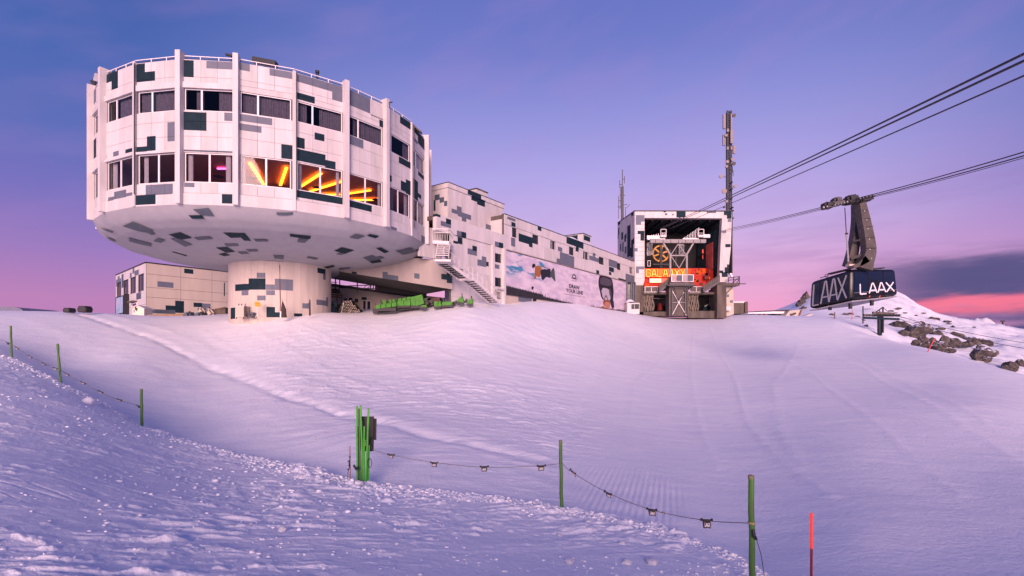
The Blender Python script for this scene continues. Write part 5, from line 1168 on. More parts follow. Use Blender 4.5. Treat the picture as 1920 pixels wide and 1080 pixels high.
# concrete box right of the station
cb_ = thing('concrete_wall_stub', 'low concrete wall with white cap right of the station', 'wall', tuple(at(1395,583,92)))
zr = Z(1370,520,5.486)
def boxr(x0, y0, x1, y1, Y, d, m, name, parent):
    a, b = at(*zr(x0, y1), Y), at(*zr(x1, y0), Y); mb = MB(); mb.hexa([a, Vector((b.x,Y,a.z)), Vector((b.x,Y+d,a.z)), Vector((a.x,Y+d,a.z)), Vector((a.x,Y,b.z)), Vector((b.x,Y,b.z)), Vector((b.x,Y+d,b.z)), Vector((a.x,Y+d,b.z))], m); return mb.build(name, parent)
boxr(30,262,150,375,93,3,CONC,'wall',cb_); boxr(28,246,152,263,92.9,3.2,WHITE,'cap',cb_); boxr(148,250,177,360,92.6,3,mat('brown_post', (.10,.07,.05), .8),'end_post',cb_)

# ------------------------------------------------------------------ masts
z8 = Z(1300,190,4.693); YMA = 96.0
mast = thing('telecom_mast', 'tall dark lattice telecom mast crowded with white panel antennas and dishes', 'antenna mast', tuple(at(*z8(305,980), YMA)))
q8 = lambda x, y, Y=YMA: at(*z8(x, y), Y)
for (x, dy_) in ((284,-.6),(324,-.6),(304,.6)):
    mb = MB(); mb.bar(q8(x,1080)+Vector((0,dy_,0)), q8(x if x == 304 else 304+(x-304)*.9,95 if x != 304 else 88)+Vector((0,dy_,0)), .20, DSTEEL); mb.build('leg', mast)
rnd = random.Random(5); mb = MB(); y = 100; sg = 1
while y < 975:
    mb.bar(q8(284,y)+Vector((0,-.6,0)), q8(324,y+22)+Vector((0,-.6,0)), .09, DSTEEL); mb.bar(q8(324,y)+Vector((0,-.6,0)), q8(284,y+22)+Vector((0,-.6,0)), .09, DSTEEL); mb.bar(q8(284,y)+Vector((0,-.6,0)), q8(324,y)+Vector((0,-.6,0)), .09, DSTEEL)
    mb.bar(q8(284,y)+Vector((0,-.6,0)), q8(304,y+11)+Vector((0,.6,0)), .08, DSTEEL); mb.bar(q8(324,y)+Vector((0,-.6,0)), q8(304,y+11)+Vector((0,.6,0)), .08, DSTEEL); y += 22
mb.build('lattice_bracing', mast)
for x in (292,299,311): mb = MB(); mb.bar(q8(x,120)+Vector((0,-.3,0)), q8(x,975)+Vector((0,-.3,0)), .12, BLACK); mb.build('feeder_cable', mast)
PK = mat('antenna_plastic', (.24,.20,.195), .5, var=.1)
for (x0,y0,x1,y1,Y) in ((264,112,285,238,95),(262,290,276,385,95.2),(278,290,284,385,95.4),(328,250,349,368,94.8),(330,110,342,250,95),(352,385,374,458,95),(296,240,314,268,95),(276,288,302,308,94.9),(296,398,312,424,95),(330,398,346,424,95),(332,500,340,560,95.2)):
    a, b = q8(x0,y1,Y), q8(x1,y0,Y); mb = MB(); mb.hexa([a, Vector((b.x,Y,a.z)), Vector((b.x,Y+.35,a.z)), Vector((a.x,Y+.35,a.z)), Vector((a.x,Y,b.z)), Vector((b.x,Y,b.z)), Vector((b.x,Y+.35,b.z)), Vector((a.x,Y+.35,b.z))], PK); mb.build('panel_antenna', mast)
for (x, y, r, kind) in ((300,532,14,0),(291,573,13,0),(242,660,17,1),(272,790,22,0),(291,878,14,0),(345,512,15,1),(356,548,16,2),(366,748,15,1),(336,712,11,3),(334,772,14,3),(334,852,12,3),(340,936,14,3),(344,963,12,3),(344,1030,13,3),(268,930,9,3),(358,124,15,2)):
    c = q8(x, y, 94.9); rad = r/4.693/F*94.9; mb = MB()
    if kind in (0, 1, 2): mb.tube([c+Vector((0,-.12,0)), c+Vector((0,.05,0)), c+Vector((0,.4,0))], [rad, rad, rad*.45], PK if kind != 2 else CONC, 16)
    else: mb.tube([c+Vector((-.1,0,.12)), c, c+Vector((.1,0,-.15))], [rad*.3, rad, rad*.9], BLACK, 12)
    mb.build('dish_antenna', mast, smooth=False)
    mb = MB(); mb.bar(c+Vector((0,.3,0)), q8(304, y+6, 95.6), .07, DSTEEL); mb.build('bracket', mast)
for (x, y) in ((345,600),(350,635),(338,800),(330,740)): mb = MB(); mb.bar(q8(324,y,95.2), q8(x,y-8,95.2), .08, DSTEEL); mb.bar(q8(x,y-28,95.2), q8(x,y+22,95.2), .08, DSTEEL); mb.build('bracket', mast)
for x in (300,318): mb = MB(); mb.bar(q8(x,98), q8(x,78), .08, DSTEEL); mb.build('lightning_rod', mast)
# small mast
YM2 = 97; sm_ = thing('small_antenna_mast', 'slim antenna mast with side arms at the left corner of the station roof', 'antenna mast', tuple(at(1166,412,YM2)))
mb = MB(); mb.bar(at(1167,412,YM2), at(1167,350,YM2), .45, DSTEEL); mb.bar(at(1167,352,YM2), at(1167,318,YM2), .14, DSTEEL); mb.build('pole', sm_)
for (x0,y0,x1,y1) in ((1158,388,1167,388),(1160,376,1167,378),(1167,385,1176,383),(1160,410,1160,368),(1163,392,1163,350),(1173,412,1173,388),(1175,390,1181,383),(1162,366,1172,366),(1161,345,1167,347),(1167,336,1171,336),(1171,344,1171,330),(1162,352,1162,338)): mb = MB(); mb.bar(at(x0,y0,YM2), at(x1,y1,YM2), .10, DSTEEL); mb.build('antenna_rod', sm_)

# ------------------------------------------------------------------ ropes
ROPE = mat('steel_rope', (.022,.02,.03), .5, metal=.3)
def catn(a, b, sag, n=40, beyond=0):
    a, b = Vector(a), Vector(b); return [a.lerp(b, t_)+Vector((0,0,-sag*4*t_*(1-t_))) for t_ in [i/n*(1+beyond) for i in range(n+1)]]
def cable(a, b, r, sag, name, label, beyond=0, grp=None):
    mb = MB(); mb.tube(catn(a, b, sag, 40, beyond), r, ROPE, 6); o = mb.build(name); tag(o, label, 'cable', grp)
cable(at(*z7(415,270),92), at(1920,101,10.2), .028, .12, 'track_rope', 'topmost of the three dark ropes running from the hall to the upper right', .9)
cable(at(*z7(430,272),92), at(1920,114,10.2), .028, .12, 'track_rope', 'middle of the three dark ropes running from the hall to the upper right', .9)
cable(at(*z7(490,275),92), at(1920,142,10.2), .020, .12, 'haul_rope', 'lowest and thinnest of the three ropes running from the hall to the upper right', .9)
YC = 40.0
for (x0,y0,xm,ym,x1,y1,r,nm,lb) in ((1354,431,1600,373.5,1920,285,.032,'track_rope','upper track rope passing over the cable car carriage'),(1354,433.5,1602,375.5,1920,292,.032,'track_rope','lower track rope running under the cable car carriage wheels'),(1354,436,1600,378,1920,296,.018,'haul_rope','thin haul rope just below the two track ropes of the cabin')):
    a, m_, b = at(x0,y0,91), at(xm,ym,YC), at(x1,y1,24)
    mb = MB(); pts = catn(a, m_, .15, 24)[:-1]+catn(m_, b, .08, 24, .6); mb.tube(pts, r, ROPE, 6); tag(mb.build(nm), lb, 'cable')
# ------------------------------------------------------------------ cabin
zc_ = Z(1480,340,4.154); qc = lambda x, y, Y=YC: at(*zc_(x, y), Y)
gond = thing('cable_car_cabin', 'large black cable car cabin with white lettering hanging from its ropes by two curved arms', 'cable car', tuple(at(1600,560,41)))
Cb, Ct = qc(482,926), qc(482,682); Lb, Lt = qc(140,1001,43.4), qc(156,782,43.4); Rb, Rt = qc(864,889,41.6), qc(840,677,41.6)
Fb, Ft = Lb+Rb-Cb, Lt+Rt-Ct
BODY = mat('glossy_black_body', (.006,.007,.010), .35, spec=.3, coat=.15); PANE = mat('dark_blue_cabin_glass', (.008,.016,.040), .08, spec=.35); LETW = mat('white_lettering', (.80,.76,.78), .5); LETG = mat('silver_lettering', (.26,.27,.31), .4)
bm = bmesh.new(); bmesh.ops.create_cube(bm, size=1)
bmesh.ops.bevel(bm, geom=[e for e in bm.edges], offset=.11, segments=4, profile=.5, affect='EDGES')
vv = []
for v in bm.verts:
    x, y, zz = v.co.x+.5, v.co.y+.5, v.co.z+.5     # x along C->R, y along C->L
    b_ = Cb.lerp(Rb, x)+(Lb-Cb)*y; t_ = Ct.lerp(Rt, x)+(Lt-Ct)*y; vv.append(b_.lerp(t_, zz))
mb = MB(); bm.verts.index_update(); mb.mesh(vv, [[v.index for v in f.verts] for f in bm.faces], BODY); bm.free(); body = mb.build('body', gond, smooth=True)
nR = ((Rb-Cb).cross(Ct-Cb)).normalized(); nR = -nR if nR.y > 0 else nR; nL = ((Lb-Cb).cross(Ct-Cb)).normalized(); nL = -nL if nL.x > 0 else nL
fR = lambda s, t_, d=0: Cb.lerp(Rb, s).lerp(Ct.lerp(Rt, s), t_)+nR*d
fL = lambda s, t_, d=0: Cb.lerp(Lb, s).lerp(Ct.lerp(Lt, s), t_)+nL*d
for (s0, s1, t0, t1) in ((.06,.34,.22,.91),(.36,.66,.22,.91),(.68,.93,.22,.88)):
    mb = MB(); mb.prism([fR(s0,t0,.012), fR(s1,t0,.012), fR(s1,t1,.012), fR(s0,t1,.012)], nR*-.01, PANE); mb.build('window_pane', gond)
for (s0, s1, t0, t1) in ((.06,.27,.10,.90),(.30,.49,.10,.90),(.52,.70,.10,.90),(.73,.93,.14,.88)):
    mb = MB(); mb.prism([fL(s0,t0,.012), fL(s1,t0,.012), fL(s1,t1,.012), fL(s0,t1,.012)], nL*-.01, PANE); mb.build('window_pane', gond)
mb = MB(); mb.bar(fR(.05,.225,.03), fR(.95,.225,.03), .03, STEEL); mb.build('trim_strip', gond)
LET['L'] = [[(0,1),(0,0),(.75,0)]]; LET['A'] = [[(0,0),(.42,1),(.58,1),(1,0)],[(.2,.28),(.8,.28)]]
def flatletters(s, f, x0, x1, y0, y1, w, m, name, d, cross=True, gapk=.12):
    k = (x1-x0)/(len(s)+(len(s)-1)*gapk); x = x0
    for ch_ in s:
        mb = MB()
        for i, stp in enumerate(LET[ch_]):
            if ch_ == 'A' and i == 1 and not cross: continue
            for a, b in zip(stp[:-1], stp[1:]): mb.bar(f(x+a[0]*k, y0+a[1]*(y1-y0), d), f(x+b[0]*k, y0+b[1]*(y1-y0), d), w, m, .03, up=nR if f is fR else nL)
        mb.build(name, gond); x += k*(1+gapk)
def mirrored(s, t_, d=0): return fL(s, t_, d)
LET['L'] = [[(0,1),(0,0),(.75,0)]]
flatletters('LAAX', fR,    .17, .87, .17, .50, .105, LETW, 'letter', .045)
fLm = lambda s, t_, d=0: fL(1-s, t_, d)
for_l = fLm
def fl2(s, f, x0, x1, y0, y1, w, m, d):
    k = (x1-x0)/(4+.0*3); x = x0
    for ch_ in s:
        mb = MB()
        for i, stp in enumerate(LET[ch_]):
            for a, b in zip(stp[:-1], stp[1:]): mb.bar(f(x+a[0]*k, y0+a[1]*(y1-y0), d), f(x+b[0]*k, y0+b[1]*(y1-y0), d), w, m, .03, up=nL)
        mb.build('letter', gond); x += k
fl2('LAAX', fLm, .13, .90, .10, .84, .11, LETG, .035)
for i, (x0,y0,x1,y1) in enumerate(((570,905,578,890),(650,905,658,890))): mb = MB(); mb.bar(qc(x0*1.0+50,y0,39.9), qc(x1+50,y1,39.9), .05, mat('orange_mark', lin(220,90,50), .5)); mb.build('floor_mark', gond)
mb = MB(); P = [fR(.03,-.0,0)+Vector((.0,.1,-.03)), Rb+Vector((-.25,.1,-.0)), Fb+Vector((-.25,-.2,.0)), Lb+Vector((.1,-.15,-.0))]; mb.prism([p+Vector((0,0,-.02)) for p in P], (0,0,-.10), mat('ribbed_underside', (.30,.29,.33), .7, var=.3, scale=6)); mb.build('underside', gond)
for (x, y, Y) in ((317,985,42.2),(475,975,40.5),(642,950,41)): mb = MB(); mb.bar(qc(x,y-25,Y), qc(x,y+18,Y), .20, BLACK); mb.build('bumper_foot', gond)
mb = MB(); mb.bar(qc(395,700,41.2), qc(730,676,40.8), .5, BLACK, .08); mb.bar(qc(310,722,42.2), qc(470,684,40.6), .35, DSTEEL, .12); mb.build('roof_rack', gond)
mb = MB(); pts = [qc(290+13*math.cos(a), 735+12*math.sin(a), 42) for a in [i*math.pi/5 for i in range(11)]]; mb.tube(pts, .025, DSTEEL, 5, caps=False); mb.bar(qc(240,752,42.5), qc(300,735,42), .05, DSTEEL); mb.build('roof_loop', gond)
ARM = mat('arm_steel', (.09,.078,.07), .55, metal=.2, c2=(.05,.045,.042), scale=2, coat=.1)
def arm(pts, ws, Y, dpt, name):
    mb = MB(); n = len(pts); P = [Vector((q[0], q[1], 0)) for q in pts]
    def spl(t_):
        i = min(int(t_), n-2); f = t_-i; p0, p1, p2, p3 = P[max(i-1,0)], P[i], P[i+1], P[min(i+2,n-1)]
        return .5*((2*p1)+(-p0+p2)*f+(2*p0-5*p1+4*p2-p3)*f*f+(-p0+3*p1-3*p2+p3)*f**3), ws[i]*(1-f)+ws[i+1]*f
    m_ = 24; vs = []
    for i in range(m_+1):
        t_ = (n-1)*i/m_; c, w = spl(t_); c2, _ = spl(min(t_+.05, n-1)); c1, _ = spl(max(t_-.05, 0)); d = (c2-c1); nn_ = Vector((-d.y, d.x, 0)).normalized()*w/2
        for q, dd in ((c-nn_, 0), (c+nn_, 0), (c+nn_, dpt), (c-nn_, dpt)): a = qc(q.x, q.y, Y); vs.append(a+Vector((0, dd, 0)))
    fs = [(i*4+j, i*4+(j+1)%4, (i+1)*4+(j+1)%4, (i+1)*4+j) for i in range(m_) for j in range(4)]+[(0,1,2,3), tuple(m_*4+j for j in (3,2,1,0))]
    mb.mesh(vs, fs, ARM); mb.build(name, gond)
arm([(574,165),(600,290),(628,430),(640,540),(615,625),(600,680)], [50,66,74,80,95,110], 39.8, .7, 'hanger_arm')
arm([(610,600),(560,640),(500,668)], [60,34,22], 39.8, .7, 'hanger_arm')
arm([(540,172),(542,300),(530,430),(508,560),(478,660)], [46,50,56,66,66], 40.9, .6, 'hanger_arm')
for (x0,y0,x1,y1,Yb) in ((574,225,614,222,39.75),(590,292,634,288,39.75),(598,355,655,350,39.75),(602,440,668,436,39.75),(598,520,676,520,39.75),(520,330,545,328,40.85),(512,420,548,420,40.85)): mb = MB(); mb.bar(qc(x0,y0,Yb), qc(x1,y1,Yb), .035, BLACK, .03); mb.build('flange_joint', gond)
for (x, y) in ((585,230),(600,300),(612,370),(622,450),(628,530),(640,600)): mb = MB(); mb.disc(qc(x,y,39.78), (0,1,0), .05, .04, STEEL, 8); mb.build('bolt', gond)
for s_ in (.35,.67): mb = MB(); mb.bar(fR(s_,.02,.02), fR(s_,.96,.02), .025, BLACK, .03, up=nR); mb.build('door_seam', gond)
for s_ in (.285,.505,.715): mb = MB(); mb.bar(fL(s_,.02,.02), fL(s_,.96,.02), .03, BLACK, .03, up=nL); mb.build('door_seam', gond)
for (x0,y0,x1,y1) in ((498,470,585,448),(480,606,598,568),(480,598,595,560)): mb = MB(); mb.bar(qc(x0,y0,40.6), qc(x1,y1,40.2), .14, BLACK); mb.build('rung', gond)
mb = MB(); mb.box(qc(478,655,40.3), (.55,.5,.16), mat('cream_casting', (.6,.48,.40), .6), rz=0); mb.build('mounting_plate', gond)
mb = MB(); mb.tube([qc(432,205,40.3), qc(444,405,40.4)], .035, DSTEEL, 6); mb.tube([qc(444,400,40.4), qc(460,625,40.5)], .07, STEEL, 8); mb.disc(qc(446,408,40.4), (0,0,1), .11, .12, DSTEEL, 10); mb.build('damper_strut', gond)
for (x, y, w, h, r_, m) in ((295,190,72,46,.12,DSTEEL),(365,150,60,44,-.1,GSTEEL),(480,140,90,60,-.15,DSTEEL),(360,175,120,38,-.2,GSTEEL),(580,145,120,40,-.2,DSTEEL),(480,165,120,30,-.15,BLACK),(300,205,80,18,-.2,GSTEEL)):
    c = qc(x, y, 40); mb = MB(); k_ = 40/F/4.154; bm = bmesh.new(); bmesh.ops.create_cube(bm, size=1); bmesh.ops.bevel(bm, geom=list(bm.edges), offset=.2, segments=2, affect='EDGES'); bm.verts.index_update()
    Mx = Matrix.Rotation(r_, 3, 'Y'); mb.mesh([c+Mx@Vector((v.co.x*w*k_, v.co.y*.9, v.co.z*h*k_)) for v in bm.verts], [[v.index for v in f.verts] for f in bm.faces], m); bm.free(); mb.build('carriage_housing', gond)
for i, x in enumerate((262,290,318,352,375,398,421,446,470,495,520,548,572,598,625,650)):
    y = 213-(x-262)*.235; c = qc(x, y-8, 39.7); mb = MB(); mb.disc(c, (0,1,0), .115, .18, DSTEEL, 12); mb.disc(c+Vector((0,-.1,0)), (0,1,0), .06, .04, STEEL, 8); mb.build('wheel', gond)
# ------------------------------------------------------------------ foreground: poles, pennant ropes, marker
GPOLE = mat('green_pole_paint', (.065,.20,.022), .5, c2=(.045,.11,.02), scale=7, streak=True)
GPOLE2 = mat('bright_green_pole', (.05,.36,.02), .4, var=.25, scale=6)
def pole(px, ytop, ybase, Y, r, label, m=GPOLE, lean=0.0, name='green_pole', grp='green rope poles along the snow bank', cap=True):
    B = at(px, ybase, Y); Tt = at(px+lean, ytop, Y); t = thing(name, label, 'pole', tuple(B), group=grp)
    d = (Tt-B); mb = MB(); n = 7; pts = [B+d*(i/n*1.12-.12)+Vector((.006*math.sin(i*2.1), 0, 0)) for i in range(n+1)]
    mb.tube(pts, [r*(1.06-.08*i/n) for i in range(n+1)], m, 10); mb.build('shaft', t, smooth=False)
    if cap: mb = MB(); mb.tube([Tt-d.normalized()*.04, Tt+Vector((0,0,.005)), Tt+Vector((0,0,.012))], [r*1.04, r*1.0, r*.6], mat('worn_pole_end', (.16,.15,.09), .8), 10); mb.build('end_cap', t)
    return t, B, Tt
P0 = pole(22, 611, 672, 24, .042, 'green pole furthest to the left on the snow bank edge', lean=-2)
P1 = pole(114, 645, 723, 19.2, .042, 'green leaning pole, second from the left edge of the picture', lean=-6)
P2 = pole(266, 730, 799, 17, .042, 'green pole standing alone on the crumbled bank edge left of the centre', lean=-1)
P3_ = pole(1053, 826, 951, 10.5, .036, 'green pole right of the pole bundle, carrying the pennant rope', lean=-2)
P4_ = pole(1411, 892, 1105, 6.9, .040, 'thick worn green pole in the lower right foreground with rope tied on', lean=-3)
mb = MB(); c = at(1409, 981, 6.9)
for k in range(3): mb.tube([c+Vector((.046*math.cos(a), .046*math.sin(a), .008*k)) for a in [i*math.pi/5 for i in range(11)]], .006, mat('straw_rope', (.30,.25,.13), .9), 5, caps=False)
mb.build('rope_knot', P4_[0])
mb = MB(); mb.tube([at(1412,993,6.85), at(1414,1005,6.84), at(1419,1012,6.84)], [.02,.028,.015], BLACK, 7); mb.tube([at(1418,1010,6.84), at(1427,1040,6.84), at(1434,1085,6.86)], .005, BLACK, 5); mb.build('strap', P4_[0])
# bundle of poles with black boards
rnd = random.Random(11); YB = 12.1
for i, (x0, y0, x1, y1, m) in enumerate(((669,762,670,900,GPOLE2),(673,767,675,901,GPOLE),(676,761,681,902,GPOLE2),(691,766,686,902,GPOLE2),(674,801,675,900,GPOLE),(679,790,679,902,GPOLE),(683,800,682,901,GPOLE2),(690,820,689,899,GPOLE),(671,810,672,898,GPOLE),(692,835,690,900,GPOLE2))):
    Yp = YB+(i % 3)*.09-(.08 if i in (2,3) else 0); t = thing('bundled_pole', ['bright green pole at the left side of the standing bundle','slim dull green pole just inside the left of the bundle','bright green pole leaning across the left half of the bundle, tallest','bright green pole at the right side of the bundle in front of the boards','short dull green pole low at the left of the bundle','dull green pole in the middle of the bundle','short bright green pole in the middle of the bundle','short dull green pole right in the bundle beside the boards','dull green pole end behind the left side of the bundle','lowest bright green pole at the far right of the bundle'][i], 'pole', tuple(at(x1, y1, Yp)), group='green poles stored upright in a bundle')
    mb = MB(); a, b = at(x1, y1+6, Yp), at(x0, y0, Yp); mb.tube([a, a.lerp(b,.33)+Vector((.004,0,0)), a.lerp(b,.66), b], .023, m, 9); mb.build('shaft', t)
    mb = MB(); mb.tube([b, b+(b-a).normalized()*.012], [.0235,.018], mat('worn_pole_end', (.16,.15,.09), .8), 9); mb.build('end_cap', t)
t = thing('black_sign_boards', 'stack of black padded boards leaning behind the green pole bundle', 'boards', tuple(at(692, 850, YB+.3)))
for (x0,y0,x1,y1,Y) in ((678,781,700,846,YB+.30),(690,785,705,825,YB+.36),(683,823,698,846,YB+.22),(668,800,676,846,YB+.34)):
    a, b = at(x0,y1,Y), at(x1,y0,Y); mb = MB(); mb.hexa([a, Vector((b.x,Y,a.z)), Vector((b.x,Y+.03,a.z)), Vector((a.x,Y+.03,a.z)), Vector((a.x-.01,Y,b.z)), Vector((b.x+.01,Y,b.z)), Vector((b.x+.01,Y+.03,b.z)), Vector((a.x-.01,Y+.03,b.z))], BLACK); mb.build('board', t)
for k, y in enumerate((827,831,835)): mb = MB(); mb.bar(at(682.5,y,YB+.2), at(686,y-.6,YB+.2), .008, FRAMEW, .02); mb.build('printed_mark', t)
mb = MB(); mb.bar(at(688,850,YB+.2), at(698,840,YB+.2), .05, BLACK); mb.bar(at(694,846,YB+.2), at(697,838,YB+.2), .012, mat('orange_mark', lin(220,90,50), .5)); mb.build('clamp', t)
mb = MB(); mb.tube([at(693+4*math.cos(a), 868+9*math.sin(a), YB-.1) for a in [i*math.pi/6 for i in range(13)]], .008, BLACK, 5, caps=False); mb.tube([at(663,872,YB-.1), at(668,880,YB-.1), at(672,876,YB-.1)], .03, BLACK, 7); mb.build('strap', t)
t = thing('snow_height_stick', 'thin brown marker stick with dangling black cord left of the pole bundle', 'stick', tuple(at(657,897,11.9)))
mb = MB(); mb.tube([at(657,900,11.9), at(656.3,868,11.9), at(656,836,11.9)], .011, mat('brown_stick', (.30,.10,.045), .6), 7); mb.build('shaft', t)
mb = MB(); mb.tube([at(657,855,11.87), at(654.5,868,11.85), at(655,876,11.85), at(652.5,884,11.85), at(651.5,900,11.86)], [.012,.012,.009,.008,.006], BLACK, 6)
for (x, y) in ((656,857),(654,865),(655.5,873),(653,880)): mb.tube([at(x-2,y,11.85), at(x+1.5,y-.7,11.85)], .014, BLACK, 6)
mb.build('cord', t)
# red and orange marker
t = thing('orange_marker_pole', 'thin marker pole, orange above and dark red below, at the lower right', 'marker pole', tuple(at(1521,1100,6.9)))
mb = MB(); mb.tube([at(1521.5,962,6.9), at(1521.5,1028,6.9)], .0165, emis('glowing_orange', lin(255,62,20), .25), 12); mb.build('upper_shaft', t)  # orange shaft emits a faint glow, though it is no lamp
mb = MB(); mb.tube([at(1521.5,1028,6.9), at(1521,1125,6.9)], .0165, mat('dark_red_plastic', lin(130,10,20), .4), 12); mb.build('lower_shaft', t)
# pennant ropes
ROP = mat('thin_rope', (.12,.10,.10), .9)
def penrope(knots, pens, label, r=.006, upside=None):
    """knots: list of (px, py, Y) of the rope; pens: (px, py, size, tilt)"""
    t = thing('pennant_rope', label, 'pennant rope', tuple(at(*knots[0])))
    mb = MB(); pts = []
    K = [Vector(k) for k in knots]
    for i in range(len(K)-1):
        p0, p1, p2, p3 = K[max(i-1,0)], K[i], K[i+1], K[min(i+2,len(K)-1)]
        for j in range(6): f = j/6; q = .5*((2*p1)+(-p0+p2)*f+(2*p0-5*p1+4*p2-p3)*f*f+(-p0+3*p1-3*p2+p3)*f**3); pts.append(at(q.x, q.y, q.z))
    pts.append(at(*knots[-1])); mb.tube(pts, r, ROP, 5); mb.build('rope', t)
    for (px, py, Y, w, tilt, drop) in pens:
        c = at(px, py, Y); ca, sa = math.cos(tilt), math.sin(tilt); ux = Vector((ca, .12, -sa)); uz = Vector((sa*.5, 0, -1)).normalized(); h = w*.78*drop
        mb = MB(); vs = []; n = 5
        for i in range(n+1):
            for j in range(4):
                s = (i/n-.5); v = j/3; vs.append(c+ux*(s*w*(1-.12*v))+uz*(h*v)+Vector((0, .01*math.sin(i*1.7+j), 0)))
        fs = [(i*4+j, (i+1)*4+j, (i+1)*4+j+1, i*4+j+1) for i in range(n) for j in range(3)]
        mb.mesh(vs, fs, BLACK); mb.mesh([v+Vector((0,.004,0)) for v in vs], fs, BLACK); pn = mb.build('pennant', t)
        mb = MB()
        for s in (-.62,.62): q = c+ux*(s*w); mb.tube([q+Vector((0,0,.018)), q+Vector((0,0,-.018))], .018, BLACK, 7)
        mb.bar(c-ux*w*.62, c+ux*w*.62, .014, BLACK); mb.build('clip', pn) if False else mb.build('clip', t)
        if w > .125 or (w > .10 and drop > .95):
            o = c-ux*(w*.33)+uz*(h*.80)+Vector((0,-.022,0)); text('LAAX', h*.5, 'pennant_lettering', pn, FRAMEW, (o, ux, -uz, Vector((0,-1,0))), .02, w*.66, .002)
    return t
penrope([(697,842,12.2),(732,853,12),(813,867,11.7),(907,876,11.3),(1000,874,10.9),(1053,869,10.45)],
  [(733,852,12,.118,.12,1.0),(814,867,11.7,.13,.08,1.0),(908,874.5,11.3,.14,0,1.05),(1015,873,10.8,.14,-.03,1.0)], 'rope with four small black pennants between the pole bundle and the next pole')
penrope([(1053,867,10.45),(1072,885,10.1),(1140,924,9.3),(1222,956,8.6),(1325,976,7.7),(1408,981,6.9)],
  [(1074,884,10.0,.11,.75,1.1),(1140,924,9.3,.11,.45,1.0),(1222,955,8.6,.135,.2,1.05),(1325,974.5,7.7,.135,.08,1.25)], 'rope with four black pennants running down to the thick pole in the foreground')
mb = MB(); c = at(1242,961,8.45); [mb.tube([c+Vector((-.04,0,.012*k)), c+Vector((.0,.01,-.01*k)), c+Vector((.045,0,.012*k-.01))], .006, mat('straw_rope', (.30,.25,.13), .9), 5) for k in (-1,1)]
t = thing('knotted_cord', 'short straw coloured knot in the pennant rope right of the centre foreground', 'knot', tuple(c)); o = mb.build('knot', t)
penrope([(0,636,25),(15,642,24.4),(22,645,24),(55,667,22),(104,690,19.8),(112,692,19.2)], [(15,643,24.4,.12,.3,.9),(32,652,23.5,.13,.4,.9),(57,668,22,.14,.5,.7),(82,682,20.8,.13,.5,.7),(104,690,19.8,.14,.2,.7)], 'low rope with small black tags between the two leftmost poles', .008)
penrope([(112,692,19.2),(126,702,19),(155,717,18.6),(190,736,18.2),(224,750,17.7),(266,762,17)], [(126,701,19,.14,.5,.8),(156,717,18.6,.14,.4,.7),(189,734,18.2,.14,.4,.7),(224,749,17.7,.14,.3,.7),(261,761,17.1,.12,.3,.8)], 'low rope with small black tags leading to the third pole from the left', .008)

# ------------------------------------------------------------------ snow crumbs on the bank
rnd = np.random.RandomState(4)
ico = bmesh.new(); bmesh.ops.create_icosphere(ico, subdivisions=1, radius=1); iv = np.array([v.co[:] for v in ico.verts]); ico.verts.index_update(); fi = np.array([[v.index for v in f.verts] for f in ico.faces]); ico.free()
N_ = 6500
u = rnd.rand(N_); ppx_ = rnd.uniform(-40, 1480, N_); ax = (ppx_-960)/F; er = edge_r(ax*10, ax*0+10.)
k = np.where(rnd.rand(N_) < .55, 1-np.abs(rnd.randn(N_))*.055-.01, rnd.rand(N_)**.7*.98); k = np.clip(k, .2, 1.0)
Rr_ = er*k; nrm = np.sqrt(1+ax*ax); Xc = ax/nrm*Rr_; Yc = 1/nrm*Rr_
keep = (Yc > 3.6) & ((fbm(Xc*.35, Yc*.35, 3, 71) > -.10) | (k > .93)); Xc, Yc = Xc[keep], Yc[keep]; nC = len(Xc)
Zc_ = height(Xc, Yc, True); sz = np.minimum(np.exp(rnd.randn(nC)*.65-4.45), .032)*np.clip(np.hypot(Xc, Yc)/9, .6, 1.4)
V = iv[None]*(1+.35*rnd.randn(nC, len(iv), 1)*.6)*sz[:,None,None]*np.stack([1+rnd.rand(nC)*.8, 1+rnd.rand(nC)*.5, .55+.3*rnd.rand(nC)], -1)[:,None]
V += np.stack([Xc, Yc, Zc_+sz*.15], -1)[:,None]
big = [(672,905,11.6,.10),(655,902,11.7,.08),(660,898,11.9,.07),(749,917,10.8,.05),(168,746,16.6,.20),(483,923,9.6,.03),(1217,1043,7.3,.06),(1175,1058,7.1,.06),(1222,1050,7.2,.075),(1283,990,9.0,.04),(1166,1015,8.1,.05),(1068,1065,7.0,.06),(470,990,7.2,.04),(530,992,7.1,.05),(1103,970,9.4,.07),(1057,947,10.3,.04),(1048,1000,8.4,.04)]
Vs = V.reshape(-1, 3); Fs = (fi[None]+np.arange(nC)[:,None,None]*len(iv)).reshape(-1, 3)
me = bpy.data.meshes.new('snow_crumbs'); me.vertices.add(len(Vs)); me.vertices.foreach_set('co', Vs.ravel().astype(np.float32)); me.loops.add(Fs.size); me.loops.foreach_set('vertex_index', Fs.ravel().astype(np.int32)); me.polygons.add(len(Fs)); me.polygons.foreach_set('loop_start', np.arange(0, Fs.size, 3, dtype=np.int32)); me.polygons.foreach_set('loop_total', np.full(len(Fs), 3, np.int32)); me.update(calc_edges=True); me.polygons.foreach_set('use_smooth', np.ones(len(Fs), bool)); me.materials.append(SNOW)
o = bpy.data.objects.new('snow_crumbs', me); COL.objects.link(o); tag(o, 'loose snow crumbs scattered over the wind packed bank', 'snow crumbs', kind='stuff')
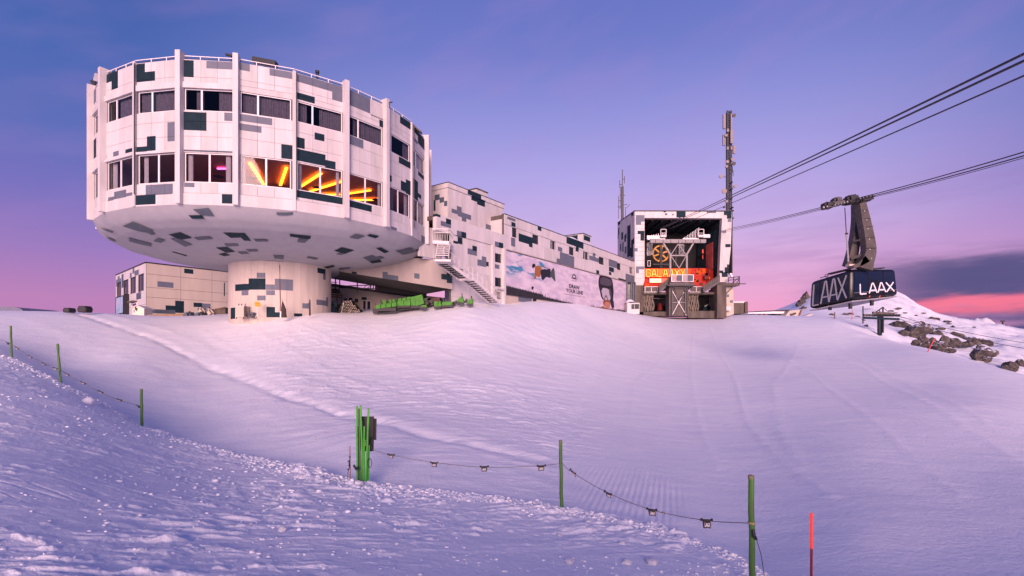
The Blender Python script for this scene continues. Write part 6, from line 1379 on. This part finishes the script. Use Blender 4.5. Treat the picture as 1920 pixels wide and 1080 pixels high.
def lump_mesh(name, seed, m, subdiv=3, rough=.35, mcap=None, flat=.75):
    bm = bmesh.new(); bmesh.ops.create_icosphere(bm, subdivisions=subdiv, radius=1)
    for v in bm.verts:
        p = v.co.copy(); q = p+Vector((seed*3.1, seed*1.7, 0)); d = 1+rough*mnoise.noise(q*1.3)+rough*.5*mnoise.noise(q*3.1)
        v.co = p*d
    if mcap:   # rocks: cut with planes for broken faces
        r3 = random.Random(seed)
        for _ in range(16):
            nn_ = Vector((r3.gauss(0,1), r3.gauss(0,1), r3.gauss(0,.7))).normalized(); dd = .55+.28*r3.random()
            for v in bm.verts:
                k_ = v.co.dot(nn_)-dd
                if k_ > 0: v.co -= nn_*k_*.94
        for v in bm.verts: v.co += Vector(mnoise.noise_vector(v.co*4))*.05+Vector((0,0,.07*math.floor(2.2*mnoise.noise(v.co*2.2+Vector((9,9,9))))))
    me = bpy.data.meshes.new(name); bm.normal_update(); me.materials.append(m)
    if mcap:
        me.materials.append(mcap)
        for f in bm.faces: f.material_index = 1 if f.normal.z > flat else 0
    else:
        for f in bm.faces: f.smooth = True
    bm.to_mesh(me); bm.free(); return me
LUMPL = ['snow lump at the foot of the pole bundle','flat snow lump between the brown stick and the pole bundle','small snow lump just behind the brown marker stick','snow lump lying right of the pole bundle','largest snow lump on the left bank, above the lone green pole','little snow lump in the open crust left of the centre','long pale snow lump left of the biggest lump at the lower right','low snow lump nearest the bottom edge at the lower right','biggest rounded snow lump at the lower right of the bank',
 'tiny snow lump near the bank edge under the pennant rope','snow lump above the big pair at the lower right','small snow lump near the bottom edge, left of the lower right lumps','small left hand one of two snow lumps in the middle foreground','small right hand one of two snow lumps in the middle foreground','snow lump right of the foot of the pennant pole','snow lump touching the foot of the pennant pole','small snow lump well below the pennant pole']
lm = [lump_mesh('snow_lump', s_, SNOW) for s_ in (1, 2, 3)]
for i, (x, y, Y, s_) in enumerate(big):
    o = bpy.data.objects.new('snow_lump', lm[i % 3]); COL.objects.link(o); g = ground_at(x, Y); o.location = (g.x, g.y, g.z+s_*.3); o.scale = (s_*1.2, s_, s_*.75); o.rotation_euler = (0,0,i*1.3)
    tag(o, LUMPL[i], 'snow lump', 'snow lumps on the bank')
# ------------------------------------------------------------------ rocks on the hill
ROCK = mat('hill_rock', (.15,.125,.105), .95, c2=(.022,.022,.026), scale=1.6, bump=.6, bscale=3)
rm = [lump_mesh('rock', s_+20, ROCK, 4, .45, SNOW, .80) for s_ in range(7)]
zR = Z(1580,540,5.647)
RK = [(640,400,150,90),(780,445,170,110),(900,430,100,170),(1050,455,170,60),(1010,500,110,60),(1160,440,90,60),(1210,510,170,80),(1380,510,140,50),(1340,550,160,60),(1030,600,130,100),(1100,560,80,100),(1200,580,120,60),(1320,590,110,50),(1420,585,90,70),(1520,580,110,60),
 (1480,690,150,110),(1530,745,80,50),(790,575,70,50),(860,545,80,40),(880,600,80,40),(1040,640,100,40),(1145,660,80,40),(1240,465,90,30),(1305,490,40,25),(1800,820,120,70),(1900,805,70,60),(1720,825,40,20),(950,320,60,30),(1005,330,50,30),(1100,355,50,25),(1130,380,40,20),(1255,352,40,25),
 (1398,422,30,18),(1545,535,50,25),(600,213,70,15),(520,242,50,12),(240,225,50,10),(170,250,30,12),(30,280,70,25),(750,378,150,22),(690,360,90,20),(660,470,90,50),(860,268,40,14),(1685,632,18,12),(1620,660,20,12),(1410,732,18,10),(1740,400,14,16),(250,400,40,20),(180,357,20,8),(130,320,16,8),(300,285,150,18),(560,262,40,10),(660,262,40,8),(780,290,30,8),(1270,590,40,20),(960,545,60,40),(1160,600,60,40),(1450,620,50,30)]
RK2 = [(1505,566,14,9),(1499,572,10,6),(1512,556,12,14),(1508,577,10,5),(1596,589,10,5),(1606,594,7,4),(1619,600,6,3),(1634,612,8,4),(1560,590,8,3)]
desc = ['angular brown boulder', 'dark flat boulder', 'broken grey boulder', 'snow topped boulder', 'small dark stone']
places = ['low on the snowy hill at the right','in the rock band beside the lift pylon','in the middle of the rocky band on the right','at the right end of the rocky band','near the right edge of the picture']
ROCKS = []
def add_rock(i, px, py, w, h):
    g = march(px, py+h*.35, 66, 400); Y = g.y; k_ = Y/F
    o = bpy.data.objects.new('boulder', rm[i % 7]); COL.objects.link(o); sx_ = w*k_*.82; szz = h*k_*.86
    o.scale = (sx_, min(sx_, szz*1.6+.2), szz); o.rotation_euler = (0,0,(i*.37) % .6-.3); o.location = (g.x, g.y+szz*.3, g.z+szz*.25)
    ROCKS.append((px, py, w*h, o))
    tag(o, 'x', 'rock', 'boulders on the snowy hill')
for i, (x, y, w, h) in enumerate(RK): px, py = zR(x, y); add_rock(i, px, py, w/5.647, h/5.647)
for i, (x, y, w, h) in enumerate(RK2): add_rock(i+3, x, y, w, h)

ORD = 'first second third fourth fifth sixth seventh eighth ninth tenth eleventh twelfth thirteenth fourteenth fifteenth sixteenth seventeenth eighteenth nineteenth twentieth'.split()
zones = [(lambda x, y: x < 1540, 'on the slope left of the cabin'), (lambda x, y: x < 1676, 'on the snow under and right of the cabin'), (lambda x, y: x < 1752 and y > 598, 'in the cliff like left part of the rock band'), (lambda x, y: y < 608, 'scattered high above the rock band'),
 (lambda x, y: x < 1800 and y < 632, 'in the upper middle of the rock band'), (lambda x, y: x < 1800, 'in the lower middle of the rock band'), (lambda x, y: y < 655, 'at the right end of the rock band'), (lambda x, y: True, 'below the rock band towards the right edge')]
left_ = list(ROCKS)
for test, nm in zones:
    g_ = sorted([r for r in left_ if test(r[0], r[1])], key=lambda r: r[0]); left_ = [r for r in left_ if not test(r[0], r[1])]
    for i, r in enumerate(g_): r[3]['label'] = f"{'large' if r[2] > 380 else 'small' if r[2] < 60 else 'medium'} boulder, {ORD[i]} from the left {nm}"
# ------------------------------------------------------------------ lift pylon, posts and lift ropes on the right
PY = march(1653, 624, 50, 200).y; qp = lambda x, y, Y=None: at(*zR(x, y), Y or PY)
py = thing('lift_pylon', 'dark T shaped lift pylon with wheel rows below the cable car', 'lift pylon', tuple(qp(412,465)))
mb = MB()
for x in (388,425): mb.bar(qp(x,475), qp(x-(3 if x < 400 else -2),320), .22, DSTEEL)
mb.box((qp(406,395)+qp(406,396))/2+Vector((0,.3,0)), (.6,.3,3.9*PY/95), DARK); mb.build('post', py)
mb = MB(); mb.bar(qp(228,316), qp(595,330), .34, DARK); mb.build('cross_arm', py)
mb = MB(); mb.bar(qp(318,262), qp(540,272), .35, ROCK); mb.build('upper_arm', py)
mb = MB(); mb.bar(qp(340,262), qp(428,203), .14, DSTEEL); mb.bar(qp(428,200), qp(424,320), .16, DSTEEL); mb.bar(qp(390,235), qp(395,262), .1, DSTEEL); mb.bar(qp(430,210), qp(485,255), .07, DSTEEL); mb.build('top_frame', py)
for x in list(range(322,430,17))+list(range(440,600,17)): mb = MB(); mb.disc(qp(x,290), (0,1,0), .21, .3, DSTEEL, 10); mb.build('wheel', py)
for x in (232,262,292): mb = MB(); mb.disc(qp(x,288), (0,1,0), .2, .3, ROCK, 10); mb.build('wheel', py)
def simple_pole(x0, y0, x1, y1, r, m, label, name, Y=None, grp=None):
    Yq = Y or march(*zR(x1, y1), 40, 300).y; b = qp(x1, y1, Yq); tp = qp(x0, y0, Yq); t = thing(name, label, 'pole', tuple(b), group=grp)
    mb = MB(); mb.tube([b+(b-tp)*.08, tp], r, m, 8); mb.build('shaft', t); mb = MB(); mb.tube([tp, tp+Vector((0,0,.06))], r*1.3, m, 8); mb.build('cap', t); return t
REDP = mat('red_pole_paint', lin(190,40,48), .5)
simple_pole(215,198,215,390,.10,DARK,'tall dark pole under the right side of the cabin','dark_post')
simple_pole(100,232,98,345,.06,REDP,'upright red marker pole under the cabin','marker_pole')
simple_pole(970,540,898,682,.05,REDP,'slanted red marker pole in front of the boulders','marker_pole')
t = thing('wooden_post', 'small brown post on the crest left under the cabin', 'post', tuple(at(1565,596,88))); mb = MB(); mb.bar(at(1565,598,88), at(1565,585,88), .13, WOOD); mb.build('shaft', t); mb = MB(); mb.bar(at(1564.3,586,88), at(1565.7,586,88), .1, DSTEEL); mb.build('eyelet', t)
cable(qp(600,302), at(1990,653,60), .035, .4, 'lift_rope', 'upper thin lift rope running right from the pylon past the rocks', grp=None)
cable(qp(600,330), at(1990,664,60), .035, .5, 'lift_rope', 'lower thin lift rope running right from the pylon past the rocks', grp=None)
cable(qp(225,316), at(1520,591,150), .03, .3, 'lift_rope', 'thin lift rope running left from the pylon behind the crest', grp=None)
t = thing('distant_lift_pylon', 'tiny lift pylon on the far snow at the right edge', 'lift pylon', tuple(at(1879,616,260)))
for a in ((1878,616,1880,602),(1881,616,1880,602)): mb = MB(); mb.bar(at(a[0],a[1],260), at(a[2],a[3],260), .35, DSTEEL); mb.build('leg', t)
mb = MB(); mb.bar(at(1876,602,260), at(1884,602,260), .5, DSTEEL); mb.bar(at(1877,615,260), at(1882,615,260), 1.2, DSTEEL); mb.build('head', t)
# low terrace building on the far crest
YT2 = 118
fb = thing('low_terrace_building', 'long low dark fronted terrace building with snow roof beyond the crest', 'building', tuple(at(1440,590,YT2)))
boxr(178,352,600,372,YT2,10,SNOW,'snow_roof',fb)
mb = MB(); mb.prism([at(*zr(180,352),YT2-.1), at(*zr(610,330),YT2-.1), at(*zr(600,345),YT2-.1), at(*zr(180,362),YT2-.1)], (0,6,0), FRAMED); mb.build('roof_edge', fb)
boxr(200,355,590,396,YT2+2,3,ROOMD,'dark_front',fb)
for i, (x, m) in enumerate(((225,GREY),(262,CREAM),(300,REDP),(318,CREAM),(345,ORA),(365,CREAM),(392,GREY),(425,DARK),(465,GREY),(488,CREAM),(520,CREAM),(560,GREY))): boxr(x,366+(i%3)*3,x+12,396,YT2+1.6,.3,m,'furniture_piece',fb)
mb = MB(); mb.prism([at(*zr(x, y),YT2-2) for x, y in ((560,400),(605,345),(735,330),(690,405))], (0,3,0), CREAM); mb.prism([at(*zr(x, y),YT2-2.4) for x, y in ((700,400),(730,330),(738,332),(712,405))], (0,1,0), WOOD); mb.prism([at(*zr(x, y),YT2-2.2) for x, y in ((740,400),(840,372),(850,378),(800,405))], (0,1.5,0), CREAM); mb.build('side_wall', fb)
mb = MB(); mb.bar(at(*zr(618,385),YT2-2.3), at(*zr(668,370),YT2-2.3), .4, FRAMED); mb.build('wall_mark', fb)

# ------------------------------------------------------------------ things round the drum column
def gy(px, y, Y): return at(px, y, Y)
YK = 42.6
t = thing('utility_cabinet', 'beige utility cabinet with gauges at the foot of the column', 'cabinet', tuple(at(449,596,YK)))
def boxk(x0, y0, x1, y1, Y, d, m, name, parent): a, b = at(*zk(x0, y1), Y), at(*zk(x1, y0), Y); mb = MB(); mb.hexa([a, Vector((b.x,Y,a.z)), Vector((b.x,Y+d,a.z)), Vector((a.x,Y+d,a.z)), Vector((a.x,Y,b.z)), Vector((b.x,Y,b.z)), Vector((b.x,Y+d,b.z)), Vector((a.x,Y+d,b.z))], m); return mb.build(name, parent)
boxk(245,805,362,962,YK,.9,CREAM,'body',t); boxk(240,798,366,806,YK-.03,.98,STW,'lid',t)
for x in (250,350): boxk(x,962,x+8,985,YK+.1,.1,DSTEEL,'foot',t)
for x in (292,333,385): mb = MB(); mb.tube([at(*zk(x,800),YK+.3), at(*zk(x,782),YK+.3)], .03, DSTEEL, 6); mb.disc(at(*zk(x,775),YK+.3), (0,1,0), .05, .05, GSTEEL, 8); mb.build('gauge', t)
for i in range(5): mb = MB(); mb.disc(at(*zk(385,815+i*32),YK+.2), (1,0,0), .08, .16, GSTEEL, 10); mb.build('valve', t)
mb = MB(); mb.tube([at(*zk(*p),YK+.2) for p in ((395,900),(430,915),(460,945),(490,955),(520,940),(550,905))], .035, mat('brown_hose', (.10,.04,.03), .7), 7); mb.build('hose', t)
t = thing('yellow_warning_sign', 'yellow rounded warning sign on a small grey tripod by the column', 'sign', tuple(at(483,596,YK-.4)))
YW = mat('sign_yellow', lin(232,150,20), .5)
mb = MB(); mb.prism([at(*zk(*p),YK-.4) for p in smoothp([(512,740),(598,738),(608,800),(600,812),(520,806),(516,770)],2)], (0,.04,0), YW); mb.build('plate', t)
for y in (762,786): mb = MB(); mb.bar(at(*zk(535,y),YK-.42), at(*zk(590,y+2),YK-.42), .03, mat('dark_red_ink', (.18,.03,.01), .6), .02); mb.build('printed_line', t)
mb = MB(); mb.tube([at(*zk(560,815),YK-.36), at(*zk(562,965),YK-.36)], .035, STEEL, 7)
for x in (530,640): mb.tube([at(*zk(563,880),YK-.36), at(*zk(x,968),YK-.5)], .018, STEEL, 6)
mb.build('stand', t)
t = thing('rusty_lamp_pole', 'slim rusty red pole with white foot leaning against the column', 'pole', tuple(at(526,596,YK-.3)))
mb = MB(); mb.tube([at(*zk(898,880),YK-.3), at(*zk(888,500),YK-.2), at(*zk(884,205),YK)], .038, mat('rust_red', (.14,.035,.03), .7), 8); mb.build('shaft', t)
mb = MB(); mb.tube([at(*zk(895,972),YK-.3), at(*zk(897,878),YK-.3)], .06, FRAMEW, 8); mb.build('foot', t)
mb = MB(); mb.tube([at(*zk(882,208),YK), at(*zk(790,330),YK+.1)], .012, STEEL, 5); mb.tube([at(*zk(892,800),YK-.3), at(*zk(860,885),YK-.3)], .02, STEEL, 5); mb.build('stay_wire', t)
t = thing('folded_parasol', 'folded dark brown parasol standing against the column', 'parasol', tuple(at(533,596,YK-.2)))
mb = MB(); P = [(922,972),(925,850),(918,760),(922,725)]; mb.tube([at(*zk(945,965),YK-.1), at(*zk(940,850),YK-.1), at(*zk(928,770),YK-.1), at(*zk(923,735),YK-.1)], [.24,.20,.09,.03], mat('brown_canvas', (.055,.04,.035), .9, var=.3), 9); mb.build('canopy', t)
mb = MB(); mb.tube([at(*zk(922,740),YK-.1), at(*zk(919,690),YK-.1)], .012, DSTEEL, 6); mb.build('tip', t)
t = thing('leaning_dark_board', 'narrow dark board leaning at the right of the column', 'board', tuple(at(580,592,43.2)))
mb = MB(); mb.prism([at(*zk(*p),43.3) for p in ((1305,940),(1330,938),(1325,720),(1312,700),(1305,760))], (0,.06,0), mat('brown_canvas', (.05,.04,.03), .9)); mb.build('panel', t); mb = MB(); mb.bar(at(*zk(1296,760),43.25), at(*zk(1330,775),43.25), .05, DSTEEL); mb.build('crosspiece', t)
t = thing('small_grey_crates', 'stack of small grey crates between cabinet and sign', 'crates', tuple(at(467,596,43)))
for (x0,y0,x1,y1) in ((425,890,455,928),(458,892,500,925),(428,930,500,968)): boxk(x0,y0,x1,y1,43,.4,GREY2,'crate',t)
# loungers / beanbags and boards at the annex
YL = 56
zz2 = lambda x, y, Y=YL: at(*z2(x, y), Y)
t = thing('wooden_hoarding', 'long low stack of brown boards lying in front of the annex wall', 'board stack', tuple(zz2(900,960)))
for i in range(6):
    y = 905+i*9; mb = MB(); a, b = zz2(570+i*4, y+22), zz2(1165-i*5, y+4); a.y = YL-.1*i; b.y = YL-.1*i; mb.bar(a, b, .35, WOOD if i % 2 else mat('pale_board', (.38,.24,.13), .8, var=.2), .14); mb.build('plank', t)
t = thing('dark_canvas_tent', 'brown and grey canvas cover draped at the left side of the column', 'canvas cover', tuple(zz2(1720,985)))
mb = MB(); mb.prism([zz2(x, y, 55) for x, y in ((1600,830),(1765,800),(1768,985),(1640,985))], (0,1.5,0), mat('canvas_brown', (.16,.12,.085), .9, c2=(.08,.075,.075), scale=1.5)); mb.build('cover', t)
mb = MB(); mb.bar(zz2(1600,828,54.9), zz2(1765,798,54.9), .08, WOOD); mb.build('edge_pole', t)
def blob(x, y, w, h, m, label, Y=54, tilt=0, name='snowmobile'):
    t = thing(name, label, 'snowmobile', tuple(zz2(x, y+h/2, Y)), group='covered snowmobiles parked by the column'); k_ = Y/F/8.309
    c = zz2(x, y, Y); M_ = Matrix.Rotation(tilt, 3, 'Y')
    bm = bmesh.new(); bmesh.ops.create_cube(bm, size=1); bmesh.ops.bevel(bm, geom=list(bm.edges), offset=.22, segments=2, affect='EDGES'); bm.verts.index_update()
    mb = MB(); mb.mesh([c+M_@Vector((v.co.x*w*k_*(1-.3*v.co.z), v.co.y*1.6, v.co.z*h*k_)) for v in bm.verts], [[v.index for v in f.verts] for f in bm.faces], m); bm.free(); mb.build('hood', t)
    mb = MB(); mb.bar(c+M_@Vector((-w*k_*.5,-.5,-h*k_*.55)), c+M_@Vector((w*k_*.5,-.5,-h*k_*.55)), .12, BLACK); mb.bar(c+M_@Vector((-w*k_*.4,.2,-h*k_*.5)), c+M_@Vector((w*k_*.55,.2,-h*k_*.6)), .3, BLACK); mb.build('track', t)
    mb = MB(); mb.bar(c+M_@Vector((-w*k_*.1,-.3,h*k_*.4)), c+M_@Vector((w*k_*.35,-.3,h*k_*.65)), .07, DSTEEL); mb.build('handlebar', t)
    mb = MB(); mb.prism([c+M_@Vector((x_*w*k_, -.84, z_*h*k_)) for x_, z_ in ((-.3,.1),(.2,.25),(.25,.42),(-.2,.4))], (0,.02,0), GREY); mb.build('windscreen', t); return t
blob(1215,920,100,90,GREY2,'grey covered snowmobile leftmost in the row by the column'); blob(1385,925,110,85,GREY2,'grey covered snowmobile in the middle of the row by the column')
blob(1440,860,70,120,CREAM,'tan and black snowmobile tipped upward in the row by the column',55,-.6); blob(1570,885,80,130,CREAM,'tan snowmobile with dark parts next to the brown canvas',55,-.6)
t = thing('red_sledge', 'low red plastic sledge lying in the snow by the snowmobiles', 'sledge', tuple(zz2(1250,988,53)))
mb = MB(); mb.hexa([zz2(1180,998,53), zz2(1315,1000,53), zz2(1315,1000,53.6), zz2(1180,998,53.6), zz2(1172,984,53), zz2(1320,986,53), zz2(1320,986,53.6), zz2(1172,984,53.6)], mat('red_plastic', lin(190,20,40), .4)); mb.build('tub', t); mb = MB(); mb.tube([zz2(1178,986,53), zz2(1160,992,52.8)], .02, BLACK, 5); mb.build('cord', t)
# log pile under the drum
t = thing('log_pile', 'pile of stacked poles with round pale ends under the drum', 'log pile', tuple(at(650,588,52)))
mb = MB(); rnd = random.Random(9); CUT = mat('cut_wood_end', (.46,.40,.34), .8, var=.3, scale=9); BARK = mat('dark_bark', (.025,.02,.018), .9)
row = 0
for j in range(8):
    xa, xb = 632+j*1.8, 676-j*2.6
    x = xa
    while x < xb:
        y = 586.5-(x-632)*.06-j*2.9+rnd.uniform(-.4,.4); c = at(x, y, 51.5+rnd.uniform(-.15,.15)); r_ = rnd.uniform(.055,.085)
        mb.tube([c, c+Vector((0,1.2,0))], r_, BARK, 7, caps=False); mb.disc(c+Vector((0,.01,0)), (0,1,0), r_*.86, .01, CUT, 7); x += 3.2
mb.build('log', t, kind='stuff'); mb = MB(); mb.bar(at(640,588,51.3), at(645,567,51.3), .08, STEEL); mb.build('support_pole', t)
mb = MB(); mb.hexa([at(631,589,52.4), at(680,585,52.4), at(680,585,53), at(631,589,53), at(634,570,52.4), at(668,568,52.4), at(668,568,53), at(634,570,53)], BARK); mb.build('rear_stack', t)
t = thing('covered_barrel', 'dark blue covered bin between the column and the log pile', 'bin', tuple(at(623,590,50)))
mb = MB(); c = at(623,590,50); mb.tube([c, c+Vector((0,0,.9)), c+Vector((0,0,1.1))], [.42,.40,.2], DARK, 12); mb.build('drum', t); mb = MB(); mb.box(at(628,571,50), (.5,.4,.5), DARK); mb.build('cover', t)
t = thing('timber_rack', 'wooden rack with stacked boards behind the log pile', 'rack', tuple(at(632,575,56)))
for i, y in enumerate((542,545,548,552,556)): mb = MB(); mb.bar(at(616,y,56), at(636+i*1.5,y+1.5,56), .5, FRAMED if i < 3 else WOOD, .12); mb.build('plank', t)
for x in (632,641): mb = MB(); mb.bar(at(x,580,56), at(x,551,56), .10, WOOD); mb.build('post', t)
# green lounger stacks
zq2 = Z(600,480,6.4)
def green(polys, label, Y, name='green_bench', d=.9):
    t = thing(name, label, 'bench', tuple(at(*zq2(*polys[0][0]), Y)), group='lime green benches stacked in the snow by the stairs')
    for i, P in enumerate(polys):
        Yi = Y-.06*(i % 3); mb = MB(); mb.prism([at(*zq2(x, y), Yi) for x, y in P], (0, d, 0), GREENM, GREENM); mb.build('cushion', t)
    xs = [p[0] for P in polys for p in P]; ys = [p[1] for P in polys for p in P]
    mb = MB(); mb.bar(at(*zq2(min(xs), max(ys)+8), Y+.2), at(*zq2(max(xs), max(ys)+4), Y+.2), .3, BLACK); mb.build('base_frame', t); return t
def row4(x0, y0, x1, y1, h0, h1, n, gap=8):
    out = []
    for i in range(n):
        a, b = i/n, (i+1)/n; xa, xb = x0+(x1-x0)*a+gap/2, x0+(x1-x0)*b-gap/2; ya, yb = y0+(y1-y0)*a, y0+(y1-y0)*b; ha, hb = h0+(h1-h0)*a, h0+(h1-h0)*b
        out.append([(xa, ya+ha), (xb, yb+hb), (xb, yb), (xa, ya)])
    return out
green(row4(665,590,920,555,45,48,4), 'front row of lime green padded benches, low left part', 46.5)
green(row4(730,540,930,515,40,35,3)+row4(930,515,1085,487,35,32,3), 'rear row of lime green benches behind the front row', 48)
green(row4(925,545,1085,525,50,70,2,6), 'lime green bench cushions in the middle of the stack', 46.8)
green([[(1085,590),(1145,595),(1135,485),(1085,492)],[(1150,600),(1250,570),(1222,462),(1135,482)]], 'tall upright lime green panels at the right end of the stack', 47)
green([[(1205,610),(1280,612),(1275,590),(1225,592)]], 'small lime green cushion fallen right of the tall panels', 46.2)
green([[(1370,605),(1415,605),(1412,543),(1370,545)],[(1418,603),(1455,600),(1445,545),(1420,545)]], 'two upright lime green cushions left of the triangular one', 46.5)
green([[(1460,592),(1570,590),(1600,545),(1470,550)]], 'flat wide lime green bench between two upright ones', 46.5)
green([[(1645,545),(1728,560),(1700,478),(1650,525)]], 'triangular tilted lime green bench with black frame below the stairs', 46.5)
green([[(1765,572),(1832,570),(1828,510),(1768,530)]], 'rightmost square lime green bench near the stair foot', 46.5)
t = thing('black_bench_frames', 'tangle of black bench frames around the lime green cushions', 'frames', tuple(at(800,575,47)))
for (x0,y0,x1,y1,w) in ((640,665,1180,600,.45),(1180,600,1300,560,.3),(1250,530,1330,510,.3),(1300,510,1350,560,.3),(1330,590,1460,540,.1),(1590,590,1650,545,.3),(1700,450,1730,560,.08),(1740,560,1770,520,.25),(1815,480,1835,575,.12),(800,520,812,560,.12),(900,505,910,550,.12),(725,530,735,570,.1),(665,570,680,610,.1),(1470,505,1490,545,.15),(1240,560,1240,600,.2)): mb = MB(); mb.bar(at(*zq2(x0, y0),47.6), at(*zq2(x1, y1),47.6), w, BLACK); mb.build('frame_bar', t)
t = thing('brown_cart', 'brown wooden cart body behind the green benches', 'cart', tuple(at(812,572,49)))
mb = MB(); mb.hexa([at(796,572,49), at(826,570,49), at(826,570,50.5), at(796,572,50.5), at(797,560,49), at(824,557,49), at(824,557,50.5), at(797,560,50.5)], mat('dark_brown_wood', (.07,.035,.03), .8)); mb.build('body', t); mb = MB(); mb.disc(at(803,573,48.9), (0,1,0), .3, .12, BLACK, 12); mb.build('wheel', t)
# black boxes and tent roof on the left crest
for i, (x, y, w, h) in enumerate(((124,581,13,8),(153.5,579,18,11))):
    t = thing('black_padded_box', ['smaller black hexagonal box on the left crest','larger black hexagonal box on the left crest'][i], 'box', tuple(at(x, y+h/2, 46)), group='two black hexagonal boxes on the crest')
    P = [(x-w/2,y),(x-w*.32,y-h/2),(x+w*.32,y-h/2),(x+w/2,y),(x+w*.40,y+h*.6),(x-w*.40,y+h*.6)]; mb = MB(); mb.prism([at(a, b, 46) for a, b in P], (0,.7,0), BLACK); mb.build('body', t)
    mb = MB(); mb.prism([at(a, b, 45.97) for a, b in [(x+(px_-x)*.8, y+(py_-y)*.8) for px_, py_ in P]], (0,.02,0), FRAMED); mb.build('front_panel', t)
t = thing('grey_tent_roof', 'low rounded grey tent roof at the far left edge', 'tent', tuple(at(8,586,60)))
mb = MB(); vs = []; n = 16
for i in range(n+1):
    a = math.pi*i/n
    for j in range(2): vs.append(at(8,588,60)+Vector((-math.cos(a)*2.3-.6*(j), j*6, math.sin(a)**.55*.85)))
mb.mesh(vs, [(2*i,2*i+2,2*i+3,2*i+1) for i in range(n)]+[tuple(range(0,2*n+2,2))], mat('tent_canvas', (.16,.17,.24), .7, var=.15)); mb.build('canopy', t)
mb = MB(); mb.bar(at(-25,587,59.9), at(42,587,59.9), .12, DSTEEL); mb.build('base_rail', t)
